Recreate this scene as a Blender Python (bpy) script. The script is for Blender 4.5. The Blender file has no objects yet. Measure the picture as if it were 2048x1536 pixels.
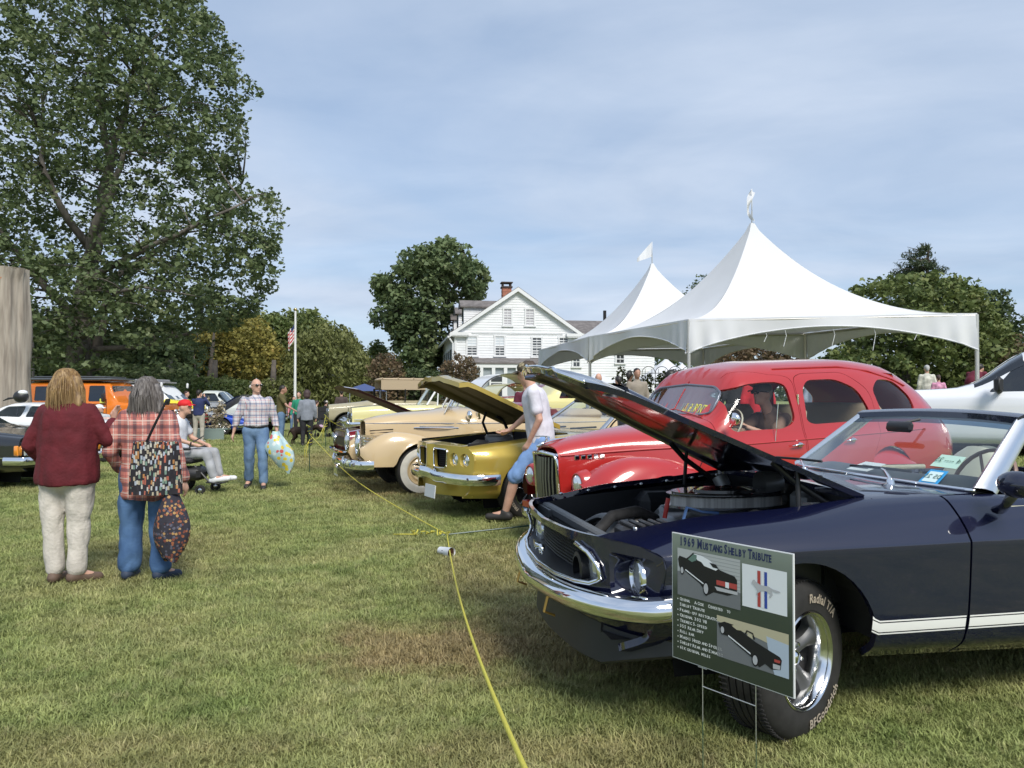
import bpy, bmesh, math, random
import numpy as np
from mathutils import Vector, Matrix, noise
from mathutils.geometry import delaunay_2d_cdt

scene = bpy.context.scene
COL = scene.collection
rnd = random.Random(7)
nrs = np.random.RandomState(11)
PI = math.pi
R_ = math.radians

# ---------------------------------------------------------------- camera
cam_data = bpy.data.cameras.new('camera')
cam_data.sensor_width = 36.0
cam_data.lens = 36.0 * 1538.0 / 2048.0
cam_data.clip_start = 0.05
cam_data.clip_end = 3000
cam = bpy.data.objects.new('camera', cam_data)
cam.location = (0, 0, 1.43)
cam.rotation_euler = (R_(90.0 + 1.043), 0, 0)
COL.objects.link(cam)
scene.camera = cam

# ---------------------------------------------------------------- world
SUN_EL, SUN_AZ = R_(46), R_(158)          # azimuth clockwise from +Y: behind the camera, to its left
world = bpy.data.worlds.new('World')
scene.world = world
world.use_nodes = True
wn = world.node_tree
wn.nodes.clear()
def W(t, **kw):
 n = wn.nodes.new(t)
 for k, v in kw.items():
  if k.startswith('i_'):
   n.inputs[k[2:].replace('_', ' ')].default_value = v
  else:
   setattr(n, k, v)
 return n
sky = W('ShaderNodeTexSky', sky_type='NISHITA', sun_disc=False, sun_elevation=SUN_EL, sun_rotation=SUN_AZ, air_density=1.0, dust_density=0.6)
bg1 = W('ShaderNodeBackground', i_Strength=0.075)
wn.links.new(sky.outputs[0], bg1.inputs[0])
tc = W('ShaderNodeTexCoord')
sep = W('ShaderNodeSeparateXYZ')
wn.links.new(tc.outputs['Generated'], sep.inputs[0])
addz = W('ShaderNodeMath', operation='ADD'); addz.inputs[1].default_value = 0.16
wn.links.new(sep.outputs[2], addz.inputs[0])
mx = W('ShaderNodeMath', operation='MAXIMUM'); mx.inputs[1].default_value = 0.05
wn.links.new(addz.outputs[0], mx.inputs[0])
dx = W('ShaderNodeMath', operation='DIVIDE'); dy = W('ShaderNodeMath', operation='DIVIDE')
wn.links.new(sep.outputs[0], dx.inputs[0]); wn.links.new(mx.outputs[0], dx.inputs[1])
wn.links.new(sep.outputs[1], dy.inputs[0]); wn.links.new(mx.outputs[0], dy.inputs[1])
cmb = W('ShaderNodeCombineXYZ')
wn.links.new(dx.outputs[0], cmb.inputs[0]); wn.links.new(dy.outputs[0], cmb.inputs[1])
mp = W('ShaderNodeMapping'); mp.inputs['Scale'].default_value = (0.55, 0.9, 1); mp.inputs['Rotation'].default_value = (0, 0, 0.35)
mp.inputs['Location'].default_value = (0.3, 2.1, 0)
wn.links.new(cmb.outputs[0], mp.inputs[0])
n1 = W('ShaderNodeTexNoise', i_Scale=0.8, i_Detail=7.0, i_Roughness=0.5, i_Distortion=0.6)
n2 = W('ShaderNodeTexNoise', i_Scale=2.6, i_Detail=8.0, i_Roughness=0.55, i_Distortion=0.4)
wn.links.new(mp.outputs[0], n1.inputs[0]); wn.links.new(mp.outputs[0], n2.inputs[0])
# a thin veil everywhere, thicker and whiter in places, thinner over the clear patches
r1 = W('ShaderNodeMapRange'); r1.inputs[1].default_value = 0.34; r1.inputs[2].default_value = 0.62; r1.inputs[3].default_value = 0.66; r1.inputs[4].default_value = 0.98
wn.links.new(n1.outputs[0], r1.inputs[0])
cr = W('ShaderNodeValToRGB')
cr.color_ramp.elements[0].position = 0.38; cr.color_ramp.elements[0].color = (0.146, 0.194, 0.272, 1)
cr.color_ramp.elements[1].position = 0.62; cr.color_ramp.elements[1].color = (0.262, 0.300, 0.362, 1)
nmix = W('ShaderNodeMath', operation='MULTIPLY_ADD'); nmix.inputs[1].default_value = 0.30
nm2 = W('ShaderNodeMath', operation='MULTIPLY'); nm2.inputs[1].default_value = 0.70
wn.links.new(n1.outputs[0], nm2.inputs[0]); wn.links.new(n2.outputs[0], nmix.inputs[0]); wn.links.new(nm2.outputs[0], nmix.inputs[2])
wn.links.new(nmix.outputs[0], cr.inputs[0])
bg2 = W('ShaderNodeBackground', i_Strength=1.0)
wn.links.new(cr.outputs[0], bg2.inputs[0])
ms = W('ShaderNodeMixShader')
wn.links.new(r1.outputs[0], ms.inputs[0]); wn.links.new(bg1.outputs[0], ms.inputs[1]); wn.links.new(bg2.outputs[0], ms.inputs[2])
wo = W('ShaderNodeOutputWorld')
wn.links.new(ms.outputs[0], wo.inputs[0])

sun_d = bpy.data.lights.new('sun', 'SUN')
sun_d.energy = 1.5
sun_d.angle = R_(22)
sun_d.color = (1.0, 0.95, 0.87)
sun = bpy.data.objects.new('sun', sun_d)
sd = Vector((math.sin(SUN_AZ) * math.cos(SUN_EL), math.cos(SUN_AZ) * math.cos(SUN_EL), math.sin(SUN_EL)))
sun.rotation_euler = sd.to_track_quat('Z', 'Y').to_euler()
sun.location = (0, 0, 40)
COL.objects.link(sun)

vs = scene.view_settings
scene.display_settings.display_device = 'sRGB'
vs.view_transform = 'Standard'; vs.look = 'None'; vs.gamma = 1; vs.use_curve_mapping = False
vs.exposure = 1.33
scene.cycles.max_bounces = 8
scene.cycles.transparent_max_bounces = 16
scene.cycles.diffuse_bounces = 3
scene.cycles.use_denoising = True

# ---------------------------------------------------------------- materials
MATS = {}
def nmat(name):
 m = bpy.data.materials.new(name); m.use_nodes = True
 nt = m.node_tree
 return m, nt, nt.nodes['Principled BSDF']
def mat(name, col, rough=0.6, metal=0.0, coat=0.0, spec=0.5, var=0.0, vscale=8.0, bump=0.0, bscale=60.0, sheen=0.0, emit=0.0, stretch=None, col2=None, ior=None, detail=4.0, coatrough=0.03):
 if name in MATS: return MATS[name]
 m, nt, b = nmat(name)
 b.inputs['Base Color'].default_value = (*col, 1)
 b.inputs['Roughness'].default_value = rough
 b.inputs['Metallic'].default_value = metal
 b.inputs['Coat Weight'].default_value = coat
 b.inputs['Coat Roughness'].default_value = coatrough
 b.inputs['Specular IOR Level'].default_value = spec
 b.inputs['Sheen Weight'].default_value = sheen
 if var > 0 or bump > 0 or col2:
  tcn = nt.nodes.new('ShaderNodeTexCoord')
  mpn = nt.nodes.new('ShaderNodeMapping')
  nt.links.new(tcn.outputs['Object'], mpn.inputs[0])
  if stretch: mpn.inputs['Scale'].default_value = stretch
 if var > 0 or col2:
  n = nt.nodes.new('ShaderNodeTexNoise'); n.inputs['Scale'].default_value = vscale; n.inputs['Detail'].default_value = detail
  nt.links.new(mpn.outputs[0], n.inputs[0])
  r = nt.nodes.new('ShaderNodeValToRGB')
  a = col; c = col2 or tuple(min(1, x * (1 + var)) for x in col)
  if not col2: a = tuple(x * (1 - var) for x in col)
  r.color_ramp.elements[0].position = 0.36; r.color_ramp.elements[0].color = (*a, 1)
  r.color_ramp.elements[1].position = 0.64; r.color_ramp.elements[1].color = (*c, 1)
  nt.links.new(n.outputs[0], r.inputs[0]); nt.links.new(r.outputs[0], b.inputs['Base Color'])
 if bump > 0:
  n = nt.nodes.new('ShaderNodeTexNoise'); n.inputs['Scale'].default_value = bscale; n.inputs['Detail'].default_value = 5
  nt.links.new(mpn.outputs[0], n.inputs[0])
  bn = nt.nodes.new('ShaderNodeBump'); bn.inputs['Strength'].default_value = bump; bn.inputs['Distance'].default_value = 0.01
  nt.links.new(n.outputs[0], bn.inputs['Height']); nt.links.new(bn.outputs[0], b.inputs['Normal'])
 MATS[name] = m
 return m
def glass(name, tint=(0.85, 0.93, 0.9), refl=0.10, rough=0.0, dark=0.0):
 if name in MATS: return MATS[name]
 m = bpy.data.materials.new(name); m.use_nodes = True
 nt = m.node_tree; nt.nodes.clear()
 tr = nt.nodes.new('ShaderNodeBsdfTransparent'); tr.inputs[0].default_value = (*tint, 1)
 gl = nt.nodes.new('ShaderNodeBsdfGlossy'); gl.inputs['Roughness'].default_value = rough; gl.inputs[0].default_value = (0.95, 0.97, 1, 1)
 lw = nt.nodes.new('ShaderNodeLayerWeight'); lw.inputs[0].default_value = 0.5
 pw = nt.nodes.new('ShaderNodeMath'); pw.operation = 'POWER'; pw.inputs[1].default_value = 4.0
 ma = nt.nodes.new('ShaderNodeMath'); ma.operation = 'MULTIPLY_ADD'; ma.inputs[1].default_value = 0.85; ma.inputs[2].default_value = refl
 nt.links.new(lw.outputs['Facing'], pw.inputs[0]); nt.links.new(pw.outputs[0], ma.inputs[0])
 mxs = nt.nodes.new('ShaderNodeMixShader'); out = nt.nodes.new('ShaderNodeOutputMaterial')
 nt.links.new(ma.outputs[0], mxs.inputs[0]); nt.links.new(tr.outputs[0], mxs.inputs[1]); nt.links.new(gl.outputs[0], mxs.inputs[2])
 nt.links.new(mxs.outputs[0], out.inputs[0])
 MATS[name] = m
 return m
def paint(name, col, metal=0.0, rough=0.35, flake=0.0, coat=1.0):
 return mat(name, col, rough=rough, metal=metal, coat=coat, spec=0.5)
CHROME = mat('chrome', (0.82, 0.83, 0.85), rough=0.06, metal=1.0)
DULLCHROME = mat('satin_metal', (0.6, 0.61, 0.62), rough=0.25, metal=1.0)
BLACK = mat('black_rubber', (0.018, 0.018, 0.019), rough=0.75, var=0.3, vscale=30)
BLKPL = mat('black_plastic', (0.02, 0.02, 0.022), rough=0.45)
DARK = mat('dark_underside', (0.012, 0.012, 0.013), rough=0.9)
LAMP = mat('headlamp_lens', (0.75, 0.78, 0.8), rough=0.08, metal=0.7)
LAMPG = glass('lamp_glass', (0.9, 0.95, 0.95), 0.12)
AMBER = mat('amber_lens', (0.85, 0.22, 0.02), rough=0.2, coat=1)
REDL = mat('red_lens', (0.5, 0.02, 0.02), rough=0.2, coat=1)
GLASS = glass('window_glass', (0.84, 0.90, 0.88), 0.05)
CLEARG = glass('clear_window_glass', (0.86, 0.92, 0.90), 0.05)
DGLASS = glass('dark_window_glass', (0.22, 0.25, 0.26), 0.10)
TYRE = mat('tyre_rubber', (0.022, 0.021, 0.020), rough=0.8, var=0.25, vscale=14)
WHITE = mat('white_paint', (0.78, 0.79, 0.8), rough=0.4, coat=0.6)

# ---------------------------------------------------------------- mesh helpers
class MB:
 """collects geometry, then links it as one mesh object"""
 def __init__(s): s.v = []; s.f = []; s.m = []; s.cm = 0
 def add(s, vs, fs):
  o = len(s.v); s.v.extend([tuple(v) for v in vs]); s.f.extend([tuple(i + o for i in f) for f in fs]); s.m.extend([s.cm] * len(fs)); return s
 def box(s, c, d, rot=None, bev=0.0):
  x, y, z = d[0] / 2, d[1] / 2, d[2] / 2
  if bev > 0:
   b = min(bev, x * 0.99, y * 0.99, z * 0.99)
   vs = []
   for sx in (-1, 1):
    for sy in (-1, 1):
     for sz in (-1, 1):
      vs += [(sx * x, sy * (y - b), sz * (z - b)), (sx * (x - b), sy * y, sz * (z - b)), (sx * (x - b), sy * (y - b), sz * z)]
   def I(a, b_, c_, k): return ((a > 0) * 4 + (b_ > 0) * 2 + (c_ > 0)) * 3 + k
   fs = []
   for a in (-1, 1):
    q = [I(a, -1, -1, 0), I(a, 1, -1, 0), I(a, 1, 1, 0), I(a, -1, 1, 0)]; fs.append(q if a > 0 else q[::-1])
    q = [I(-1, a, -1, 1), I(-1, a, 1, 1), I(1, a, 1, 1), I(1, a, -1, 1)]; fs.append(q if a > 0 else q[::-1])
    q = [I(-1, -1, a, 2), I(1, -1, a, 2), I(1, 1, a, 2), I(-1, 1, a, 2)]; fs.append(q if a > 0 else q[::-1])
   for a in (-1, 1):
    for b_ in (-1, 1):
     q = [I(a, b_, -1, 0), I(a, b_, -1, 1), I(a, b_, 1, 1), I(a, b_, 1, 0)]; fs.append(q if a * b_ < 0 else q[::-1])
     q = [I(a, -1, b_, 0), I(a, 1, b_, 0), I(a, 1, b_, 2), I(a, -1, b_, 2)]; fs.append(q if a * b_ > 0 else q[::-1])
     q = [I(-1, a, b_, 1), I(1, a, b_, 1), I(1, a, b_, 2), I(-1, a, b_, 2)]; fs.append(q[::-1] if a * b_ > 0 else q)
   for a in (-1, 1):
    for b_ in (-1, 1):
     for c_ in (-1, 1):
      q = [I(a, b_, c_, 0), I(a, b_, c_, 1), I(a, b_, c_, 2)]; fs.append(q if a * b_ * c_ > 0 else q[::-1])
  else:
   vs = [(a * x, b * y, e * z) for a in (-1, 1) for b in (-1, 1) for e in (-1, 1)]
   fs = [(0, 1, 3, 2), (4, 6, 7, 5), (0, 4, 5, 1), (2, 3, 7, 6), (0, 2, 6, 4), (1, 5, 7, 3)]
  if rot is not None:
   if not isinstance(rot, Matrix):
    from mathutils import Euler
    rot = Euler(rot).to_matrix()
   vs = [rot @ Vector(v) for v in vs]
  return s.add([(v[0] + c[0], v[1] + c[1], v[2] + c[2]) for v in vs], fs)
 def tube(s, pts, r, n=8, caps=True, closed=False, flat=None):
  pts = [Vector(p) for p in pts]; k = len(pts)
  rs = r if isinstance(r, (list, tuple)) else [r] * k
  rings = []; up = None
  for i, p in enumerate(pts):
   if closed: t = pts[(i + 1) % k] - pts[i - 1]
   else: t = pts[min(i + 1, k - 1)] - pts[max(i - 1, 0)]
   if t.length < 1e-9: t = Vector((0, 0, 1))
   t.normalize()
   if up is None:
    up = Vector((0, 0, 1)) if abs(t.z) < 0.9 else Vector((1, 0, 0))
   a = t.cross(up)
   if a.length < 1e-6: a = t.orthogonal()
   a.normalize(); b = a.cross(t).normalized(); up = b
   fb = flat if flat else 1.0
   rings.append([p + (a * math.cos(2 * PI * j / n) + b * (math.sin(2 * PI * j / n) * fb)) * rs[i] for j in range(n)])
  vs = [v for rg in rings for v in rg]; fs = []
  for i in range(k if closed else k - 1):
   i2 = (i + 1) % k
   for j in range(n):
    j2 = (j + 1) % n
    fs.append((i * n + j, i * n + j2, i2 * n + j2, i2 * n + j))
  if caps and not closed:
   fs.append(tuple(range(n - 1, -1, -1))); fs.append(tuple((k - 1) * n + j for j in range(n)))
  return s.add(vs, fs)
 def lathe(s, prof, n=32, axis='y', c=(0, 0, 0), closed=False, a0=0.0, a1=2 * PI):
  """prof: list of (r, h); revolves about the axis"""
  vs = []; fs = []; k = len(prof); full = abs(a1 - a0 - 2 * PI) < 1e-6
  m = n if full else n + 1
  for j in range(m):
   a = a0 + (a1 - a0) * j / n; ca, sa = math.cos(a), math.sin(a)
   for r, h in prof:
    if axis == 'z': vs.append((c[0] + r * ca, c[1] + r * sa, c[2] + h))
    elif axis == 'y': vs.append((c[0] + r * ca, c[1] + h, c[2] + r * sa))
    else: vs.append((c[0] + h, c[1] + r * ca, c[2] + r * sa))
  for j in range(n):
   j2 = (j + 1) % m
   for i in range(k if closed else k - 1):
    i2 = (i + 1) % k
    q = (j * k + i, j * k + i2, j2 * k + i2, j2 * k + i)
    fs.append(q if axis != 'z' else q[::-1])
  return s.add(vs, fs)
 def ball(s, c, r, n=12, m=8, rot=None):
  r = r if isinstance(r, (tuple, list)) else (r, r, r)
  vs = []; fs = []
  for i in range(m + 1):
   a = PI * i / m
   for j in range(n):
    b = 2 * PI * j / n
    v = Vector((r[0] * math.sin(a) * math.cos(b), r[1] * math.sin(a) * math.sin(b), r[2] * math.cos(a)))
    if rot is not None: v = rot @ v
    vs.append((c[0] + v.x, c[1] + v.y, c[2] + v.z))
  for i in range(m):
   for j in range(n):
    j2 = (j + 1) % n
    fs.append((i * n + j, (i + 1) * n + j, (i + 1) * n + j2, i * n + j2))
  return s.add(vs, fs)
 def prism(s, poly, h0, h1, axis='z', f=None):
  """poly: 2D outline extruded along the axis"""
  k = len(poly)
  def P(p, h): return {'z': (p[0], p[1], h), 'y': (p[0], h, p[1]), 'x': (h, p[0], p[1])}[axis]
  vs = [P(p, h0) for p in poly] + [P(p, h1) for p in poly]
  if f: vs = [f(v) for v in vs]
  fs = [tuple(range(k))[::-1], tuple(range(k, 2 * k))] + [(i, (i + 1) % k, k + (i + 1) % k, k + i) for i in range(k)]
  return s.add(vs, fs)
 def grid(s, f, nu, nv, wrapu=False):
  vs = [f(i / (nu if wrapu else nu), j / nv) for i in range(nu + (0 if wrapu else 1)) for j in range(nv + 1)]
  fs = []
  for i in range(nu):
   i2 = (i + 1) % nu if wrapu else i + 1
   for j in range(nv):
    fs.append((i * (nv + 1) + j, i2 * (nv + 1) + j, i2 * (nv + 1) + j + 1, i * (nv + 1) + j + 1))
  return s.add(vs, fs)
 def mesh(s, name, mats, smooth=None):
  me = bpy.data.meshes.new(name)
  me.from_pydata(s.v, [], s.f)
  for m in (mats if isinstance(mats, (list, tuple)) else [mats]): me.materials.append(m)
  if any(s.m): me.polygons.foreach_set('material_index', s.m)
  if smooth is not None:
   me.polygons.foreach_set('use_smooth', [True] * len(me.polygons))
   if smooth < 180: me.set_sharp_from_angle(angle=R_(smooth))
  me.update()
  return me
 def build(s, name, mats, parent=None, smooth=None, loc=None, rot=None):
  o = bpy.data.objects.new(name, s.mesh(name, mats, smooth))
  COL.objects.link(o)
  if parent is not None: o.parent = parent
  if loc is not None: o.location = loc
  if rot is not None: o.rotation_euler = rot
  return o
def tag(o, label=None, cat=None, group=None, kind=None):
 if label: o['label'] = label
 if cat: o['category'] = cat
 if group: o['group'] = group
 if kind: o['kind'] = kind
 return o
def thing(name, label, cat, loc=(0, 0, 0), rz=0.0, group=None, rx=0.0, ry=0.0, scale=1.0):
 o = bpy.data.objects.new(name, None); COL.objects.link(o)
 o.location = loc; o.rotation_euler = (rx, ry, rz); o.scale = (scale,) * 3
 o.empty_display_size = 0.2
 return tag(o, label, cat, group)
def copy_tree(o, parent=None):
 c = o.copy(); COL.objects.link(c); c.parent = parent
 for ch in list(o.children): copy_tree(ch, c)
 return c
def cut(o, mods):
 """bake modifiers without bpy.ops"""
 for t, kw in mods:
  m = o.modifiers.new(t, t)
  for k, v in kw.items(): setattr(m, k, v)
 dg = bpy.context.evaluated_depsgraph_get()
 dg.update()
 me = bpy.data.meshes.new_from_object(o.evaluated_get(dg), depsgraph=dg)
 o.modifiers.clear(); old = o.data; o.data = me; me.name = old.name
 return o
def place(px, py, Y):
 """point of the world at depth Y seen at that pixel of the 2048 x 1536 photograph"""
 th = R_(1.043); x = (px - 1024) / 1538.0; u = -(py - 768) / 1538.0
 fy = math.cos(th) - u * math.sin(th); fz = math.sin(th) + u * math.cos(th)
 t = Y / fy
 return Vector((x * t, Y, 1.43 + fz * t))
def ground_h(x, y):
 t = 0.8 * x + 0.3 * (y - 7)
 return 0.0 if t <= 0 else 0.9 * (1 - math.exp(-(t / 9) ** 1.5))
def text_mesh(txt, size, font_mat, parent, name='lettering', align='LEFT', extr=0.0008, bold=0.0, shear=0.0, spacing=1.0, xform=None):
 cu = bpy.data.curves.new(name, 'FONT'); cu.body = txt; cu.size = size; cu.align_x = align
 cu.extrude = extr; cu.offset = bold; cu.shear = shear; cu.space_character = spacing; cu.resolution_u = 3
 t = bpy.data.objects.new(name, cu); COL.objects.link(t)
 dg = bpy.context.evaluated_depsgraph_get(); dg.update()
 me = bpy.data.meshes.new_from_object(t.evaluated_get(dg), depsgraph=dg)
 bpy.data.objects.remove(t)
 me.materials.clear(); me.materials.append(font_mat)
 if xform:
  for v in me.vertices: v.co = xform(v.co)
 o = bpy.data.objects.new(name, me); COL.objects.link(o)
 if parent: o.parent = parent
 return o
# ================================================================ ground
def ground_mat(name, blades=False):
 m, nt, b = nmat(name)
 N = nt.nodes.new; L = nt.links.new
 geo = N('ShaderNodeNewGeometry')
 sp = N('ShaderNodeSeparateXYZ'); L(geo.outputs['Position'], sp.inputs[0])
 cb = N('ShaderNodeCombineXYZ'); L(sp.outputs[0], cb.inputs[0]); L(sp.outputs[1], cb.inputs[1])
 def noi(scale, det=4, dist=0.0, rough=0.5):
  n = N('ShaderNodeTexNoise'); n.inputs['Scale'].default_value = scale; n.inputs['Detail'].default_value = det
  n.inputs['Distortion'].default_value = dist; n.inputs['Roughness'].default_value = rough
  L(cb.outputs[0], n.inputs[0]); return n
 def ramp(src, p0, c0, p1, c1):
  r = N('ShaderNodeValToRGB'); r.color_ramp.elements[0].position = p0; r.color_ramp.elements[0].color = (*c0, 1)
  r.color_ramp.elements[1].position = p1; r.color_ramp.elements[1].color = (*c1, 1); L(src, r.inputs[0]); return r
 def mixc(f, a, c):
  x = N('ShaderNodeMix'); x.data_type = 'RGBA'; L(f, x.inputs[0]); L(a, x.inputs[6]); L(c, x.inputs[7]); return x
 na = noi(0.55, 5, 0.5, 0.6); nb = noi(2.6, 5, 0.3, 0.6); nc = noi(11, 4)
 g = ramp(nb.outputs[0], 0.33, (0.170, 0.215, 0.070), 0.66, (0.290, 0.312, 0.120))
 straw = ramp(nc.outputs[0], 0.35, (0.315, 0.275, 0.130), 0.7, (0.46, 0.41, 0.23))
 f1 = ramp(na.outputs[0], 0.46, (0, 0, 0), 0.66, (0.45, 0.45, 0.45))
 c1 = mixc(f1.outputs[0], g.outputs[0], straw.outputs[0])
 # fine speckle of dead grass
 f2 = ramp(nc.outputs[0], 0.55, (0, 0, 0), 0.72, (0.45, 0.45, 0.45))
 c2 = mixc(f2.outputs[0], c1.outputs[2], straw.outputs[0])
 # worn brown patches: stretched spots where the turf died
 brown = ramp(nc.outputs[0], 0.3, (0.22, 0.145, 0.080), 0.72, (0.38, 0.275, 0.16))
 acc = None
 for (px, py, sx, sy, amt) in ((-0.42, 4.42, 0.80, 0.50, 0.70), (0.35, 4.7, 0.8, 0.9, 0.55), (-0.1, 6.4, 0.7, 1.4, 0.38), (-1.6, 13.5, 1.6, 3.0, 0.55), (-3.6, 18, 2.2, 3, 0.45), (-3.3, 7.3, 1.0, 1.2, 0.30), (0.3, 3.1, 0.9, 0.22, 0.35), (-1.6, 3.1, 0.9, 0.25, 0.3)):
  v = N('ShaderNodeVectorMath'); v.operation = 'SUBTRACT'; L(cb.outputs[0], v.inputs[0]); v.inputs[1].default_value = (px, py, 0)
  d = N('ShaderNodeVectorMath'); d.operation = 'DIVIDE'; L(v.outputs[0], d.inputs[0]); d.inputs[1].default_value = (sx, sy, 1)
  l = N('ShaderNodeVectorMath'); l.operation = 'LENGTH'; L(d.outputs[0], l.inputs[0])
  ad = N('ShaderNodeMath'); ad.operation = 'MULTIPLY_ADD'; L(nb.outputs[0], ad.inputs[0]); ad.inputs[1].default_value = 1.9; L(l.outputs['Value'], ad.inputs[2])
  mr = N('ShaderNodeMapRange'); mr.inputs[1].default_value = 1.5; mr.inputs[2].default_value = 2.15; mr.inputs[3].default_value = amt; mr.inputs[4].default_value = 0
  L(ad.outputs[0], mr.inputs[0])
  if acc is None: acc = mr
  else:
   mxn = N('ShaderNodeMath'); mxn.operation = 'MAXIMUM'; L(acc.outputs[0], mxn.inputs[0]); L(mr.outputs[0], mxn.inputs[1]); acc = mxn
 c3 = mixc(acc.outputs[0], c2.outputs[2], brown.outputs[0])
 last = c3.outputs[2]
 if blades:
  oi = N('ShaderNodeObjectInfo')
  hs = N('ShaderNodeHueSaturation'); L(last, hs.inputs['Color'])
  mr = N('ShaderNodeMapRange'); mr.inputs[3].default_value = 0.95; mr.inputs[4].default_value = 1.75; L(oi.outputs['Random'], mr.inputs[0]); L(mr.outputs[0], hs.inputs['Value'])
  last = hs.outputs[0]
  b.inputs['Subsurface Weight'].default_value = 0
  out = nt.nodes['Material Output']
  tr = N('ShaderNodeBsdfTranslucent'); L(last, tr.inputs[0])
  mx_ = N('ShaderNodeMixShader'); mx_.inputs[0].default_value = 0.3
  L(b.outputs[0], mx_.inputs[1]); L(tr.outputs[0], mx_.inputs[2]); L(mx_.outputs[0], out.inputs[0])
 else:
  fb = noi(45, 6, 0.0, 0.75)
  hs = N('ShaderNodeMix'); hs.data_type = 'RGBA'; hs.blend_type = 'MULTIPLY'; hs.inputs[0].default_value = 1
  rr = ramp(fb.outputs[0], 0.3, (0.62, 0.62, 0.62), 0.7, (1.4, 1.4, 1.35)); L(last, hs.inputs[6]); L(rr.outputs[0], hs.inputs[7]); last = hs.outputs[2]
  bp = N('ShaderNodeBump'); bp.inputs['Strength'].default_value = 0.8; bp.inputs['Distance'].default_value = 0.03
  L(fb.outputs[0], bp.inputs['Height']); L(bp.outputs[0], b.inputs['Normal'])
 L(last, b.inputs['Base Color'])
 b.inputs['Roughness'].default_value = 0.75 if not blades else 0.55
 b.inputs['Specular IOR Level'].default_value = 0.2
 return m
GM = ground_mat('turf')
GB = ground_mat('grass_blades', True)
xs = np.concatenate([np.linspace(-900, -42, 12), np.linspace(-40, 40, 81), np.linspace(42, 900, 12)])
ys = np.concatenate([np.linspace(-300, -8, 5), np.linspace(-6, 80, 87), np.linspace(85, 1200, 10)])
mb = MB()
mb.v = [(x, y, ground_h(x, y)) for x in xs for y in ys]
ny = len(ys)
mb.f = [(i * ny + j, (i + 1) * ny + j, (i + 1) * ny + j + 1, i * ny + j + 1) for i in range(len(xs) - 1) for j in range(ny - 1)]
mb.m = [0] * len(mb.f)
tag(mb.build('ground', GM, smooth=180), kind='structure')

# ---- grass: short clumps scattered over the lawn by geometry nodes
def clump(nb, rad, h, seed):
 r = random.Random(seed); m = MB()
 for i in range(nb):
  a = r.uniform(0, 2 * PI); d = rad * math.sqrt(r.random()); x, y = d * math.cos(a), d * math.sin(a)
  hh = h * r.uniform(0.5, 1.25); w = r.uniform(0.0014, 0.0030); b = r.uniform(0, 2 * PI); ln = hh * r.uniform(0.4, 1.6)
  lx, ly = math.cos(b) * ln, math.sin(b) * ln; px, py = -math.sin(b) * w, math.cos(b) * w
  m.add([(x - px, y - py, -0.004), (x + px, y + py, -0.004), (x + px * 0.8 + lx * 0.35, y + py * 0.8 + ly * 0.35, hh * 0.62), (x - px * 0.8 + lx * 0.35, y - py * 0.8 + ly * 0.35, hh * 0.62), (x + lx, y + ly, hh)],
    [(0, 1, 2, 3), (3, 2, 4)])
 o = bpy.data.objects.new('grass_clump', m.mesh('grass_clump', GB)); return o
clumps = [clump(34, 0.06, 0.020, 1), clump(26, 0.05, 0.028, 2), clump(24, 0.08, 0.014, 3)]
def grass_points(var):
 r = np.random.RandomState(40 + var)
 n = [27000, 20000, 21000][var]
 u = r.rand(n * 3)
 Y = (2.3 ** 0.35 + u * (34 ** 0.35 - 2.3 ** 0.35)) ** (1 / 0.35)
 X = (r.rand(n * 3) * 2 - 1) * (0.72 * Y + 0.7)
 keep = r.rand(n * 3) < 0.34
 X, Y = X[keep], Y[keep]
 # thin where the turf is bare
 return X, Y, r
me_all = []
for var in range(3):
 X, Y, r = grass_points(var)
 pts = [(x, y, ground_h(x, y)) for x, y in zip(X, Y)]
 me = bpy.data.meshes.new('grass'); me.from_pydata(pts, [], [])
 sc = (0.75 + 0.6 * r.rand(len(pts))) * np.clip(0.85 + Y / 14, 1, 3.0)
 a = me.attributes.new('sc', 'FLOAT', 'POINT'); a.data.foreach_set('value', sc.astype(np.float32))
 a = me.attributes.new('rt', 'FLOAT', 'POINT'); a.data.foreach_set('value', (r.rand(len(pts)) * 6.283).astype(np.float32))
 me_all.append(me)
def gn_scatter(o, inst, name):
 ng = bpy.data.node_groups.new(name, 'GeometryNodeTree')
 ng.interface.new_socket('Geometry', in_out='INPUT', socket_type='NodeSocketGeometry')
 ng.interface.new_socket('Geometry', in_out='OUTPUT', socket_type='NodeSocketGeometry')
 N = ng.nodes.new; L = ng.links.new
 gi = N('NodeGroupInput'); go = N('NodeGroupOutput'); ip = N('GeometryNodeInstanceOnPoints'); oi = N('GeometryNodeObjectInfo')
 oi.inputs['Object'].default_value = inst; oi.inputs['As Instance'].default_value = True
 a1 = N('GeometryNodeInputNamedAttribute'); a1.data_type = 'FLOAT'; a1.inputs[0].default_value = 'sc'
 a2 = N('GeometryNodeInputNamedAttribute'); a2.data_type = 'FLOAT'; a2.inputs[0].default_value = 'rt'
 cx = N('ShaderNodeCombineXYZ'); L(a2.outputs[0], cx.inputs[2])
 L(gi.outputs[0], ip.inputs['Points']); L(oi.outputs['Geometry'], ip.inputs['Instance'])
 L(a1.outputs[0], ip.inputs['Scale']); L(cx.outputs[0], ip.inputs['Rotation']); L(ip.outputs[0], go.inputs[0])
 md = o.modifiers.new('scatter', 'NODES'); md.node_group = ng
for var in range(3):
 o = bpy.data.objects.new('grass', me_all[var]); COL.objects.link(o)
 gn_scatter(o, clumps[var], 'scatter')
 tag(o, ['short mown grass of the fairground lawn', 'longer green grass tufts of the fairground lawn', 'flattened short grass of the fairground lawn'][var], 'grass', kind='stuff')

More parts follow.
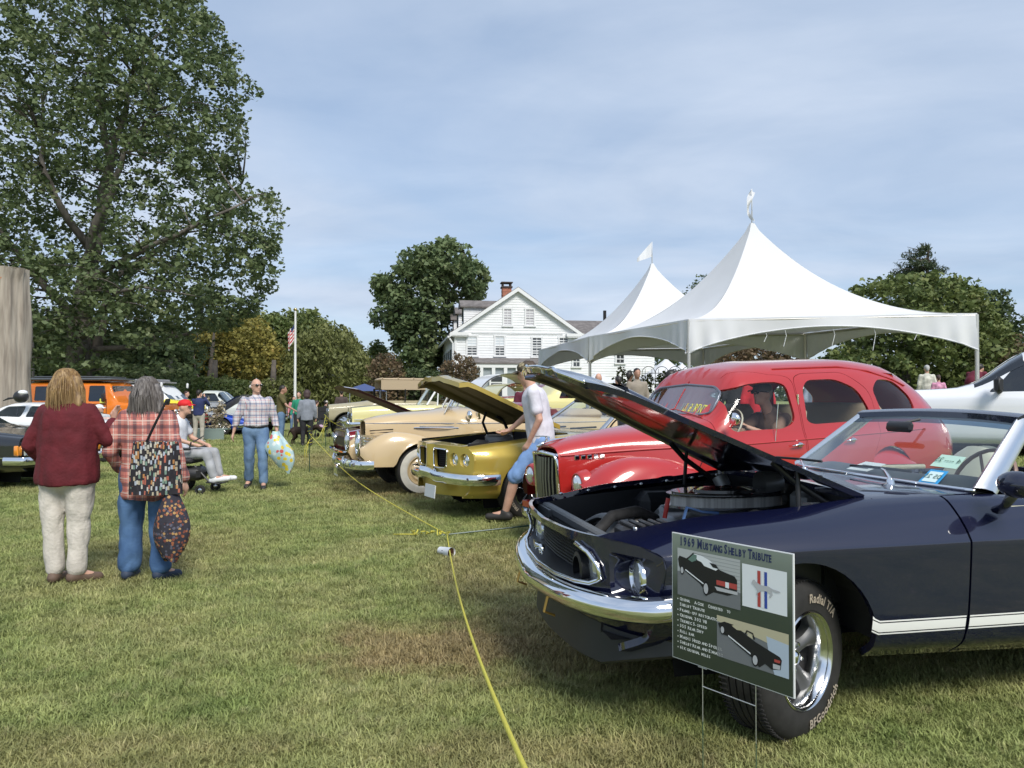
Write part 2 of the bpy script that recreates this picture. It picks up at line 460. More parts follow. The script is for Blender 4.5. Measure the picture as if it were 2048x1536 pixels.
# ================================================================ foliage
def leaf_mat(name, dark, light, tip=None, trans=0.25):
 m, nt, b = nmat(name)
 N = nt.nodes.new; L = nt.links.new
 at = N('ShaderNodeAttribute'); at.attribute_name = 'tint'
 r = N('ShaderNodeValToRGB'); e = r.color_ramp.elements
 e[0].position = 0.0; e[0].color = (*dark, 1); e[1].position = 0.8; e[1].color = (*light, 1)
 if tip: x = r.color_ramp.elements.new(1.0); x.color = (*tip, 1); 
 L(at.outputs['Fac'], r.inputs[0]); L(r.outputs[0], b.inputs['Base Color'])
 b.inputs['Roughness'].default_value = 0.55; b.inputs['Specular IOR Level'].default_value = 0.3
 tr = N('ShaderNodeBsdfTranslucent'); L(r.outputs[0], tr.inputs[0])
 mx_ = N('ShaderNodeMixShader'); mx_.inputs[0].default_value = trans
 L(b.outputs[0], mx_.inputs[1]); L(tr.outputs[0], mx_.inputs[2]); L(mx_.outputs[0], nt.nodes['Material Output'].inputs[0])
 return m
LF_MAPLE = leaf_mat('maple_leaves', (0.060, 0.096, 0.046), (0.165, 0.210, 0.092), (0.23, 0.24, 0.14))
LF_OAK = leaf_mat('oak_leaves', (0.080, 0.125, 0.056), (0.175, 0.225, 0.100), (0.24, 0.26, 0.13))
LF_BUSH = leaf_mat('bush_leaves', (0.080, 0.120, 0.038), (0.190, 0.225, 0.075), (0.26, 0.26, 0.11))
LF_DARK = leaf_mat('dark_leaves', (0.042, 0.068, 0.032), (0.105, 0.140, 0.058), (0.16, 0.17, 0.08))
LF_YEL = leaf_mat('yellowing_leaves', (0.15, 0.15, 0.040), (0.36, 0.31, 0.08), (0.40, 0.26, 0.07))
LF_RED = leaf_mat('reddish_leaves', (0.085, 0.080, 0.042), (0.19, 0.125, 0.075), (0.20, 0.18, 0.08))
LF_OLIVE = leaf_mat('olive_leaves', (0.095, 0.110, 0.036), (0.200, 0.220, 0.075), (0.26, 0.26, 0.10))
LF_SPR = leaf_mat('spruce_needles', (0.030, 0.050, 0.026), (0.075, 0.100, 0.050))
BARK = mat('grey_bark', (0.13, 0.115, 0.10), rough=0.9, var=0.35, vscale=5, bump=0.9, bscale=14, stretch=(1, 1, 0.25))
BARKD = mat('dark_bark', (0.10, 0.085, 0.07), rough=0.9, var=0.3, vscale=5)

def inside(poly, x, y):
 c = False; j = len(poly) - 1
 for i in range(len(poly)):
  xi, yi = poly[i]; xj, yj = poly[j]
  if (yi > y) != (yj > y) and x < (xj - xi) * (y - yi) / (yj - yi) + xi: c = not c
  j = i
 return c
def edge_d(poly, x, y):
 p = np.array(poly, float); q = np.roll(p, -1, 0); d = q - p
 t = np.clip(((x - p[:, 0]) * d[:, 0] + (y - p[:, 1]) * d[:, 1]) / np.maximum((d ** 2).sum(1), 1e-9), 0, 1)
 return float(np.sqrt(((p[:, 0] + t * d[:, 0] - x) ** 2 + (p[:, 1] + t * d[:, 1] - y) ** 2).min()))
def leaves_mesh(C, rad, per, size, seed, aspect=0.62, droop=0.0, flat=0.7, tintw=0.35, inner=None):
 """C: n x 3 centres of twig clusters; per leaves round each; returns a mesh of leaf-sized faces"""
 r = np.random.RandomState(seed); n = len(C) * per
 d = r.randn(n, 3); d /= np.linalg.norm(d, axis=1)[:, None]
 rr = rad * r.rand(n) ** 0.5
 P = np.repeat(C, per, 0) + d * rr[:, None] * np.array([1, 1, flat])
 P[:, 2] -= droop * r.rand(n) * rad
 # leaf frames
 a = r.randn(n, 3); a[:, 2] *= 0.6; a[:, 2] -= droop * 1.5; a /= np.linalg.norm(a, axis=1)[:, None]
 b = np.cross(a, r.randn(n, 3)); b /= np.linalg.norm(b, axis=1)[:, None]
 L = size * (0.6 + 0.8 * r.rand(n)); w = L * aspect * (0.7 + 0.6 * r.rand(n))
 nrm = np.cross(a, b)
 V = np.empty((n, 4, 3))
 V[:, 0] = P - a * (L / 2)[:, None]
 V[:, 1] = P + b * (w / 2)[:, None] + nrm * (w * 0.15)[:, None]
 V[:, 2] = P + a * (L / 2)[:, None]
 V[:, 3] = P - b * (w / 2)[:, None] + nrm * (w * 0.15)[:, None]
 me = bpy.data.meshes.new('crown')
 me.vertices.add(n * 4); me.vertices.foreach_set('co', V.reshape(-1))
 me.loops.add(n * 4); me.loops.foreach_set('vertex_index', np.arange(n * 4, dtype=np.int32))
 me.polygons.add(n); me.polygons.foreach_set('loop_start', np.arange(0, n * 4, 4, dtype=np.int32))
 me.update(calc_edges=True)
 ct = r.rand(len(C)); tint = np.clip(np.repeat(ct, per) * (1 - tintw) + r.rand(n) * tintw, 0, 1)
 at = me.attributes.new('tint', 'FLOAT', 'FACE'); at.data.foreach_set('value', tint.astype(np.float32))
 return me
def crown_points(outline, Y, n, thick, seed, holes=(), lump=0.0):
 """twig cluster centres filling the volume whose silhouette is the outline"""
 r = random.Random(seed); xs_ = [p[0] for p in outline]; ys_ = [p[1] for p in outline]
 x0, x1, y0, y1 = min(xs_), max(xs_), min(ys_), max(ys_); pts = []
 big = max(edge_d(outline, r.uniform(x0, x1), r.uniform(y0, y1)) for _ in range(60)) + 1
 tries = 0
 while len(pts) < n and tries < n * 30:
  tries += 1
  x, y = r.uniform(x0, x1), r.uniform(y0, y1)
  if not inside(outline, x, y): continue
  f = min(1, edge_d(outline, x, y) / (big * 0.6))
  if lump:
   q = noise.noise(Vector((x * lump, y * lump, seed * 3.1))) 
   if q < -0.02 and r.random() < 0.85: continue
  skip = False
  for hx, hy, ha, hb, pr in holes:
   if ((x - hx) / ha) ** 2 + ((y - hy) / hb) ** 2 < 1 and r.random() < pr: skip = True
  if skip: continue
  dd = thick * math.sqrt(1 - (1 - f) ** 2) * r.choice((-1, 1)) * (r.random() ** 0.6)
  yy = Y + dd
  p = place(x, y, Y); 
  pts.append((p.x, yy, p.z))
 return np.array(pts)
def branches(mb_, limbs, C, n, seed, r0=0.05, sag=0.15):
 """thin boughs from the limbs out to some of the twig clusters"""
 r = random.Random(seed); nodes = [(Vector(p), q) for l, q in limbs for p in l]
 idx = r.sample(range(len(C)), min(n, len(C)))
 for i in idx:
  c = Vector(C[i]); best = min(nodes, key=lambda t: (t[0] - c).length + (2.5 if t[0].z > c.z + 0.5 else 0))
  a = best[0]; L = (c - a).length
  if L < 0.2 or L > 3.2: continue
  mid = (a + c) / 2 + Vector((r.uniform(-.1, .1), r.uniform(-.1, .1), r.uniform(0.0, sag))) * L
  mb_.tube([a, (a + mid) / 2 + Vector((r.uniform(-.04, .04) * L, 0, 0.03 * L)), mid, c], [r0 * min(1, L / 3 + .3), r0 * 0.7 * min(1, L / 3 + .3), r0 * 0.45, r0 * 0.15], n=5)
def tree(name, label, outline, Y, lf, trunk, n=800, per=14, rad=0.35, size=0.16, thick=3.0, seed=1, holes=(), limbs=(), bark=BARK, nb=60, group=None, cat='tree', lump=0.0, base=None, droop=0.0, br=0.05, lowtrunk=True, aspect=0.62):
 """trunk: (px, py_base, py_top, r_base, r_top)"""
 outline = [(x_, y_ if y_ < 796 else 798 + 2200 / Y) for x_, y_ in outline]
 bx = place(trunk[0], 796, Y); gz = ground_h(bx.x, Y)
 t = thing(name, label, cat, (bx.x, Y, gz), group=group)
 C = crown_points(outline, Y, n, thick, seed, holes, lump) - np.array([bx.x, Y, gz])
 m = leaves_mesh(C, rad, per, size, seed, droop=droop, aspect=aspect)
 m.materials.append(lf)
 o = bpy.data.objects.new('crown', m); COL.objects.link(o); o.parent = t
 tb = MB(); top = place(trunk[0], trunk[2], Y).z - gz
 base_l = [(0, 0, -0.1), (0.02, 0, top * 0.3), (-0.04, 0, top * 0.65), (0, 0, top)]
 tb.tube([(0, 0, -0.2), (0, 0, 0.3)] + base_l[1:], [trunk[3] * 1.35, trunk[3] * 1.05, trunk[3], (trunk[3] + trunk[4]) / 2, trunk[4]], n=12)
 lim = [(base_l[1:], trunk[4])]
 bb = MB()
 for pl, ra, rb in limbs:
  P = []
  for k, (px, py, dy) in enumerate(pl):
   w = place(px, py, Y); P.append(Vector((w.x - bx.x, dy, w.z - gz)))
  rr = [ra + (rb - ra) * k / (len(P) - 1) for k in range(len(P))]
  # finer polyline
  Q = []; q = []
  for k in range(len(P) - 1):
   for s in range(3):
    f = s / 3; Q.append(P[k].lerp(P[k + 1], f) + Vector((math.sin(k * 7 + s * 3) * 0.05, math.cos(k * 5 + s) * 0.05, 0))); q.append(rr[k] + (rr[k + 1] - rr[k]) * f)
  Q.append(P[-1]); q.append(rr[-1])
  bb.tube(Q, q, n=8); lim.append((Q, ra))
 branches(bb, lim, C, nb, seed + 5, br)
 tb.build('trunk', bark, t, smooth=180)
 if bb.v: bb.build('branches', bark, t, smooth=180)['kind'] = 'stuff'
 return t

# ---- the big maple on the left
maple_out = [(-60, 90), (-10, 95), (20, 110), (36, 70), (50, -60), (200, -90), (370, -60), (405, 10), (450, 60), (480, 105), (455, 130), (516, 175), (470, 235), (490, 290), (455, 320), (500, 340), (470, 372), (540, 385), (578, 410), (540, 470), (565, 530), (535, 565), (490, 640), (430, 660), (405, 700), (385, 745), (330, 770), (230, 760), (180, 770), (110, 745), (60, 735), (-60, 700), (-90, 300)]
tree('maple_tree', 'huge green maple tree towering over the orange vehicle', maple_out, 32.0, LF_MAPLE, (158, 796, 640, 0.52, 0.42), n=6000, per=12, rad=0.36, size=0.20, thick=3.6, seed=3, lump=0.026,
  holes=[(225, 440, 75, 80, 0.6), (195, 330, 40, 50, .4), (160, 470, 30, 60, 0.75), (300, 300, 60, 50, 0.30), (150, 600, 30, 40, .5), (130, 240, 40, 50, .4), (380, 440, 60, 60, .3), (150, 770, 26, 50, 1.0)],
  limbs=[([(158, 640, 0), (170, 540, .2), (183, 470, .4), (178, 400, 1), (190, 300, 1.2), (170, 180, 1), (180, 60, 1)], 0.40, 0.07),
   ([(183, 470, .4), (215, 400, -.3), (235, 320, -.5), (262, 220, -.4), (270, 120, 0)], 0.24, 0.06),
   ([(170, 540, .2), (215, 460, -1), (260, 400, -1.4), (285, 330, -1.6), (330, 240, -1)], 0.22, 0.05),
   ([(175, 500, .3), (150, 430, -1), (130, 360, -1.5), (110, 280, -1)], 0.18, 0.05),
   ([(158, 620, 0), (230, 560, -1.5), (330, 520, -2), (430, 480, -2.4), (520, 430, -2)], 0.17, 0.04),
   ([(158, 600, 0), (260, 500, 1.5), (360, 420, 2), (450, 340, 2)], 0.16, 0.04),
   ([(155, 640, 0), (100, 560, -1), (50, 480, -1.5), (0, 420, -2)], 0.18, 0.05),
   ([(158, 680, 0), (230, 650, -1.5), (280, 600, -2), (340, 590, -2.6), (380, 600, -2.8)], 0.14, 0.03),
   ([(160, 700, 0), (250, 690, 1.2), (340, 660, 1.8), (420, 640, 2)], 0.14, 0.03),
   ([(165, 745, 0), (178, 700, .5), (185, 640, .8), (190, 560, 1)], 0.3, 0.12)],
  nb=330, br=0.055)
# ---- oak beside the house
oak_out = [(748, 645), (745, 620), (765, 600), (750, 575), (755, 555), (790, 550), (800, 505), (850, 495), (900, 483), (935, 490), (945, 520), (972, 545), (968, 580), (960, 600), (915, 605), (900, 640), (890, 680), (878, 735), (860, 765), (800, 760), (785, 720), (795, 690), (780, 660)]
tree('oak_tree', 'tall dark green broadleaf tree left of the white house', oak_out, 62.0, LF_OAK, (850, 796, 690, 0.45, 0.35), n=1500, per=12, rad=0.60, size=0.40, thick=3.6, seed=8, lump=0.045,
  holes=[(905, 575, 12, 14, .7), (838, 600, 10, 12, .6), (870, 640, 14, 14, .5)], limbs=[([(850, 690, 0), (850, 620, .5), (840, 560, 1), (850, 510, 1)], 0.32, 0.08), ([(850, 680, 0), (890, 610, -.5), (920, 560, -1), (930, 510, -1)], 0.26, 0.07), ([(850, 700, 0), (810, 640, -.5), (780, 590, -1)], 0.22, 0.06)], nb=60, br=0.08)
# ---- the wood and bushes behind the far rows
tree('yellow_tree', 'yellowing autumn tree among the green trees', [(395, 760), (390, 700), (405, 660), (440, 640), (480, 625), (520, 640), (548, 690), (558, 730), (540, 765)], 50, LF_YEL, (470, 796, 720, 0.16, 0.1), n=720, per=14, rad=0.55, size=0.26, thick=3, seed=12, bark=BARKD, nb=10)
tree('green_tree', 'rounded green tree behind the flagpole', [(465, 650), (490, 628), (560, 632), (600, 622), (640, 626), (668, 655), (665, 700), (640, 740), (480, 745), (470, 700)], 74, LF_BUSH, (575, 796, 720, 0.3, 0.2), n=1000, per=14, rad=0.8, size=0.42, thick=4, seed=13, bark=BARKD, nb=10, lump=.05)
tree('willow_tree', 'broad olive green willow tree right behind the flagpole', [(560, 815), (560, 760), (590, 700), (625, 655), (660, 645), (690, 660), (715, 690), (740, 730), (755, 770), (750, 812)], 52, LF_OLIVE, (655, 796, 740, 0.25, 0.15), n=1500, per=14, rad=0.5, size=0.30, thick=4, seed=14, bark=BARKD, nb=10, droop=0.8, aspect=.4)
tree('conifer_tree', 'pointed pale green conifer to the right of the willow', [(672, 730), (676, 680), (686, 656), (700, 668), (725, 700), (738, 735), (720, 760)], 60, LF_OLIVE, (695, 796, 700, 0.15, 0.08), n=320, per=14, rad=0.5, size=0.28, thick=2, seed=15, bark=BARKD, nb=4)
tree('young_tree', 'small light green tree between the willow and the oak', [(738, 740), (745, 700), (756, 684), (770, 700), (775, 740), (770, 765)], 66, LF_BUSH, (756, 796, 730, 0.12, 0.08), n=200, per=13, rad=0.5, size=0.30, thick=1.6, seed=16, bark=BARKD, nb=4)
tree('red_shrub', 'dark reddish shrub under the oak tree', [(738, 800), (740, 735), (760, 712), (785, 705), (800, 735), (812, 770), (800, 800)], 48, LF_RED, (770, 796, 770, 0.1, 0.06), n=420, per=13, rad=0.34, size=0.20, thick=2, seed=17, bark=BARKD, nb=10, cat='shrub')
tree('low_shrub', 'low green shrub in front of the oak trunk', [(795, 805), (790, 770), (810, 745), (840, 738), (880, 748), (900, 800)], 50, LF_DARK, (830, 796, 780, 0.1, 0.06), n=420, per=13, rad=0.36, size=0.22, thick=2, seed=18, bark=BARKD, nb=4, cat='shrub')
tree('flowering_bush', 'reddish green ornamental bush before the house corner', [(882, 800), (878, 760), (890, 725), (910, 708), (935, 714), (955, 740), (962, 775), (955, 800)], 38, LF_RED, (918, 796, 775, 0.08, 0.05), n=480, per=12, rad=0.26, size=0.15, thick=1.3, seed=19, nb=40, cat='bush', br=0.03)
tree('red_thicket', 'orange tinged bush seen beneath the near tent', [(1425, 745), (1430, 705), (1470, 684), (1520, 682), (1570, 690), (1600, 720), (1600, 750)], 40, LF_RED, (1510, 796, 730, 0.1, 0.06), n=420, per=12, rad=0.36, size=0.20, thick=2, seed=20, nb=10, cat='bush')
for i, (lab, ol, Y, lf, s, dr) in enumerate([
 ('dark green woodland tree behind the orange vehicle', [(40, 800), (40, 690), (75, 650), (150, 640), (210, 655), (250, 700), (250, 800)], 46, LF_DARK, 31, 0),
 ('dark shadowy woodland tree right of the maple trunk', [(200, 800), (210, 690), (260, 660), (330, 650), (390, 672), (405, 720), (400, 800)], 48, LF_DARK, 32, 0),
 ('dark woodland tree at the left edge of the picture', [(-160, 800), (-160, 560), (-60, 520), (30, 560), (70, 650), (70, 800)], 52, LF_DARK, 33, 0),
 ('light green bush below the yellow tree', [(345, 808), (350, 775), (380, 758), (430, 752), (480, 760), (510, 780), (515, 808)], 43, LF_BUSH, 34, .4),
 ('brownish thicket behind the yellow nosed truck', [(280, 805), (290, 760), (330, 742), (370, 752), (400, 805)], 44, LF_RED, 35, .2),
 ('grey green bush between the yellow tree and the flagpole', [(490, 808), (500, 780), (530, 762), (575, 756), (600, 775), (605, 808)], 45, LF_OLIVE, 36, .3)]):
 tree('woodland_tree' if i < 3 else 'bush', lab, ol, Y, lf, ((ol[0][0] + ol[-1][0]) / 2, 796, 720, 0.25, 0.12), n=[1300, 1500, 700, 800, 420, 500][i], per=13, rad=0.55 if i < 3 else 0.34, size=0.34 if i < 3 else 0.21, thick=3.5 if i < 3 else 2.2, seed=s, bark=BARKD, nb=14, cat='tree' if i < 3 else 'bush', droop=dr)
# ---- right hand trees
rt_out = [(1712, 580), (1740, 560), (1790, 556), (1860, 555), (1905, 570), (1930, 600), (1960, 640), (2000, 700), (2030, 760), (2020, 800), (1640, 800), (1640, 720), (1690, 690)]
tree('round_tree', 'big rounded bright green tree right of the tents', rt_out, 33, LF_BUSH, (1820, 796, 690, 0.3, 0.2), n=2600, per=13, rad=0.36, size=0.22, thick=3.2, seed=41, bark=BARKD, nb=20, lump=.03)
tree('slim_conifer', 'slim dark conifer behind the round tree', [(1925, 640), (1930, 605), (1948, 575), (1958, 574), (1985, 600), (2000, 635), (2020, 680), (2030, 730), (1940, 760)], 40, LF_DARK, (1965, 796, 620, 0.2, 0.06), n=620, per=13, rad=0.4, size=0.22, thick=2.2, seed=42, bark=BARKD, nb=20)
tree('purple_shrub', 'purple brown shrub at the right edge behind the white pickup', [(2000, 800), (2005, 710), (2030, 680), (2080, 660), (2160, 690), (2200, 800)], 30, LF_RED, (2090, 796, 740, 0.1, 0.06), n=420, per=12, rad=0.34, size=0.17, thick=1.6, seed=43, bark=BARKD, nb=20, cat='shrub')
# ragged spruce: whorls of drooping boughs
def spruce():
 Y = 58; b = place(1850, 796, Y); gz = ground_h(b.x, Y)
 t = thing('spruce_tree', 'ragged topped spruce rising behind the round tree', 'tree', (b.x, Y, gz))
 topz = place(1850, 492, Y).z - gz
 tm = MB(); tm.tube([(0, 0, 0), (0.1, 0, topz * .6), (0.4, 0, topz)], [0.35, 0.22, 0.05], n=8); tm.build('trunk', BARKD, t, smooth=180)
 br = MB(); pts = []; r = random.Random(5)
 for k in range(70):
  f = r.uniform(0.55, 1.0); z = topz * f; L = (1 - f) * 8.5 + 0.8; a = r.uniform(0, 2 * PI)
  if math.cos(a) < 0: L *= 1.35
  else: L *= 0.6
  L *= r.uniform(0.6, 1.1)
  e = Vector((math.cos(a) * L, math.sin(a) * L, z - 0.12 * L + r.uniform(-.2, .5)))
  s = Vector((0.3 * f, 0, z)); br.tube([s, s.lerp(e, .5) + Vector((0, 0, -.15)), e], [0.06, 0.04, 0.012], n=5)
  for q in range(int(L * 6) + 2):
   u = r.uniform(0.25, 1); p = s.lerp(e, u); pts.append((p.x + r.uniform(-.15, .15), p.y + r.uniform(-.25, .25), p.z - 0.15 * u - r.uniform(0, .2)))
 br.build('branches', BARKD, t)
 m = leaves_mesh(np.array(pts), 0.28, 14, 0.22, 55, aspect=0.3, droop=0.8); m.materials.append(LF_SPR)
 o = bpy.data.objects.new('crown', m); COL.objects.link(o); o.parent = t
spruce()
# a distant bare twiggy treetop between the tents and a far wood closing the horizon
tree('distant_tree', 'distant treetop showing between the two tent roofs', [(1340, 660), (1350, 600), (1380, 572), (1400, 548), (1425, 552), (1430, 600), (1420, 660)], 85, LF_DARK, (1400, 796, 620, 0.2, 0.1), n=150, per=10, rad=0.6, size=0.3, thick=2, seed=45, bark=BARKD, nb=20)
far = []
r = random.Random(77)
for k in range(1500):
 ang = r.uniform(-0.85, 0.85); Yd = r.uniform(112, 140); x = math.tan(ang) * 120 if k % 2 else r.uniform(-130, 130)
 top = 6.5 + 1.6 * math.sin(x * 0.09) + 1.2 * math.sin(x * 0.23 + 1) + (2.5 if x < -40 else 0)
 far.append((x, Yd, r.uniform(0, top)))
m = leaves_mesh(np.array(far), 1.5, 16, 0.9, 91); m.materials.append(LF_DARK)
o = bpy.data.objects.new('far_woods', m); COL.objects.link(o); tag(o, 'far line of woods closing the horizon behind the fairground', 'woods', kind='stuff')

# ================================================================ stump, dead trunk, flagpole, wires
def stump():
 p = place(8, 796, 21)
 t = thing('tree_stump', 'tall pale sawn-off tree stump at the left edge', 'tree stump', (p.x, 21, 0))
 R0, H = 0.66, 4.95; m = MB()
 def f(u, v):
  a = 2 * PI * u; z = H * v; rr = R0 * (1.0 - 0.14 * v + 0.25 * math.exp(-v * 14)) * (1 + 0.035 * math.sin(5 * a + 1) + 0.02 * math.sin(11 * a + z))
  rr += (0.05 * noise.noise(Vector((math.cos(a) * 2, math.sin(a) * 2, z * 0.7)))) + .035 * noise.noise(Vector((math.cos(a) * 9, math.sin(a) * 9, z * 0.5)))
  if v > 0.93 and math.cos(a - 5.2) > 0.6: rr += 0.08 * (v - 0.93) / 0.07
  return (math.cos(a) * rr, math.sin(a) * rr, z)
 m.grid(f, 128, 48, wrapu=True)
 bm_ = mat('weathered_bare_wood', (0.40, 0.35, 0.29), rough=0.85, col2=(0.22, 0.185, 0.15), vscale=9, stretch=(1, 1, 0.10), bump=1.0, bscale=26, detail=7)
 m.build('trunk', bm_, t, smooth=60)
 m = MB(); n = 48
 vs_ = [f(i / n, 1.0) for i in range(n)]; vs_ = [(x, y, z + 0.02 * math.sin(i)) for i, (x, y, z) in enumerate(vs_)]
 m.add(vs_ + [(0, 0, H + .03)], [(i, (i + 1) % n, n) for i in range(n)]); m.build('sawn_top', mat('sawn_wood', (0.5, 0.36, 0.22), rough=0.8, var=.3, vscale=12), t)
 m = MB()      # torn reddish heartwood under the saw cut
 for k, (ax, z0, z1, w) in enumerate([(4.95, 4.45, 4.93, .09), (5.15, 4.6, 4.9, .05)]):
  c = math.cos(ax), math.sin(ax); s_ = (-c[1], c[0]); q = R0 * 0.90
  m.add([(c[0] * q + s_[0] * w, c[1] * q + s_[1] * w, z1), (c[0] * q - s_[0] * w, c[1] * q - s_[1] * w, z1), (c[0] * (q + .02) - s_[0] * w * .5, c[1] * (q + .02) - s_[1] * w * .5, z0), (c[0] * (q + .02) + s_[0] * w * .7, c[1] * (q + .02) + s_[1] * w * .7, z0 + .1)], [(0, 1, 2, 3)])
 m.build('torn_heartwood', mat('reddish_wood', (0.42, 0.16, 0.07), rough=.8, var=.3), t)
stump()
def dead_trunk():
 Y = 47; b = place(418, 796, Y); t = thing('dead_tree', 'bare broken grey tree trunk in front of the yellow tree', 'tree', (b.x, Y, 0))
 z = place(425, 662, Y).z; m = MB()
 m.tube([(0, 0, 0), (.05, 0, z * .5), (.22, 0, z * .85), (.3, 0, z)], [.22, .17, .11, .06], n=9); m.build('trunk', BARKD, t, smooth=180)
 m = MB(); m.tube([(0, 0, z * .42), (-.5, 0, z * .44), (-.85, 0, z * .55), (-.95, 0, z * .75)], [.09, .08, .06, .03], n=6); m.build('branch', BARK, t, smooth=180)
 b = place(64, 796, 40); t = thing('birch_trunk', 'thin pale bare trunk right of the stump', 'tree', (b.x, 40, 0))
 m = MB(); m.tube([(0, 0, 0), (0.05, 0, 2), (0.0, 0, 5.3)], [.09, .07, .05], n=7); m.build('trunk', BARK, t, smooth=180)
dead_trunk()
def flagpole():
 Y = 42; b = place(590, 796, Y); t = thing('flagpole', 'white flagpole with a furled striped flag', 'flagpole', (b.x, Y, 0))
 H = place(592, 622, Y).z; m = MB(); m.tube([(0, 0, 0), (0, 0, H)], [.085, .055], n=10); m.build('pole', WHITE, t, smooth=60)
 m = MB(); m.ball((0, 0, H + .08), .1, 10, 6); m.build('finial', mat('gilt', (.6, .45, .2), rough=.3, metal=1), t, smooth=180)
 # flag hanging limp: folds of red, white and blue cloth
 z1 = place(590, 648, Y).z; z0 = place(590, 702, Y).z
 mm, nt, bb = nmat('striped_flag_cloth'); N = nt.nodes.new; L = nt.links.new
 tcn = N('ShaderNodeTexCoord'); s_ = N('ShaderNodeSeparateXYZ'); L(tcn.outputs['UV'], s_.inputs[0])
 w = N('ShaderNodeMath'); w.operation = 'MULTIPLY'; w.inputs[1].default_value = 4.5; L(s_.outputs[1], w.inputs[0])
 fr = N('ShaderNodeMath'); fr.operation = 'FRACT'; L(w.outputs[0], fr.inputs[0])
 gt = N('ShaderNodeMath'); gt.operation = 'GREATER_THAN'; gt.inputs[1].default_value = .5; L(fr.outputs[0], gt.inputs[0])
 mx1 = N('ShaderNodeMix'); mx1.data_type = 'RGBA'; mx1.inputs[6].default_value = (.75, .74, .74, 1); mx1.inputs[7].default_value = (.50, .05, .06, 1); L(gt.outputs[0], mx1.inputs[0])
 a_ = N('ShaderNodeMath'); a_.operation = 'LESS_THAN'; a_.inputs[1].default_value = .4; L(s_.outputs[0], a_.inputs[0])
 b_ = N('ShaderNodeMath'); b_.operation = 'GREATER_THAN'; b_.inputs[1].default_value = .72; L(s_.outputs[1], b_.inputs[0])
 an = N('ShaderNodeMath'); an.operation = 'MULTIPLY'; L(a_.outputs[0], an.inputs[0]); L(b_.outputs[0], an.inputs[1])
 mx2 = N('ShaderNodeMix'); mx2.data_type = 'RGBA'; mx2.inputs[7].default_value = (.03, .045, .14, 1); L(an.outputs[0], mx2.inputs[0]); L(mx1.outputs[2], mx2.inputs[6]); L(mx2.outputs[2], bb.inputs['Base Color'])
 bb.inputs['Roughness'].default_value = .8
 m = MB(); nu, nv = 30, 14
 def f(u, v):   # u along the fly, v up the hoist: the fly end sags below and gathers in folds
  x = -0.05 - 0.42 * u * (0.6 + .4 * math.sin(u * 3)) ; zz = z0 + (z1 - z0) * (0.42 + .58 * v) - (z1 - z0) * 0.42 * u
  return (x - 0.05 * v * u, 0.07 * math.sin(u * 19 + v * 2) * (0.3 + u), zz + 0.02 * math.sin(u * 19))
 m.grid(f, nu, nv); o = m.build('flag', mm, t, smooth=180)
 uv = o.data.uv_layers.new(name='UVMap')
 for lp in o.data.loops:
  i = lp.vertex_index; uv.data[lp.index].uv = ((i // (nv + 1)) / nu, (i % (nv + 1)) / nv)
 m = MB(); m.tube([(.06, -.05, .9), (.075, -.06, H * .5), (.05, -.04, H - .1)], .008, n=4); m.build('halyard', mat('rope_white', (.6, .6, .58)), t)
flagpole()
m = MB()
for k in range(2):
 A, B = place(560, 700 + k * 5, 70), place(905, 672 + k * 4, 70)
 m.tube([A.lerp(B, i / 12) - Vector((0, 0, 0.6 * 4 * (i / 12) * (1 - i / 12))) for i in range(13)], 0.022, n=4)
tag(m.build('utility_wires', mat('wire_black', (.02, .02, .02))), 'thin dark utility wires strung between the willow and the oak', 'wires')
# ================================================================ white farmhouse
WSID = mat('white_clapboard', (0.74, 0.755, 0.77), rough=0.6, var=0.05, vscale=1.2, bump=0.15, bscale=20)
WTRIM = mat('white_trim', (0.70, 0.71, 0.72), rough=0.5)
SHING = mat('grey_asphalt_shingle', (0.16, 0.145, 0.14), rough=0.9, var=0.22, vscale=3, bump=0.4, bscale=14)
WINGL = mat('house_window_glass', (0.05, 0.055, 0.06), rough=0.05, spec=0.9)
BLIND = mat('window_blind', (0.55, 0.6, 0.64), rough=0.8)
CURT = mat('window_curtain', (0.42, 0.41, 0.44), rough=0.9)
BRICK = mat('chimney_brick', (0.36, 0.15, 0.10), rough=0.9, var=0.25, vscale=9)
def siding(mb, x0, x1, zf0, zf1, y, pitch=0.17, xr=None, flip=False):
 """lapped boards; xr(z) gives the width at a height (for gables)"""
 z = zf0
 while z < zf1 - 1e-3:
  z2 = min(z + pitch, zf1)
  a0, b0 = xr(z) if xr else (x0, x1); a1, b1 = xr(z2) if xr else (x0, x1)
  if b1 - a1 < 0.02: b1 = a1 + 0.02
  o = 0.022
  mb.add([(a0, y - o, z), (b0, y - o, z), (b1, y, z2), (a1, y, z2), (a0, y, z), (b0, y, z)], [(0, 1, 2, 3), (4, 5, 1, 0)])
  z = z2
HO = place(909, 796, 50); HX = HO.x; HG = 0.8; HR = math.atan2(.154, .988)
house = thing('farmhouse', 'white clapboard farmhouse with a gable end and brick chimneys', 'house', (HX, 50, HG), rz=HR)
def hx(px, py):
 """pixel -> (x, z) on the gable wall plane"""
 th = R_(1.043); dxx, dyy = .988, .154
 x = (px - 1024) / 1538.0; u = -(py - 768) / 1538.0; fy = math.cos(th) - u * math.sin(th); fz = math.sin(th) + u * math.cos(th); k = x / fy
 w = (k * 50 - HX) / (dxx - k * dyy); Y = 50 + dyy * w
 return w, 1.43 + fz / fy * Y - HG
Wd, EV, PK, DP = 8.3, 4.92, 7.78, 16.0
m = MB()
siding(m, 0, Wd, 0, EV, 0)
siding(m, 0, Wd, EV, PK - .05, 0, xr=lambda z: ((z - EV) / (PK - EV) * Wd / 2, Wd - (z - EV) / (PK - EV) * Wd / 2))
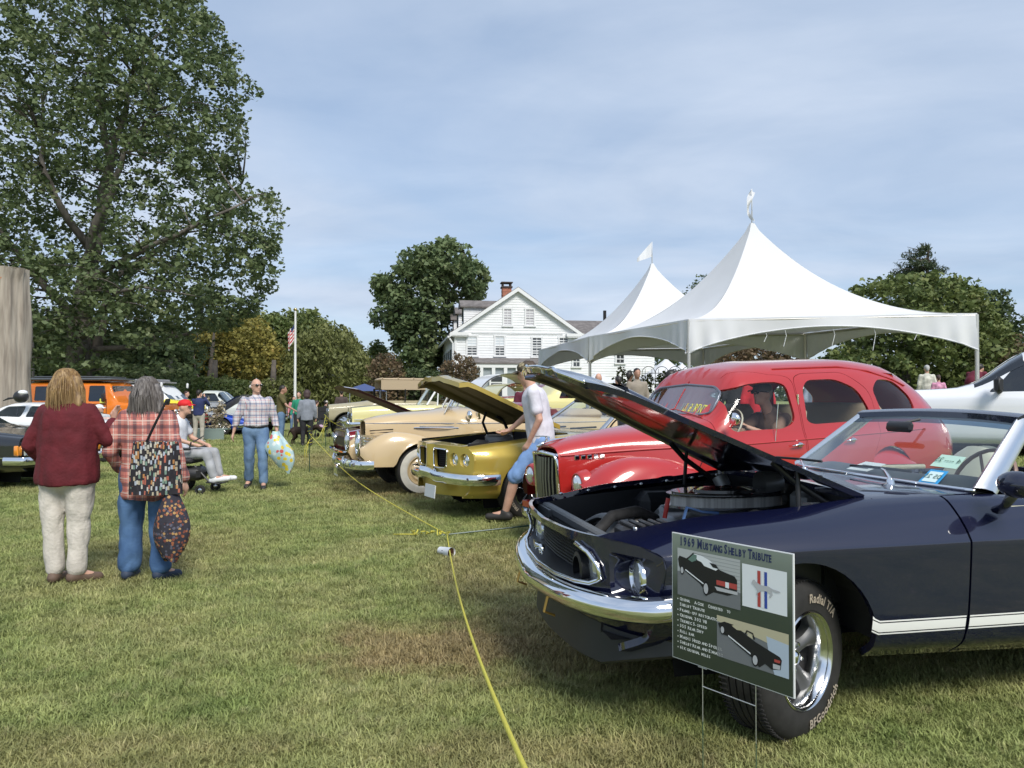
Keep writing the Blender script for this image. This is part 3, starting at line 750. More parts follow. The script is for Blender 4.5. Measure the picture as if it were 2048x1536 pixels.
m.add([(0, 0, -1), (Wd, 0, -1), (Wd, DP, -1), (0, DP, -1), (0, 0, EV), (Wd, 0, EV), (Wd, DP, EV), (0, DP, EV), (Wd / 2, 0.001, PK - .05), (Wd / 2, DP, PK - .05)], [(0, 4, 7, 3), (1, 2, 6, 5), (2, 3, 7, 9, 6), (0, 1, 5, 8, 4)])
m.build('wall', WSID, house)
m = MB(); t_ = 0.14; ov = 0.35
for sgn in (0, 1):
 sx = lambda x: x if not sgn else Wd - x
 k = (PK - EV) / (Wd / 2)
 a = (-ov, EV - ov * k); b = (Wd / 2, PK)
 for y0 in (-0.3,):
  vs_ = [(sx(a[0]), y0, a[1] + .02), (sx(b[0]), y0, b[1] + .02), (sx(b[0]), DP + .3, b[1] + .02), (sx(a[0]), DP + .3, a[1] + .02)]
  vs_ += [(v[0], v[1], v[2] + t_) for v in vs_]
  m.add(vs_, [(0, 1, 2, 3), (7, 6, 5, 4), (0, 4, 5, 1), (1, 5, 6, 2), (2, 6, 7, 3), (3, 7, 4, 0)])
roof = m.build('roof', SHING, house)
m = MB()    # rake boards, returns and corner boards
for sgn in (0, 1):
 sx = lambda x: x if not sgn else Wd - x
 k = (PK - EV) / (Wd / 2)
 m.add([(sx(-ov), -.33, EV - ov * k - .12), (sx(Wd / 2), -.33, PK - .14), (sx(Wd / 2), -.33, PK + .12), (sx(-ov), -.33, EV - ov * k + .12),
   (sx(-ov), -.03, EV - ov * k - .12), (sx(Wd / 2), -.03, PK - .14)], [(0, 1, 2, 3), (0, 4, 5, 1)])
 m.box((sx(.30), -.17, EV - .12), (1.2, .34, .2)); m.box((sx(.3), -.17, EV - .25), (1.05, .28, .08))
 m.box((sx(.06), -.03, EV / 2), (.16, .06, EV))
m.box((Wd / 2, -.045, EV - .05 - 0.0), (Wd - 2.2, .02, .05))
m.build('trim', WTRIM, house)
def win(parent, x0, x1, z0, z1, y=-0.03, upper=None, lower=None, cols=2, rows=(1, 1), ax='x'):
 w = MB(); fw = 0.10; c = ((x0 + x1) / 2, y, (z0 + z1) / 2)
 def bx(cx, cz, sx, sz, yy, dep, mb_):
  if ax == 'x': mb_.box((cx, yy, cz), (sx, dep, sz))
  else: mb_.box((yy, cx, cz), (dep, sx, sz))
 bx(c[0], z1 + fw / 2, x1 - x0 + 2 * fw + .06, fw, y, .08, w); bx(c[0], z0 - fw / 2, x1 - x0 + 2 * fw + .1, fw, y - .01, .12, w)
 bx(x0 - fw / 2, c[2], fw, z1 - z0 - .002, y, .08, w); bx(x1 + fw / 2, c[2], fw, z1 - z0 - .002, y, .08, w)
 bx(c[0], c[2], x1 - x0 - .004, .055, y + .002, .05, w)
 for half, rw in ((0, rows[0]), (1, rows[1])):
  a, b = (z0, c[2]) if half == 0 else (c[2], z1)
  for i in range(1, cols): bx(x0 + (x1 - x0) * i / cols, (a + b) / 2, .03, b - a - .06, y + .012, .03, w)
  for i in range(1, rw): bx(c[0], a + (b - a) * i / rw, x1 - x0 - .01, .03, y + .014, .028, w)
 fo = w.build('window', WTRIM, parent)
 for half, mt in ((0, lower or WINGL), (1, upper or WINGL)):
  a, b = (z0 + .002, c[2] - .028) if half == 0 else (c[2] + .028, z1 - .002)
  g = MB(); bx(c[0], (a + b) / 2, x1 - x0 - .002, b - a, y + .02, .012, g); g.build('pane', mt, fo)
 return fo
for (a, b, c, d, up, lo) in [(1008, 1022, 618, 651, CURT, CURT), (1052, 1067, 619, 651, CURT, CURT), (935, 953, 673, 711, BLIND, WINGL), (991, 1008, 673, 711, BLIND, WINGL), (1065, 1082, 676, 713, WINGL, WINGL), (1119, 1135, 676, 713, WINGL, WINGL)]:
 x0, z1 = hx(a, c); x1, z0 = hx(b, d); win(house, x0, x1, z0, z1, upper=up, lower=lo, rows=(1, 1) if up is not WINGL else (2, 2))
for k in range(7):   # long side wall on the left with shuttered windows
 y0 = 1.2 + k * 2.1
 win(house, y0, y0 + .8, 2.5, 3.9, y=-0.03, ax='y')
 for yy in (y0 - .32, y0 + 1.12): s_ = MB(); s_.box((-.045, yy, 3.2), (.05, .4, 1.45)); s_.build('shutter', mat('dark_green_shutter', (.02, .035, .03)), house)
m = MB(); m.box((-.42, DP / 2, EV - .33), (.12, DP + .6, .12)); m.tube([(-.4, -.2, EV - .35), (-.12, -.14, EV - .75), (-.12, -.1, 0)], .06, n=6); m.tube([(-.42, DP + .1, EV - .35), (-.3, DP + .1, EV - .6), (-.3, DP + .1, 0)], .06, n=6)
m.build('gutter', WTRIM, house)
def dormer(y0, w, h):
 """shed box on the left slope: front wall faces left (-x)"""
 k = (PK - EV) / (Wd / 2); x0 = 0.75; zb = EV + x0 * k + .1; zt = zb + h; x1 = min((zt - EV) / k, Wd / 2)
 d = MB(); z = zb - .3
 n = 9
 for i in range(n):
  za, zb2 = zb + (zt - zb) * i / n, zb + (zt - zb) * (i + 1) / n
  xa = (za - EV) / k + 0.0; xb = (zb2 - EV) / k
  for yy, s2 in ((y0, -1), (y0 + w, 1)):
   d.add([(x0, yy + s2 * .02, za), (xa + .15, yy + s2 * .02, za), (xb + .15, yy, zb2), (x0, yy, zb2)], [(0, 1, 2, 3)])
 d.add([(x0, y0, zb - .15), (x0, y0 + w, zb - .15), (x0, y0 + w, zt), (x0, y0, zt)], [(0, 1, 2, 3)])
 o = d.build('dormer', WSID, house)
 r_ = MB(); pk = .42
 # little gable roof running back into the slope
 r_.add([(x0 - .25, y0 - .22, zt - .08), (x0 - .25, y0 + w / 2, zt + pk), (x0 - .25, y0 + w + .22, zt - .08), (x1 + .3, y0 - .22, zt - .08), (x1 + .9, y0 + w / 2, zt + pk), (x1 + .3, y0 + w + .22, zt - .08),
   (x0 - .25, y0 - .22, zt - .17), (x0 - .25, y0 + w + .22, zt - .17), (x1 + .3, y0 - .22, zt - .17)], [(0, 1, 4, 3), (1, 2, 5, 4), (0, 6, 7, 2, 1), (0, 3, 8, 6)])
 r_.build('dormer_roof', SHING, o)
 w_ = MB(); w_.box((x0 - .02, y0 + w / 2, zb + h / 2), (.03, .7, h * .7)); w_.build('window', WINGL, o)
dormer(1.6, 1.5, 1.35); dormer(5.8, 1.5, 1.35); dormer(10.2, 1.5, 1.35)
def chimney(x, y, z0, z1, w):
 c = MB(); rows = max(3, int((z1 - z0) / .13))
 for i in range(rows):
  a = z0 + (z1 - z0) * i / rows; b = z0 + (z1 - z0) * (i + 1) / rows
  c.box((x, y, (a + b) / 2), (w - .02 * (i % 2), w - .02 * (i % 2), b - a - .006))
 o = c.build('chimney', BRICK, roof)
 c = MB(); c.box((x, y, z1 + .05), (w + .12, w + .12, .1)); c.box((x, y, z1 + .36), (w + .16, w + .16, .07))
 for a in (-1, 1):
  for b in (-1, 1): c.box((x + a * w * .42, y + b * w * .42, z1 + .21), (.09, .09, .23))
 c.build('chimney_cap', mat('sooty_cap', (.06, .045, .04), rough=.9), roof)
px_, pz_ = hx(1020, 600)
chimney(px_, 1.6, PK - 1.3, place(1020, 576, 52).z - HG, .62); chimney(2.7, 9.0, PK - 1.6, place(989, 606, 59).z - HG - .25, .62)
# porch across the front
x0, z1 = hx(930, 717); xe, z0 = hx(1075, 728)
m = MB(); m.add([(x0 + .6, -.02, z1 + .05), (xe, -.02, z1 + .05), (xe + .1, -1.9, z0), (x0 - .1, -1.9, z0), (x0 - .1, -1.9, z0 - .1), (xe + .1, -1.9, z0 - .1), (x0 + .1, -.02, z0 - .1)], [(0, 3, 2, 1), (3, 4, 5, 2), (0, 6, 4, 3)])
m.build('porch_roof', SHING, house)
m = MB(); m.box(((x0 + xe) / 2, -1.75, z0 - .22), (xe - x0, .2, .22))
for q in range(7):
 xx = x0 + .1 + (xe - x0 - .2) * q / 6; m.box((xx, -1.75, (z0 - .33) / 2), (.22, .2, z0 - .34))
m.box(((x0 + xe) / 2, -1.73, .35), (xe - x0 - .1, .12, .7)); m.build('porch_posts', WTRIM, house)
m = MB(); m.box(((x0 + xe) / 2, -1.65, (z0 - .33) / 2 + .3), (xe - x0 - .3, .02, z0 - .9)); m.build('porch_windows', mat('porch_glass', (.30, .34, .36), rough=.15), house)
da, dz = hx(974, 736); db, _ = hx(997, 736)
m = MB(); m.box(((da + db) / 2, -1.86, 1.0), (db - da + .16, .05, 2.15)); dd = m.build('door', WTRIM, house)
m = MB(); m.box(((da + db) / 2, -1.895, .92), (db - da - .06, .02, 1.3)); m.box(((da + db) / 2, -1.895, 1.83), (db - da - .06, .02, .34)); m.build('pane', WINGL, dd)
# rear wing to the right
m = MB(); m.add([(Wd - .1, 4, EV + .15), (Wd + 7, 4, EV + .15), (Wd + 7, 7.5, PK - 1.2), (Wd / 2 + 1.2, 7.5, PK - 1.2), (Wd + 7.1, 3.9, EV + .05), (Wd - .1, 3.9, EV + .05), (Wd + 7, 11, EV)], [(0, 1, 2, 3), (0, 5, 4, 1), (1, 6, 2)])
m.build('wing_roof', SHING, house)
m = MB(); siding(m, Wd - .05, Wd + 6.8, -1, EV + .1, 4.4); m.add([(Wd + 6.8, 4.4, -1), (Wd + 6.8, 11, -1), (Wd + 6.8, 11, EV), (Wd + 6.8, 4.4, EV)], [(0, 1, 2, 3)]); m.build('wing_wall', WSID, house)
m = MB(); m.box((Wd + 3.9, 7.5, PK - .9), (.2, .2, 1.0)); m.build('vent_pipe', DARK, house)
# low wing seen under the tents
ax, _ = hx(1090, 760); bx_, _ = hx(1296, 760)
m = MB(); siding(m, ax, bx_, -1, 3.6, -.9); m.build('low_wing_wall', WSID, house)
for (a, b, c, d) in [(1225, 1239, 712, 727), (1140, 1152, 716, 734)]:
 xx0, zz1 = hx(a, c); xx1, zz0 = hx(b, d); win(house, xx0, xx1, zz0, zz1, y=-.96)
# ================================================================ tents
TENT = mat('white_tent_vinyl', (0.72, 0.73, 0.75), rough=0.55, spec=0.3, var=0.03, vscale=0.8, bump=0.12, bscale=3.0)
nt = TENT.node_tree; bsdf = nt.nodes['Principled BSDF']; tl = nt.nodes.new('ShaderNodeBsdfTranslucent'); tl.inputs[0].default_value = (.5, .5, .52, 1)
mxs = nt.nodes.new('ShaderNodeMixShader'); mxs.inputs[0].default_value = .10; nt.links.new(bsdf.outputs[0], mxs.inputs[1]); nt.links.new(tl.outputs[0], mxs.inputs[2]); nt.links.new(mxs.outputs[0], nt.nodes['Material Output'].inputs[0])
ALU = mat('aluminium_pole', (0.62, 0.60, 0.56), rough=0.35, metal=0.7)
def tent(name, label, P, ze, zp, sides, posts, hv=0.86, ha=0.24, group=None):
 """P: four corners (x, y) in order, ze eave height, zp peak"""
 cx, cy = sum(p[0] for p in P) / 4, sum(p[1] for p in P) / 4; g = ground_h(cx, cy)
 t = thing(name, label, 'tent', (cx, cy, g), group=group); Q = [(p[0] - cx, p[1] - cy) for p in P]
 m = MB(); nu, nv = 26, 26; ez, pz = ze - g, zp - g
 for i in range(4):
  a, b = Q[i], Q[(i + 1) % 4]
  def f(u, v):
   x, y = a[0] + (b[0] - a[0]) * u, a[1] + (b[1] - a[1]) * u
   s = 1 - v; rr = 0.012; x2, y2 = x * max(s, rr), y * max(s, rr)
   cat = v ** 2.25 * 0.93 + v * 0.07
   hip = abs(2 * u - 1) ** 2            # hips stand a little proud of the panels
   z = ez + (pz - ez) * cat - 0.16 * (1 - hip) * math.sin(PI * min(1, v * 1.02)) * 1.0 * (1 - v)
   wr = 0.012 * math.sin(u * 60 + v * 9) * (1 - v) * hip ** 3
   return (x2, y2, z + wr)
  m.grid(f, nu, nv)
 m.build('canopy', TENT, t, smooth=50)
 for i in sides:
  a, b = Q[i], Q[(i + 1) % 4]; m = MB(); d = Vector((b[0] - a[0], b[1] - a[1])); n_ = Vector((d.y, -d.x)).normalized()
  def f(u, v):
   arch = hv + (ha - hv) * math.sin(PI * u) ** 0.75
   z = ez - 0.0 - arch * v; e = abs(2 * u - 1) ** 8
   off = 0.03 + (0.05 * math.sin(u * 95) + .03 * math.sin(u * 41 + v * 3)) * e ** .5 * v + 0.03 * math.sin(u * 14) * v
   return (a[0] + d.x * u + n_.x * off, a[1] + d.y * u + n_.y * off, z)
  m.grid(f, 120, 6); m.build('valance', TENT, t, smooth=60)
  m = MB(); m.tube([(f(k / 40, 1)[0], f(k / 40, 1)[1], f(k / 40, 1)[2]) for k in range(41)], .018, n=5); m.build('hem', TENT, t)
  m = MB(); m.tube([(a[0], a[1], ez - .05), (b[0], b[1], ez - .05)], .035, n=6); m.build('eave_rail', ALU, t)
 for i in posts:
  p = Q[i]; g2 = ground_h(P[i][0], P[i][1]) - g
  m = MB(); m.tube([(p[0], p[1], g2 - .05), (p[0], p[1], ez - .03)], .045, n=12); m.box((p[0], p[1], g2 + .01), (.22, .22, .02)); m.build('pole', ALU, t, smooth=50)
 m = MB(); m.tube([(0, 0, pz - 1.4), (0, 0, pz + .32)], .02, n=8); m.build('mast', ALU, t)
 m = MB()
 def f(u, v):
  return (-.02 - .52 * u, .10 * math.sin(u * 6) * u, pz + .30 + .52 * (v * (1 - u * .75)) - .20 * u - 0.05)
 if name == 'frame_tent': 
  def f(u, v): return (-.16 * math.sin(u * 3.0) + .10 * v, .08 * math.sin(u * 9 + v * 3), pz + .95 - .85 * u - .10 * v)
  m.tube([(0, 0, pz + .3), (0, 0, pz + .95)], .014, n=6)
 else: m.tube([(0, 0, pz + .3), (0, 0, pz + .78)], .014, n=6)
 m.grid(f, 14, 8); m.build('pennant', TENT, t, smooth=180)
 return t
TA = [(4.42, 19.2), (10.79, 17.83), (8.86, 23.2), (2.49, 24.56)]
TB = [(2.49, 24.56), (8.86, 23.2), (7.5, 30.1), (1.13, 31.5)]
tA = tent('frame_tent', 'large white peaked tent nearest, with its flag folded over', TA, 3.40, 6.27, (0, 1, 2, 3), (0, 1, 2, 3), group='joined white peaked tents')
tB = tent('peaked_tent', 'second white peaked tent behind, flag streaming to the left', TB, 3.40, 6.22, (1, 2, 3), (2, 3), group='joined white peaked tents')
# rolled door flap and ties hanging at the shared corner
m = MB(); g0 = ground_h(6.6, 21.2)
for k in range(5):
 u = [.28, .52, .66, .8, .35][k]; x = TA[0][0] + (TA[1][0] - TA[0][0]) * u; y = TA[0][1] + (TA[1][1] - TA[0][1]) * u
 m.tube([(x, y, 3.1), (x + .04, y, 2.95), (x - .03, y, 2.8 - .12 * (k % 3))], .008, n=4)
m.build('tie_cord', WTRIM, tA).location = (-6.64, -21.1975, -g0)
# marquee tops behind
for (px, py, Y, w, h, lab) in [(1332, 716, 44, 2.2, 1.5, 'small white marquee top behind the arched garden railing'), (1364, 726, 40, 1.3, .9, 'smaller white canopy at the left of the near tent pole'), (1195, 745, 42, 1.4, .6, 'low white canopy under the far tent corner')]:
 p = place(px, py, Y); g = ground_h(p.x, Y); t = thing('marquee', lab, 'tent', (p.x, Y, g)); m = MB(); zt = p.z - g
 def f(u, v):
  a = 2 * PI * u; q = 1 - v; return (w * q * math.cos(a) * (1 + .12 * math.cos(4 * a) ** 2), w * q * math.sin(a), zt - h + h * v ** 1.4)
 m.grid(f, 32, 10, wrapu=True); m.build('canopy', TENT, t, smooth=40)
 m = MB()
 for k in range(4): m.tube([(w * math.cos(k * PI / 2 + .785), w * math.sin(k * PI / 2 + .785), 0), (w * math.cos(k * PI / 2 + .785), w * math.sin(k * PI / 2 + .785), zt - h + .03)], .03, n=6)
 m.build('poles', ALU, t)
def trellis():
 Y = 30; a = place(1284, 796, Y); g = ground_h(a.x, Y); t = thing('arched_railing', 'dark iron railing with round arches behind the tent', 'railing', (a.x, Y, g))
 iron = mat('black_iron', (.03, .035, .035), rough=.5); W_ = .52; ht = place(1284, 733, Y).z - g
 for k in range(5):
  x = k * W_; m = MB(); q = [(x, 0, 0), (x, 0, ht - W_ / 2)] + [(x + W_ / 2 - W_ / 2 * math.cos(b * PI / 10), 0, ht - W_ / 2 + W_ / 2 * math.sin(b * PI / 10)) for b in range(1, 10)] + [(x + W_, 0, ht - W_ / 2), (x + W_, 0, 0)]
  m.tube(q, .013, n=5); m.tube([(x + W_ * .25, 0, 0), (x + W_ * .25, 0, ht - .1)], .008, n=4); m.tube([(x + W_ * .75, 0, 0), (x + W_ * .75, 0, ht - .1)], .008, n=4); m.build('arch', iron, t)
 m = MB(); m.tube([(0, 0, ht - W_ * .5), (5 * W_, 0, ht - W_ * .5)], .014, n=5); m.tube([(0, 0, .3), (5 * W_, 0, .3)], .014, n=5); m.build('rail', iron, t)
trellis()
def plant(px, py, Y, w, h, lf, lab, seed):
 p = place(px, py, Y); g = ground_h(p.x, Y); t = thing('garden_plant', lab, 'plant', (p.x, Y, g)); r = random.Random(seed)
 H = p.z - g; C = np.array([(r.uniform(-w, w), r.uniform(-w, w), H - h * r.random() ** .8) for _ in range(60)]); m_ = leaves_mesh(C, .16, 12, .11, seed); m_.materials.append(lf)
 o = bpy.data.objects.new('foliage', m_); COL.objects.link(o); o.parent = t
 m = MB()
 for k in range(8): m.tube([(r.uniform(-.1, .1), 0, 0), (C[k][0], C[k][1], C[k][2])], .012, n=4)
 m.build('stem', BARKD, t)
plant(1252, 738, 27, .35, 1.1, LF_BUSH, 'tall flowering plant left of the man in beige', 71)
plant(1310, 752, 28, .5, 1.2, LF_OLIVE, 'grey green plant in front of the arched railing', 72)
plant(1345, 742, 27, .45, 1.4, LF_BUSH, 'leafy plant climbing at the right of the arched railing', 73)
# ================================================================ car library
def pchip(x, y, xi):
 """monotone cubic interpolation; y may have trailing axes"""
 x = np.asarray(x, float); y = np.asarray(y, float); xi = np.clip(np.asarray(xi, float), x[0], x[-1])
 sh = y.shape[1:]; y2 = y.reshape(len(x), -1)
 h = np.diff(x)[:, None]; d = np.diff(y2, axis=0) / h
 m = np.zeros_like(y2)
 if len(x) > 2:
  w1 = 2 * h[1:] + h[:-1]; w2 = h[1:] + 2 * h[:-1]
  with np.errstate(divide='ignore', invalid='ignore'):
   hm = (w1 + w2) / (w1 / d[:-1] + w2 / d[1:])
  m[1:-1] = np.where(d[:-1] * d[1:] > 0, hm, 0)
 m[0] = d[0]; m[-1] = d[-1]
 k = np.clip(np.searchsorted(x, xi, side='right') - 1, 0, len(x) - 2)
 hh = h[k]; t = ((xi - x[k])[:, None]) / hh
 r = ((1 + 2 * t) * (1 - t) ** 2) * y2[k] + t * (1 - t) ** 2 * hh * m[k] + t * t * (3 - 2 * t) * y2[k + 1] + t * t * (t - 1) * hh * m[k + 1]
 return r.reshape((len(xi),) + sh)
class Surf:
 """half body: cross sections (lateral y, height z) at stations s, blended smoothly along and across"""
 def __init__(self, st, bend=None, ds=0.02, nw=10):
  ks = sorted(st); A = np.array([st[k] for k in ks], float); self.K = A.shape[1] - 1
  self.s0, self.s1 = ks[0], ks[-1]; self.S = np.arange(self.s0, self.s1 + 1e-6, ds)
  if self.S[-1] < self.s1 - 1e-6: self.S = np.append(self.S, self.s1)
  D = pchip(ks, A, self.S)                       # ns, K+1, 2
  self.Wd = np.linspace(0, self.K, self.K * nw + 1)
  T = pchip(np.arange(self.K + 1), np.swapaxes(D, 0, 1), self.Wd)   # nw, ns, 2
  G = np.swapaxes(T, 0, 1)
  P = np.empty(G.shape[:2] + (3,)); P[..., 0] = self.S[:, None]; P[..., 1] = G[..., 0]; P[..., 2] = G[..., 1]
  self.raw = P.copy()
  if bend is not None: P[..., 0] = P[..., 0] + bend(P[..., 0], P[..., 1], P[..., 2])
  self.P = P
  du = np.gradient(P, axis=0); dv = np.gradient(P, axis=1)
  N = np.cross(du, dv); ln = np.linalg.norm(N, axis=2); ln[ln < 1e-12] = 1
  N = N / ln[..., None]
  # smooth normals lightly to soften discretisation
  for _ in range(2):
   M = N.copy(); M[1:-1] += 0.5 * (N[2:] + N[:-2]); M[:, 1:-1] += 0.5 * (N[:, 2:] + N[:, :-2]); N = M / np.maximum(np.linalg.norm(M, axis=2), 1e-9)[..., None]
  if N[len(N) // 2, len(self.Wd) // 4, 1] < 0: N = -N
  N[:, -1, 1] = 0
  self.N = N
 def _bl(self, A, s, w):
  fi = np.clip((np.asarray(s, float) - self.s0) / (self.S[1] - self.S[0]), 0, len(self.S) - 1.0001); i = fi.astype(int); f = (fi - i)[:, None]
  fj = np.clip(np.asarray(w, float) / (self.Wd[1]), 0, len(self.Wd) - 1.0001); j = fj.astype(int); g = (fj - j)[:, None]
  return (A[i, j] * (1 - f) + A[i + 1, j] * f) * (1 - g) + (A[i, j + 1] * (1 - f) + A[i + 1, j + 1] * f) * g
 def at(self, s, w): return self._bl(self.P, np.atleast_1d(s), np.atleast_1d(w))
 def nr(self, s, w):
  n = self._bl(self.N, np.atleast_1d(s), np.atleast_1d(w)); return n / np.maximum(np.linalg.norm(n, axis=1), 1e-9)[:, None]
 def sec(self, s):
  fi = min(max((s - self.s0) / (self.S[1] - self.S[0]), 0), len(self.S) - 1.0001); i = int(fi); f = fi - i
  return self.raw[i] * (1 - f) + self.raw[min(i + 1, len(self.S) - 1)] * f
 def wz(self, s, z, w0=0, w1=None):
  """w of the section point at height z"""
  c = self.sec(s); a = int(w0 / self.Wd[1]); b = int((w1 if w1 is not None else self.K) / self.Wd[1]) + 1
  zz = np.maximum.accumulate(c[a:b, 2]) + np.arange(b - a) * 1e-7
  return float(np.interp(z, zz, self.Wd[a:b]))
 def wy(self, s, y, w0=0):
  c = self.sec(s); a = int(w0 / self.Wd[1]); yy = c[a:, 1][::-1]; yy = np.maximum.accumulate(yy) + np.arange(len(yy)) * 1e-7
  return float(np.interp(y, yy, self.Wd[a:][::-1]))
 def loopz(self, pts, w0=0, w1=None): return [(s, self.wz(s, z, w0, w1)) for s, z in pts]
def dens(loop, step=0.05, ws=0.22, closed=True):
 out = []; n = len(loop)
 for i in range(n if closed else n - 1):
  a, b = loop[i], loop[(i + 1) % n]; L = math.hypot(b[0] - a[0], (b[1] - a[1]) * ws); k = max(1, int(math.ceil(L / step)))
  for j in range(k): out.append((a[0] + (b[0] - a[0]) * j / k, a[1] + (b[1] - a[1]) * j / k))
 if not closed: out.append(loop[-1])
 return out
def rrect(pts, r, n=5):
 """round the corners of a closed polygon in (s, z)"""
 out = []; k = len(pts)
 for i in range(k):
  p, a, b = Vector(pts[i]), Vector(pts[i - 1]), Vector(pts[(i + 1) % k]); rr = r[i] if isinstance(r, (list, tuple)) else r
  if rr <= 0: out.append(tuple(p)); continue
  d1 = (a - p); d2 = (b - p); t = min(rr, d1.length * .49, d2.length * .49); q1 = p + d1.normalized() * t; q2 = p + d2.normalized() * t
  for j in range(n + 1):
   f = j / n; out.append(tuple((1 - f) ** 2 * q1 + 2 * f * (1 - f) * p + f * f * q2))
 return out
def arch_loop(S, w_at, xc, zc, R, n=20, zf=1.0):
 """opening edge of a wheel arch from front to back along the bottom edge (as (s, w) points)"""
 pts = []
 for i in range(n + 1):
  a = PI - PI * i / n; s = xc + R * math.cos(a); z = zc + R * zf * math.sin(a) ** 0.9
  pts.append((s, w_at(s, z)))
 return pts
def _inv(poly, X, Y):
 c = np.zeros(len(X), bool); j = len(poly) - 1
 for i in range(len(poly)):
  xi, yi = poly[i]; xj, yj = poly[j]
  if yi != yj:
   m = ((yi > Y) != (yj > Y)) & (X < (xj - xi) * (Y - yi) / (yj - yi) + xi); c ^= m
  j = i
 return c
def panel(S, outer, holes, name, m, parent, ds=0.09, dw=0.34, both=True, off=0.0, flange=0.014, ws=0.22, sel=None):
 """one body panel cut out of the surface: outer loop and holes in (s, w)"""
 if both and max(p[1] for p in outer) < S.K - .02:
  for sd in (-1, 1): r = panel(S, outer, holes, name, m, parent, ds, dw, True, off, flange, ws, sel=sd) if sel is None else None
  if sel is None: return r
 loops = [outer] + list(holes); V2 = []; E = []
 for lp in loops:
  d = dens(lp, ds * .7, ws); o = len(V2); V2 += d; E += [(o + i, o + (i + 1) % len(d)) for i in range(len(d))]
 nb = len(V2); xs_ = [p[0] for p in outer]; ys_ = [p[1] for p in outer]
 gx = np.arange(min(xs_) + ds * .5, max(xs_), ds); gy = np.arange(min(ys_) + dw * .5, max(ys_), dw)
 if len(gx) and len(gy):
  X, Y = np.meshgrid(gx, gy); X = X.ravel(); Y = Y.ravel(); k = _inv(outer, X, Y)
  for h in holes: k &= ~_inv(h, X, Y)
  X, Y = X[k], Y[k]; B = np.array(V2); keep = []
  for x, y in zip(X, Y):
   if (((B[:, 0] - x) / ds) ** 2 + ((B[:, 1] - y) / dw) ** 2).min() > 0.12: keep.append((x, y))
  V2 += keep
 r = delaunay_2d_cdt([Vector(v) for v in V2], E, [], 0, 1e-7)
 v2 = [tuple(v) for v in r[0]]; F = [f for f in r[2]]
 cx = np.array([sum(v2[i][0] for i in f) / len(f) for f in F]); cy = np.array([sum(v2[i][1] for i in f) / len(f) for f in F])
 k = _inv(outer, cx, cy)
 for h in holes: k &= ~_inv(h, cx, cy)
 F = [f for f, q in zip(F, k) if q]
 s_ = np.array([v[0] for v in v2]); w_ = np.array([v[1] for v in v2])
 P = S.at(s_, w_); N = S.nr(s_, w_); P = P + N * off
 sides = (sel,) if sel else (-1, 1) if both else (-1,)
 vs_, nn, fs = [], [], []
 for sd in sides:
  o = len(vs_); m3 = np.array([1, sd, 1]); vs_ += (P * m3).tolist(); nn += (N * m3).tolist()
  for f in F:
   g = [i + o for i in f]
   a, b, c = (np.array(vs_[g[q]]) for q in (0, 1, 2)); fn = np.cross(b - a, c - a)
   if np.dot(fn, nn[g[0]]) < 0: g = g[::-1]
   fs.append(g)
 # return flanges along every free edge except the centre seam
 if flange > 0:
  from collections import Counter
  cnt = Counter()
  for f in F:
   for i in range(len(f)): cnt[tuple(sorted((f[i], f[(i + 1) % len(f)])))] += 1
  be = [e for e, c in cnt.items() if c == 1 and not (w_[e[0]] > S.K - 1e-4 and w_[e[1]] > S.K - 1e-4)]
  for sd in sides:
   m3 = np.array([1, sd, 1]); ids = {}
   def gv(i, lv):
    if (i, lv) not in ids:
     ids[(i, lv)] = len(vs_); vs_.append(((P[i] - (N[i] * flange if lv else 0)) * m3).tolist()); nn.append([0, 0, 0])
    return ids[(i, lv)]
   for a, b in be: fs.append([gv(a, 0), gv(b, 0), gv(b, 1), gv(a, 1)])
 me = bpy.data.meshes.new(name); me.from_pydata(vs_, [], fs); me.materials.append(m)
 me.polygons.foreach_set('use_smooth', [True] * len(me.polygons)); me.update()
 cn = [tuple(n) for n in nn]
 for i, n in enumerate(cn):
  if n == (0, 0, 0): cn[i] = tuple(me.vertices[i].normal)
 me.normals_split_custom_set_from_vertices(cn)
 o = bpy.data.objects.new(name, me); COL.objects.link(o)
 if parent is not None: o.parent = parent
 return o
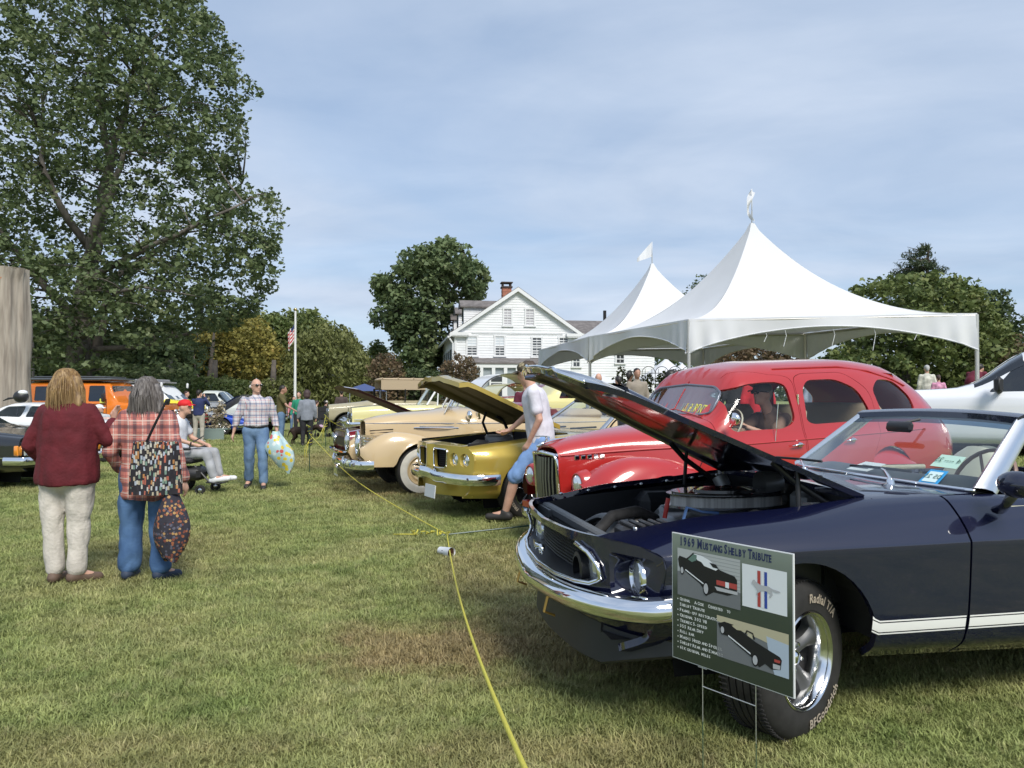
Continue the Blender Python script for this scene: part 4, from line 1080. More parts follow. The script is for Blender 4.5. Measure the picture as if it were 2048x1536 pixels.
def wheel(parent, x, y, z, R=0.33, W=0.22, rr=0.2, steer=0.0, side=-1, style='steel', rimmat=None, white=0.0, name='wheel', quality=1, camber=0):
 """side -1: outer face towards -y. The wheel's own mesh is the tyre"""
 n = 48 if quality else 26; h = W / 2; m = MB()
 prof = [(rr, h * .82), (rr + .012, h * .98), (rr + (R - rr) * .35, h * 1.03), (rr + (R - rr) * .72, h * .98), (R - .018, h * .86), (R - .004, h * .72), (R, h * .5)]
 if quality:
  for q in (0.42, 0.14):     # tread grooves
   prof += [(R, h * (q + .03)), (R - .011, h * (q + .02)), (R - .011, h * (q - .03)), (R, h * (q - .04))]
  prof += [(R, 0.02 * h)]
  prof2 = [(a, -b) for a, b in prof[::-1]]; prof = prof + prof2[1:]
 else: prof = prof + [(a, -b) for a, b in prof[::-1]]
 prof = [(a, b * side) for a, b in prof]
 if side < 0: prof = prof[::-1]
 m.lathe(prof, n)
 t = m.build(name, TYRE, parent, smooth=38)
 if quality:
  sp_ = MB()
  for k in range(90):
   a = 2 * PI * k / 90; ca, sa = math.cos(a), math.sin(a)
   for q in (-.66, .66):
    c = Vector((ca * (R - .001), h * q, sa * (R - .001)))
    sp_.box(c, (.006, h * .32, .006), rot=Matrix.Rotation(-a + .25, 3, 'Y'))
  sp_.build('tread', TYRE, t)
 t.location = (x, y, z); t.rotation_euler = (camber, 0, steer)
 rm = rimmat or DULLCHROME; o = side
 if white > 0:
  w = MB(); w.lathe([(rr + .008, o * h * 1.0), (rr + .02, o * (h * 1.04 + .003)), (rr + (R - rr) * .35, o * (h * 1.04 + .004)), (rr + (R - rr) * white, o * (h * 1.0 + .003))], n); w.build('whitewall', mat('whitewall_rubber', (.62, .59, .52), rough=.6, var=.1), t, smooth=180)
 b = MB(); b.lathe([(rr * .98, -o * h * .7), (rr * .92, -o * h * .3)], n); b.lathe([(0.0, -o * h * .1), (rr * .9, -o * h * .1)], n)
 b.lathe([(.0, -o * h * .3), (rr * .74, -o * h * .3), (rr * .74, -o * h * .2), (.0, -o * h * .2)], n)
 b.build('brake_drum', DARK, t)
 if style == 'mag5':
  r_ = MB()
  r_.lathe([(rr * .86, -o * h * .6), (rr * .88, o * h * .1), (rr * .90, o * h * .62), (rr * .97, o * h * .84), (rr * 1.03, o * h * .93), (rr * 1.045, o * h * .98), (rr * 1.02, o * h * 1.03), (rr * .985, o * h * 1.0), (rr * .965, o * h * .9)], 64)
  rim = r_.build('rim', mat('polished_aluminium', (.80, .80, .80), rough=.16, metal=1.0), t, smooth=50)
  s5 = MB()
  for k in range(5):
   a = 2 * PI * k / 5 + .35; c, s_ = math.cos(a), math.sin(a)
   def f(u, v):
    r0 = rr * (.16 + .76 * u); wd = (.040 - .012 * math.sin(PI * u)) + .014 * u ** 4; th = (v * 2 - 1)
    lx = th * wd; dep = o * (h * (.34 + .22 * u) - .020 * th * th - .0)
    return (c * r0 - s_ * lx, dep, s_ * r0 + c * lx)
   s5.grid(f, 12, 8)
   def f2(u, v):
    p = f(u, 0 if v < .5 else 1); return (p[0], p[1] - o * (.035 if v in (0, 1) else 0), p[2])
   for e in (0, 1):
    s5.grid(lambda u, v: (lambda p: (p[0], p[1] - o * .04 * v, p[2]))(f(u, e)), 12, 1)
  s5.build('spokes', mat('cast_grey_alloy', (.13, .133, .137), rough=.45, metal=.6), t, smooth=40)
  c_ = MB(); c_.lathe([(0, o * (h * .62)), (.022, o * h * .60), (.034, o * h * .5), (.036, o * h * .36), (.055, o * h * .30), (.058, o * h * .22)], 32)
  c_.build('hub_cap', CHROME, t, smooth=40)
  for k in range(5):
   a = 2 * PI * k / 5 + .35 + .63; g = MB(); g.lathe([(0, o * (h * .52)), (.008, o * h * .51), (.0105, o * h * .46), (.0105, o * h * .25)], 6, c=(math.cos(a) * .057, 0, math.sin(a) * .057)); g.build('lug_nut', CHROME, t, smooth=40)
 elif style == 'multi':
  r_ = MB(); r_.lathe([(rr * .8, -o * h * .5), (rr * .86, o * h * .7), (rr * 1.0, o * h * .97), (rr * 1.03, o * h * 1.0), (rr * .93, o * h * .86)], n)
  for k in range(14):
   a = 2 * PI * k / 14; r_.tube([(math.cos(a) * rr * .15, o * h * .7, math.sin(a) * rr * .15), (math.cos(a) * rr * .92, o * h * .75, math.sin(a) * rr * .92)], rr * .045, n=6)
  r_.lathe([(0, o * h * .85), (rr * .2, o * h * .8), (rr * .22, o * h * .6)], n); r_.build('rim', rm, t, smooth=40)
 elif style == 'rally':
  r_ = MB(); r_.lathe([(rr * .84, -o * h * .3), (rr * .86, o * h * .5), (rr * .97, o * h * .84), (rr * 1.03, o * h * .98), (rr * .99, o * h * 1.0), (rr * .93, o * h * .86)], n)
  rim = r_.build('rim', CHROME, t, smooth=40); r_ = MB()
  for k in range(5):
   a = 2 * PI * k / 5 + .3; r_.tube([(math.cos(a) * rr * .1, o * h * .55, math.sin(a) * rr * .1), (math.cos(a) * rr * .9, o * h * .45, math.sin(a) * rr * .9)], [rr * .13, rr * .2], n=8, flat=.35)
  r_.lathe([(0, o * h * .80), (rr * .2, o * h * .74), (rr * .28, o * h * .4)], 24); r_.build('spokes', DULLCHROME, t, smooth=40)
 else:   # pressed steel with cap
  r_ = MB(); r_.lathe([(rr * .3, o * h * .45), (rr * .55, o * h * .55), (rr * .68, o * h * .72), (rr * .80, o * h * .58), (rr * .88, o * h * .62), (rr * .95, o * h * .88), (rr * 1.03, o * h * .97), (rr * .99, o * h * 1.0)], n)
  r_.build('rim', rm, t, smooth=30)
  c_ = MB(); c_.lathe([(0, o * (h * .9)), (rr * .25, o * h * .86), (rr * .45, o * h * .7), (rr * .5, o * h * .5)], n); c_.build('hub_cap', CHROME, t, smooth=40)
 return t
def wheels(parent, wb, track, zc, R, W, rr, steer=0.0, style='steel', rimmat=None, white=0.0, q=(1, 0, 0, 0), s0=0.0, dz=0):
 out = []
 for i, (s, sd) in enumerate(((0, -1), (0, 1), (wb, -1), (wb, 1))):
  out.append(wheel(parent, s0 + s, sd * track / 2, zc, R, W, rr, steer if s == 0 else 0, sd, style, rimmat, white, quality=q[i]))
 return out
def wellbox(parent, s, hw, zc, R, both=True):
 """dark inner wheel housing"""
 for sd in ((-1, 1) if both else (-1,)):
  m = MB(); n = 12
  def f(u, v):
   a = PI * u; return (s + math.cos(a) * (R + .035), sd * (hw - .03 - v * .42), zc + math.sin(a) * (R + .035))
  m.grid(f, n, 1)
  m.add([(s + math.cos(PI * i / n) * (R + .03), sd * (hw - .45), zc + math.sin(PI * i / n) * (R + .03)) for i in range(n + 1)] + [(s - R, sd * (hw - .45), zc - .25), (s + R, sd * (hw - .45), zc - .25)], [tuple(range(n + 3))])
  m.build('wheel_housing', DARK, parent)
def seat(parent, x, y, z, m, w=0.5, hb=0.62, face=-1, lean=.25, name='seat'):
 b = MB()
 def cush(c, d, rot): b.box(c, d, rot, bev=.06)
 cush((x, y, z + .1), (.52, w, .2), (0, .08, 0)); cush((x + .30, y, z + .18 + hb / 2), (.16, w * .98, hb), (0, lean, 0))
 return b.build(name, m, parent, smooth=60)
def steering(parent, x, y, z, m, R=.19, tilt=1.1):
 b = MB(); Rm = Matrix.Rotation(-tilt, 3, 'Y')
 q = [Rm @ Vector((R * math.cos(a * PI / 12), R * math.sin(a * PI / 12), 0)) + Vector((x, y, z)) for a in range(24)]
 b.tube(q, .011, n=6, closed=True)
 for a in (0.5, 2.6, 4.7): b.tube([Rm @ Vector((R * math.cos(a), R * math.sin(a), 0)) + Vector((x, y, z)), Rm @ Vector((0, 0, -.02)) + Vector((x, y, z))], .008, n=5)
 b.tube([Rm @ Vector((0, 0, 0.01)) + Vector((x, y, z)), Rm @ Vector((0, 0, -.4)) + Vector((x, y, z))], .02, n=8)
 return b.build('steering_wheel', m, parent, smooth=60)
def bar(parent, pts, r, name, m=CHROME, n=6, flat=None):
 b = MB(); b.tube(pts, r, n=n, flat=flat); return b.build(name, m, parent, smooth=60)
def sweep(pts, prof, closed=False):
 """sweep a (out, up) profile along a plan-view path of (x, y, z) points; returns MB"""
 m = MB(); k = len(pts); n = len(prof); P = [Vector(p) for p in pts]; vs_ = []
 for i, p in enumerate(P):
  t = (P[min(i + 1, k - 1)] - P[max(i - 1, 0)]); t.z = 0; t.normalize(); o = Vector((t.y, -t.x, 0))
  for a, b in prof: vs_.append(p + o * a + Vector((0, 0, b)))
 fs = []
 for i in range(k - 1):
  for j in range(n - (0 if closed else 1)):
   j2 = (j + 1) % n; fs.append((i * n + j, (i + 1) * n + j, (i + 1) * n + j2, i * n + j2))
 fs += [tuple(range(n))[::-1], tuple((k - 1) * n + j for j in range(n))] if closed else []
 return m.add(vs_, fs)
def car(name, label, C, a, rz_pitch=0.0, group=None, z0=None, cat='car', scale=1.0):
 z = ground_h(*C) if z0 is None else z0
 return thing(name, label, cat, (C[0], C[1], z), rz=R_(90 - a), ry=R_(-rz_pitch), group=group, scale=scale)
def sheet(outer, holes, mapf, name, m, parent, da=.05, mirror=True, smooth=60, flange=None):
 loops = [outer] + list(holes); V2 = []; E = []
 for lp in loops:
  d = dens(lp, da * .8, 1.0); o = len(V2); V2 += d; E += [(o + i, o + (i + 1) % len(d)) for i in range(len(d))]
 xs_ = [p[0] for p in outer]; ys_ = [p[1] for p in outer]
 X, Y = np.meshgrid(np.arange(min(xs_) + da / 2, max(xs_), da), np.arange(min(ys_) + da / 2, max(ys_), da)); X = X.ravel(); Y = Y.ravel()
 k = _inv(outer, X, Y)
 for h in holes: k &= ~_inv(h, X, Y)
 B = np.array(V2)
 V2 += [(x, y) for x, y in zip(X[k], Y[k]) if ((B[:, 0] - x) ** 2 + (B[:, 1] - y) ** 2).min() > (da * .35) ** 2]
 r = delaunay_2d_cdt([Vector(v) for v in V2], E, [], 0, 1e-7); v2 = r[0]
 cx = np.array([sum(v2[i][0] for i in f) / len(f) for f in r[2]]); cy = np.array([sum(v2[i][1] for i in f) / len(f) for f in r[2]])
 k = _inv(outer, cx, cy)
 for h in holes: k &= ~_inv(h, cx, cy)
 F = [list(f) for f, q in zip(r[2], k) if q]; mb_ = MB()
 V3 = [mapf(v[0], v[1]) for v in v2]; mb_.add(V3, F)
 if flange:
  from collections import Counter
  cnt = Counter(tuple(sorted((f[i], f[(i + 1) % len(f)]))) for f in F for i in range(len(f)))
  for (a, b), c in cnt.items():
   if c == 1:
    p, q = Vector(V3[a]), Vector(V3[b]); fl = Vector(flange); mb_.add([p, q, q + fl, p + fl], [(0, 1, 2, 3)])
 if mirror:
  n = len(mb_.v); fs = list(mb_.f); mb_.add([(v[0], -v[1], v[2]) for v in mb_.v], []); mb_.f += [tuple(i + n for i in f[::-1]) for f in fs]; mb_.m += [0] * len(fs)
 return mb_.build(name, m, parent, smooth=smooth)

NAVY = mat('navy_car_paint', (0.0034, 0.0050, 0.025), rough=0.5, metal=0.0, coat=1.0, spec=0.12)
NAVY.node_tree.nodes['Principled BSDF'].inputs['Coat IOR'].default_value = 1.75
NAVYIN = mat('satin_black_paint', (0.012, 0.013, 0.016), rough=0.42)
CREAMV = mat('cream_vinyl', (0.66, 0.64, 0.50), rough=0.5, bump=0.1, bscale=80)
def mustang():
 t = car('convertible_car', 'dark navy convertible nearest the camera with its bonnet raised', (1.02, 4.07), 78.5, z0=0.0, cat='car')
 st = {
  -.93: [(.70, .37), (.80, .44), (.83, .53), (.85, .63), (.865, .745), (.858, .785), (.79, .822), (.60, .838), (0, .83)],
  -.70: [(.70, .35), (.80, .43), (.83, .53), (.85, .63), (.868, .772), (.858, .798), (.785, .848), (.62, .868), (0, .875)],
  -.35: [(.74, .33), (.84, .41), (.87, .52), (.885, .63), (.893, .782), (.884, .808), (.80, .885), (.65, .912), (0, .93)],
  0.05: [(.77, .31), (.865, .39), (.895, .51), (.90, .63), (.912, .795), (.901, .822), (.81, .906), (.68, .942), (0, .97)],
  0.50: [(.78, .30), (.87, .38), (.90, .50), (.908, .63), (.918, .800), (.907, .828), (.825, .922), (.70, .985), (0, 1.01)],
  1.00: [(.78, .29), (.87, .37), (.90, .50), (.91, .64), (.920, .806), (.909, .836), (.845, .925), (.745, .992), (0, 1.01)],
  1.60: [(.78, .28), (.87, .36), (.90, .50), (.91, .64), (.920, .812), (.908, .842), (.865, .915), (.80, .945), (0, .96)],
  2.30: [(.78, .29), (.87, .37), (.90, .50), (.912, .64), (.915, .79), (.908, .845), (.865, .92), (.78, .955), (0, .975)],
  3.00: [(.74, .34), (.85, .42), (.89, .53), (.905, .66), (.905, .80), (.895, .86), (.84, .925), (.72, .955), (0, .975)],
  3.72: [(.66, .40), (.78, .47), (.83, .56), (.85, .68), (.85, .80), (.84, .85), (.79, .895), (.66, .92), (0, .935)]}
 def bend(s, y, z):
  k = np.clip((-s - .25) / .68, 0, 1); k = k * k * (3 - 2 * k)
  return k * (.29 * (np.abs(y) / .88) ** 4.0 + .035 * np.abs(y) / .88 + .04) + .02 * k * np.clip((.8 - z) / .4, 0, 1)
 S = Surf(st, bend=bend)
 ar = .355; arch = [(s, S.wz(s, z)) for s, z in [(.0 + ar * math.cos(PI - PI * i / 22), .385 + (ar + .01) * math.sin(PI * i / 22)) for i in range(23)]]
 arch[0] = (-ar, S.wz(-ar, .36)); arch[-1] = (ar, S.wz(ar, .36))
 # front fender and cowl
 o = [(-.93, 0), (-ar - .001, 0)] + arch + [(ar + .001, 0), (.785, 0), (.79, 3), (.785, 6.9), (.97, 7.05), (.95, 7.4), (.88, 7.8), (.86, 8), (.44, 8), (.44, 7), (-.93, 7)]
 panel(S, o, [], 'front_fender', NAVY, t, ds=.07, dw=.3, flange=.03)
 d = panel(S, [(.797, .25), (.80, 3), (.797, 6.88), (1.3, 6.98), (1.94, 6.98), (1.94, 3), (1.93, .25)], [], 'door', NAVY, t, flange=.03)
 r2 = 2.743; arc2 = [(s, S.wz(s, z)) for s, z in [(r2 + ar * math.cos(PI - PI * i / 16), .385 + (ar - .03) * math.sin(PI * i / 16)) for i in range(17)]]
 arc2[0] = (r2 - ar, S.wz(r2 - ar, .37)); arc2[-1] = (r2 + ar, S.wz(r2 + ar, .37))
 panel(S, [(1.948, .0), (r2 - ar - .001, 0)] + arc2 + [(r2 + ar + .001, 0), (3.72, 0), (3.72, 8), (2.72, 8), (2.62, 7), (1.948, 6.98), (1.948, 3)], [], 'rear_quarter', NAVY, t, flange=.02)
 panel(S, [(.797, 0), (1.94, 0), (1.94, .22), (.797, .22)], [], 'rocker_panel', NAVY, t, flange=.02)
 # three stripes of the rocker decal
 SW = mat('white_stripe_vinyl', (.80, .80, .77), rough=.4)
 for i, (a, b) in enumerate(((.4285, .4350), (.4400, .4790), (.4840, .4905))):
  for s0_, s1_ in ((.325, .782), (.800, 1.935), (1.955, 2.35)):
   nn = max(2, int((s1_ - s0_) / .1)); q = [s0_ + (s1_ - s0_) * k / nn for k in range(nn + 1)]
   kick = lambda s: .016 * max(0, 1 - (s - .325) / .035) * (1 if s0_ < .4 else 0)
   if s0_ < .4: q = [s0_, .337, .36, .40] + [x for x in q if x > .42]
   lo = [(s, S.wz(s, a + kick(s))) for s in q]; hi = [(s, S.wz(s, b + kick(s) + (0.006 if i == 2 and s < .33 else 0))) for s in q][::-1]
   panel(S, lo + hi, [], 'side_stripe', SW, t, off=.0022, flange=0, ds=.08, dw=.1)
 # front marker and inner structures
 m = MB()
 for sd in (-1, 1):
  m.grid(lambda u, v: (-.76 + 1.26 * u, sd * (.61 + .07 * u - .05 * v), .83 + .10 * u - .42 * v), 10, 3)
  m.box((.05, sd * .60, .66), (.42, .22, .42), bev=.05)
 m.add([(.46, -.72, .98), (.46, .72, .98), (.50, .70, .35), (.50, -.70, .35)], [(0, 1, 2, 3)])
 m.add([(-.76, -.7, .42), (-.76, .7, .42), (.5, .7, .38), (.5, -.7, .38)], [(0, 1, 2, 3)])
 m.build('engine_bay_lining', NAVYIN, t, smooth=30)
 wellbox(t, 0, .86, .385, ar); wellbox(t, r2, .86, .385, ar)
 m = MB(); m.box((1.9, 0, .36), (2.6, 1.5, .1)); m.box((1.1, 0, .33), (3.6, .9, .06)); m.box((.56, 0, .62), (.05, 1.36, .6)); m.build('floor_pan', DARK, t)
 # radiator support with the shroud, tray and horns
 GREYP = mat('satin_grey_black_part', (.09, .095, .10), rough=.45); MID = mat('engine_grey_metal', (.22, .225, .23), rough=.42, metal=.6)
 m = MB(); m.box((-.72, 0, .80), (.05, 1.16, .05), bev=.01); m.box((-.72, 0, .60), (.03, .78, .38)); m.box((-.74, -.50, .66), (.04, .30, .30)); m.box((-.74, .50, .66), (.04, .30, .30))
 m.build('radiator_support', GREYP, t, smooth=40)
 m = MB()
 for k in range(22): m.box((-.755, -.36 + k * .034, .60), (.012, .008, .34))
 m.build('radiator', NAVYIN, t)
 m = MB()
 q = [(-.64 + .10 * math.sin(a * PI / 16), -.34 + .68 * a / 16, .62 + .20 * math.sin(PI * a / 16) ** .7) for a in range(17)]
 m.tube(q, .035, n=8, flat=.5); m.tube([(p[0] + .10, p[1], p[2] - .03) for p in q], .03, n=8, flat=.5); m.build('fan_shroud', GREYP, t, smooth=60)
 m = MB(); m.box((-.50, -.44, .76), (.26, .18, .17), bev=.015)
 for k in range(5): m.box((-.59 + k * .045, -.44, .853), (.022, .17, .018), bev=.005)
 m.build('battery', mat('battery_black', (.035, .035, .038), rough=.4), t, smooth=40)
 m = MB(); m.tube([(-.70, -.30, .79), (-.60, -.24, .86), (-.42, -.1, .86), (-.28, 0, .80)], .028, n=10); m.build('radiator_hose', BLACK, t, smooth=60); m = MB(); m.tube([(-.60, .35, .72), (-.45, .3, .74), (-.3, .25, .7)], .022, n=8); m.build('radiator_hose', BLACK, t, smooth=60); m = MB(); m.tube([(-.1, -.48, .85), (.05, -.42, .89), (.2, -.5, .86), (.38, -.46, .9)], .013, n=6); m.build('radiator_hose', BLACK, t, smooth=60)
 m = MB()
 m.tube([(-.30, -.36, .80), (-.24, -.30, .90), (-.14, -.26, .87), (-.05, -.25, .86)], .008, n=6); m.tube([(-.04, -.4, .81), (.06, -.36, .83), (.16, -.33, .80)], .010, n=6); m.tube([(-.02, -.43, .80), (.08, -.40, .82), (.2, -.37, .79)], .010, n=6)
 m.build('ignition_leads', mat('blue_plug_lead', (.08, .16, .35), rough=.4), t, smooth=60)
 m = MB(); m.tube([(-.27, -.10, .82), (-.25, -.10, .92)], .012, n=8); m.build('dipstick_handle', mat('red_plastic', (.5, .03, .02), rough=.4), t)
 m = MB(); m.box((.1, 0, .66), (.62, .40, .30), bev=.03); m.box((.10, -.24, .78), (.55, .13, .09), rot=(.5, 0, 0), bev=.02); m.box((.10, .24, .78), (.55, .13, .09), rot=(-.5, 0, 0), bev=.02); m.box((.12, 0, .83), (.3, .3, .08), bev=.02)
 m.build('engine_block', MID, t, smooth=40)
 m = MB()
 for k in range(4):
  m.lathe([(.0, -.04), (.06, -.04), (.062, 0), (.045, .015), (0, .02)], 20, axis='x', c=(-.33 - .02 * k, [-.22, .2, .02, -.05][k], [.70, .68, .64, .78][k]))
 m.build('pulleys', mat('pulley_metal', (.3, .3, .3), rough=.3, metal=1), t, smooth=40)
 m = MB(); m.lathe([(.055, -.03), (.075, -.025), (.078, .03), (.05, .04), (.045, .05), (.018, .052), (0, .05)], 24, axis='x', c=(-.80, -.42, .66)); m.lathe([(.055, -.03), (.075, -.025), (.078, .03), (.05, .04), (0, .05)], 24, axis='x', c=(-.66, .3, .7)); m.build('horn', NAVYIN, t, smooth=40)
 # small fasteners along the inner fender and the brace brackets
 m = MB()
 for k in range(7):
  for sd in (-1, 1): m.ball((-.62 + k * .17, sd * (.615 + .01 * k), .865 + .014 * k), (.012, .012, .009), 8, 5)
 m.build('bumper_stops', DULLCHROME, t, smooth=180)
 # oval air cleaner: white filter element between lid and base
 def oval(r, n=48): return [(.12 + .33 * r * math.cos(2 * PI * k / n), .20 * r * math.sin(2 * PI * k / n)) for k in range(n)]
 m = MB(); m.prism(oval(.93), .872, .925); ac = m.build('air_cleaner', mat('pleated_filter', (.50, .49, .46), rough=.9, col2=(.30, .29, .27), vscale=1.0, stretch=(60, 60, .5)), t, smooth=35)
 m = MB(); m.prism(oval(1.0), .925, .932); m.prism(oval(.92), .932, .942); m.prism(oval(.55), .942, .95); m.ball((.12, 0, .955), (.03, .03, .012), 12, 6); m.build('lid', mat('black_gloss_lid', (.012, .012, .014), rough=.15, coat=1), ac, smooth=35)
 m = MB(); m.prism(oval(1.02), .862, .874); m.build('base', DULLCHROME, ac, smooth=35)
 m = MB(); m.tube([(.34, .45, .90), (.32, .48, .96)], .045, n=12); m.build('oil_filler', MID, t, smooth=40); m = MB(); m.box((.40, -.30, .90), (.12, .14, .12), bev=.02); m.build('fluid_bottle', MID, t, smooth=40); m = MB(); m.lathe([(0, .06), (.06, .055), (.07, 0), (.07, -.06)], 20, axis='x', c=(.36, -.02, .97)); m.build('master_cylinder', MID, t, smooth=40)
 m = MB()
 for k in range(16): m.box((.24 + k * .013, -.56, .925), (.006, .09, .03))
 m.build('heater_fins', DULLCHROME, t)
 # -------- raised bonnet
 TH = R_(23.7); L_ = 1.485
 hd = bpy.data.objects.new('bonnet', None); 
 def hmap(u, y, z):
  # u distance forward of the hinge line, z height over the bonnet plane
  return (.44 - u * math.cos(TH), y, .995 + u * math.sin(TH) + z * math.cos(TH) + .040 * y * u)
 def hz(u, y):
  q = abs(y) / .68; crown = .050 * (1 - q * q) ; nose = -.055 * max(0, (u - 1.14) / .35) ** 2 - .02 * max(0, (u - 1.18) / .38) ** 2 * q * q; ridge = .012 * math.exp(-((abs(y) - .28) / .035) ** 2)
  return crown + nose + ridge
 def hw(u): return .695 - .085 * (u / L_) ** 1.3
 def fr(v): return L_ - .075 * abs(v) ** 2.2
 def ftop(a, b):
  v = 2 * b - 1; u = a * fr(v); y = v * hw(u); p = hmap(u, y, hz(u, y)); return (p[0] - 0, p[1], p[2])
 top = MB(); top.grid(ftop, 40, 40); top.f = [f[::-1] for f in top.f]
 hb = top.build('bonnet', NAVY, t, smooth=180)
 def fbot(a, b):
  v = 2 * b - 1; u = a * fr(v); y = v * hw(u) * .985
  edge = min(1, min(1 - abs(v), (1 - a) * 1.6, a * 3 + .02) / .10); d = .016 + .014 * (1 - edge)
  rec = 0 if edge < 1 else -.012
  rib = .012 * math.exp(-((abs(v) - .42) / .05) ** 2) * (1 if edge >= 1 else 0)
  return hmap(u * .992, y, hz(u, y) - d - rec - rib)
 UND = mat('bonnet_underside_paint', (.006, .006, .010), rough=.3, coat=.75, spec=.1, coatrough=.08)
 m = MB(); m.grid(fbot, 60, 60); m.build('bonnet_frame', UND, hb, smooth=45)
 m = MB()     # rolled edge all round
 def edge_pt(k, n=120):
  a = k / n
  if a < .33: return ('l', a / .33)
  if a < .67: return ('f', (a - .33) / .34)
  return ('r', 1 - (a - .67) / .33)
 def er(k, w):
  kd, q = edge_pt(k)
  if kd == 'l': A, B = q, 0
  elif kd == 'r': A, B = q, 1
  else: A, B = 1, q
  p = Vector(ftop(A, B)); r = Vector(fbot(A, B)); return tuple(p.lerp(r, w / 3))
 vs_ = [er(k, w) for k in range(121) for w in range(4)]; m.add(vs_, [(k * 4 + w, (k + 1) * 4 + w, (k + 1) * 4 + w + 1, k * 4 + w + 1) for k in range(120) for w in range(3)])
 m.build('bonnet_edge', NAVY, hb, smooth=60)
 m = MB(); m.tube([ftop(.998, b / 30) for b in range(31)], .009, n=8); m.build('edge_moulding', CHROME, hb, smooth=180)
 m = MB()     # low scoop on top
 m.grid(lambda a, b: hmap(.50 + .52 * a, (b - .5) * .44, hz(.50 + .52 * a, (b - .5) * .44) + (.058 * (math.sin(PI * b) ** .35) * (a ** .45))), 12, 16)
 m.add([hmap(1.02, -.22, .03), hmap(1.02, .22, .03), hmap(1.02, .18, .095), hmap(1.02, -.18, .095)], [(0, 1, 2, 3)]); m.build('hood_scoop', NAVY, hb, smooth=60)
 for sd in (-1, 1):
  m = MB(); a = Vector((.34, sd * .60, .93)); b = Vector(hmap(.42, sd * .58, -.02)); m.tube([a, a.lerp(b, .5) + Vector((-.05, 0, .02)), b], .016, n=8); m.tube([Vector((.16, sd * .62, .90)), Vector(hmap(.30, sd * .6, -.02))], .012, n=8)
  q = [Vector((.40 - .0 * k, sd * .62, .92 + .0 * k)) for k in range(2)]
  for k in range(12): m.tube([(.30 + .010 * k, sd * .61, .90), (.305 + .010 * k, sd * .61 + .03, .905), (.31 + .010 * k, sd * .61, .93)], .004, n=4)
  m.build('bonnet_hinge', NAVYIN, t, smooth=60)
 # -------- front face
 def sf(y):
  q = abs(y); return -.89 + .29 * (q / .88) ** 4.0 + .035 * q / .88
 ring = [(0, .800), (.30, .800), (.50, .790), (.585, .765), (.640, .715), (.655, .665), (.640, .655), (.60, .635), (.50, .624), (.3, .612), (0, .605)]
 front_o = []
 scoop_o = rrect([(.675, .785), (.842, .772), (.832, .595), (.685, .600)], .03)
 hole = [(y, z) for y, z in ring] 
 # outer skin with the grille cut-out reaching the centre line
 outer = [(0, .828), (.60, .838), (.79, .822), (.856, .785), (.864, .74), (.832, .55), (.80, .46), (0, .46), (0, .605)] + ring[::-1][1:]
 sheet(outer, [scoop_o], lambda y, z: (sf(y) + (.05 * max(0, .58 - z) / .12), y, z), 'front_panel', NAVY, t, da=.035, flange=(.02, 0, 0))
 cy, cz, cr = .738, .684, .074
 def funnel(sd):
  m = MB(); n = 40
  so = dens(scoop_o, .012, 1.0); k = len(so)
  def f(i, v):
   y, z = so[i % k]; a = math.atan2(z - cz, y - cy); y2, z2 = cy + cr * math.cos(a), cz + cr * math.sin(a)
   q = v; s = sf(y) * (1 - q) + (-.655) * q
   return (s, sd * (y * (1 - q) + y2 * q), z * (1 - q) + z2 * q)
  vs_ = [f(i, v / 5) for i in range(k) for v in range(6)]; m.add(vs_, [(i * 6 + v, ((i + 1) % k) * 6 + v, ((i + 1) % k) * 6 + v + 1, i * 6 + v + 1) for i in range(k) for v in range(5)])
  m.build('headlight_scoop', NAVY, t, smooth=60)
  h = MB(); h.lathe([(0, -.012), (.036, -.010), (.062, -.003), (.068, .004)], 32, axis='x', c=(-.655, sd * cy, cz)); hl = h.build('headlight', LAMP, t, smooth=180)
  h = MB(); h.lathe([(.066, .006), (.067, -.012), (.073, -.016), (.078, -.006), (.078, .02)], 32, axis='x', c=(-.655, sd * cy, cz)); h.build('bezel', CHROME, hl, smooth=180)
 funnel(-1); funnel(1)
 # deep surround and egg-crate grille
 m = MB(); full = [(y, z) for y, z in ring] + [(-y, z) for y, z in ring[::-1][1:-1]]; k = len(full)
 def gl(i, v):
  y, z = full[i % k]; cyy = 0; q = 1 - .16 * v; return (sf(y) + .11 * v, y * (1 - .05 * v), .68 + (z - .68) * (1 - .30 * v))
 m.add([gl(i, v) for i in range(k) for v in (0, 1)], [(i * 2, ((i + 1) % k) * 2, ((i + 1) % k) * 2 + 1, i * 2 + 1) for i in range(k)])
 m.build('grille_surround', mat('grille_grey', (.075, .078, .085), rough=.4, metal=.5), t, smooth=40)
 gr = MB()
 for i in range(9):
  z = .636 + i * .016
  gr.tube([(sf(y) + .085 + (0), y, z) for y in np.linspace(-.58, .58, 15)], .0035, n=4)
 for i in range(47):
  y = -.58 + i * .0252; gr.tube([(sf(y) + .087, y, .636), (sf(y) + .087, y, .768)], .003, n=4)
 gr.build('grille', mat('grille_black', (.02, .021, .024), rough=.4), t, smooth=60)
 m = MB(); m.grid(lambda u, v: (sf(-.6 + 1.2 * u) + .115, -.6 + 1.2 * u, .58 + .2 * v), 12, 2); m.build('grille_backing', DARK, t)
 m = MB(); q = [p for p in ring if p[0] > .45]; q = [(y, z) for y, z in q] + [p for p in ring[::-1] if False]; q = [(y, z) for y, z in ring[2:]] + [(-y, z) for y, z in ring[2:][::-1][1:]]; m.tube([(sf(y) - .016, y, z) for y, z in q], .0115, n=8); m.build('grille_ring', CHROME, t, smooth=180)
 m = MB(); m.tube([(sf(y) - .018, y, z) for y, z in [(-.1, .68), (-.075, .70), (-.03, .69), (0, .695), (.04, .685), (.10, .70)]], [.006, .016, .02, .02, .014, .004], n=8, flat=.6)
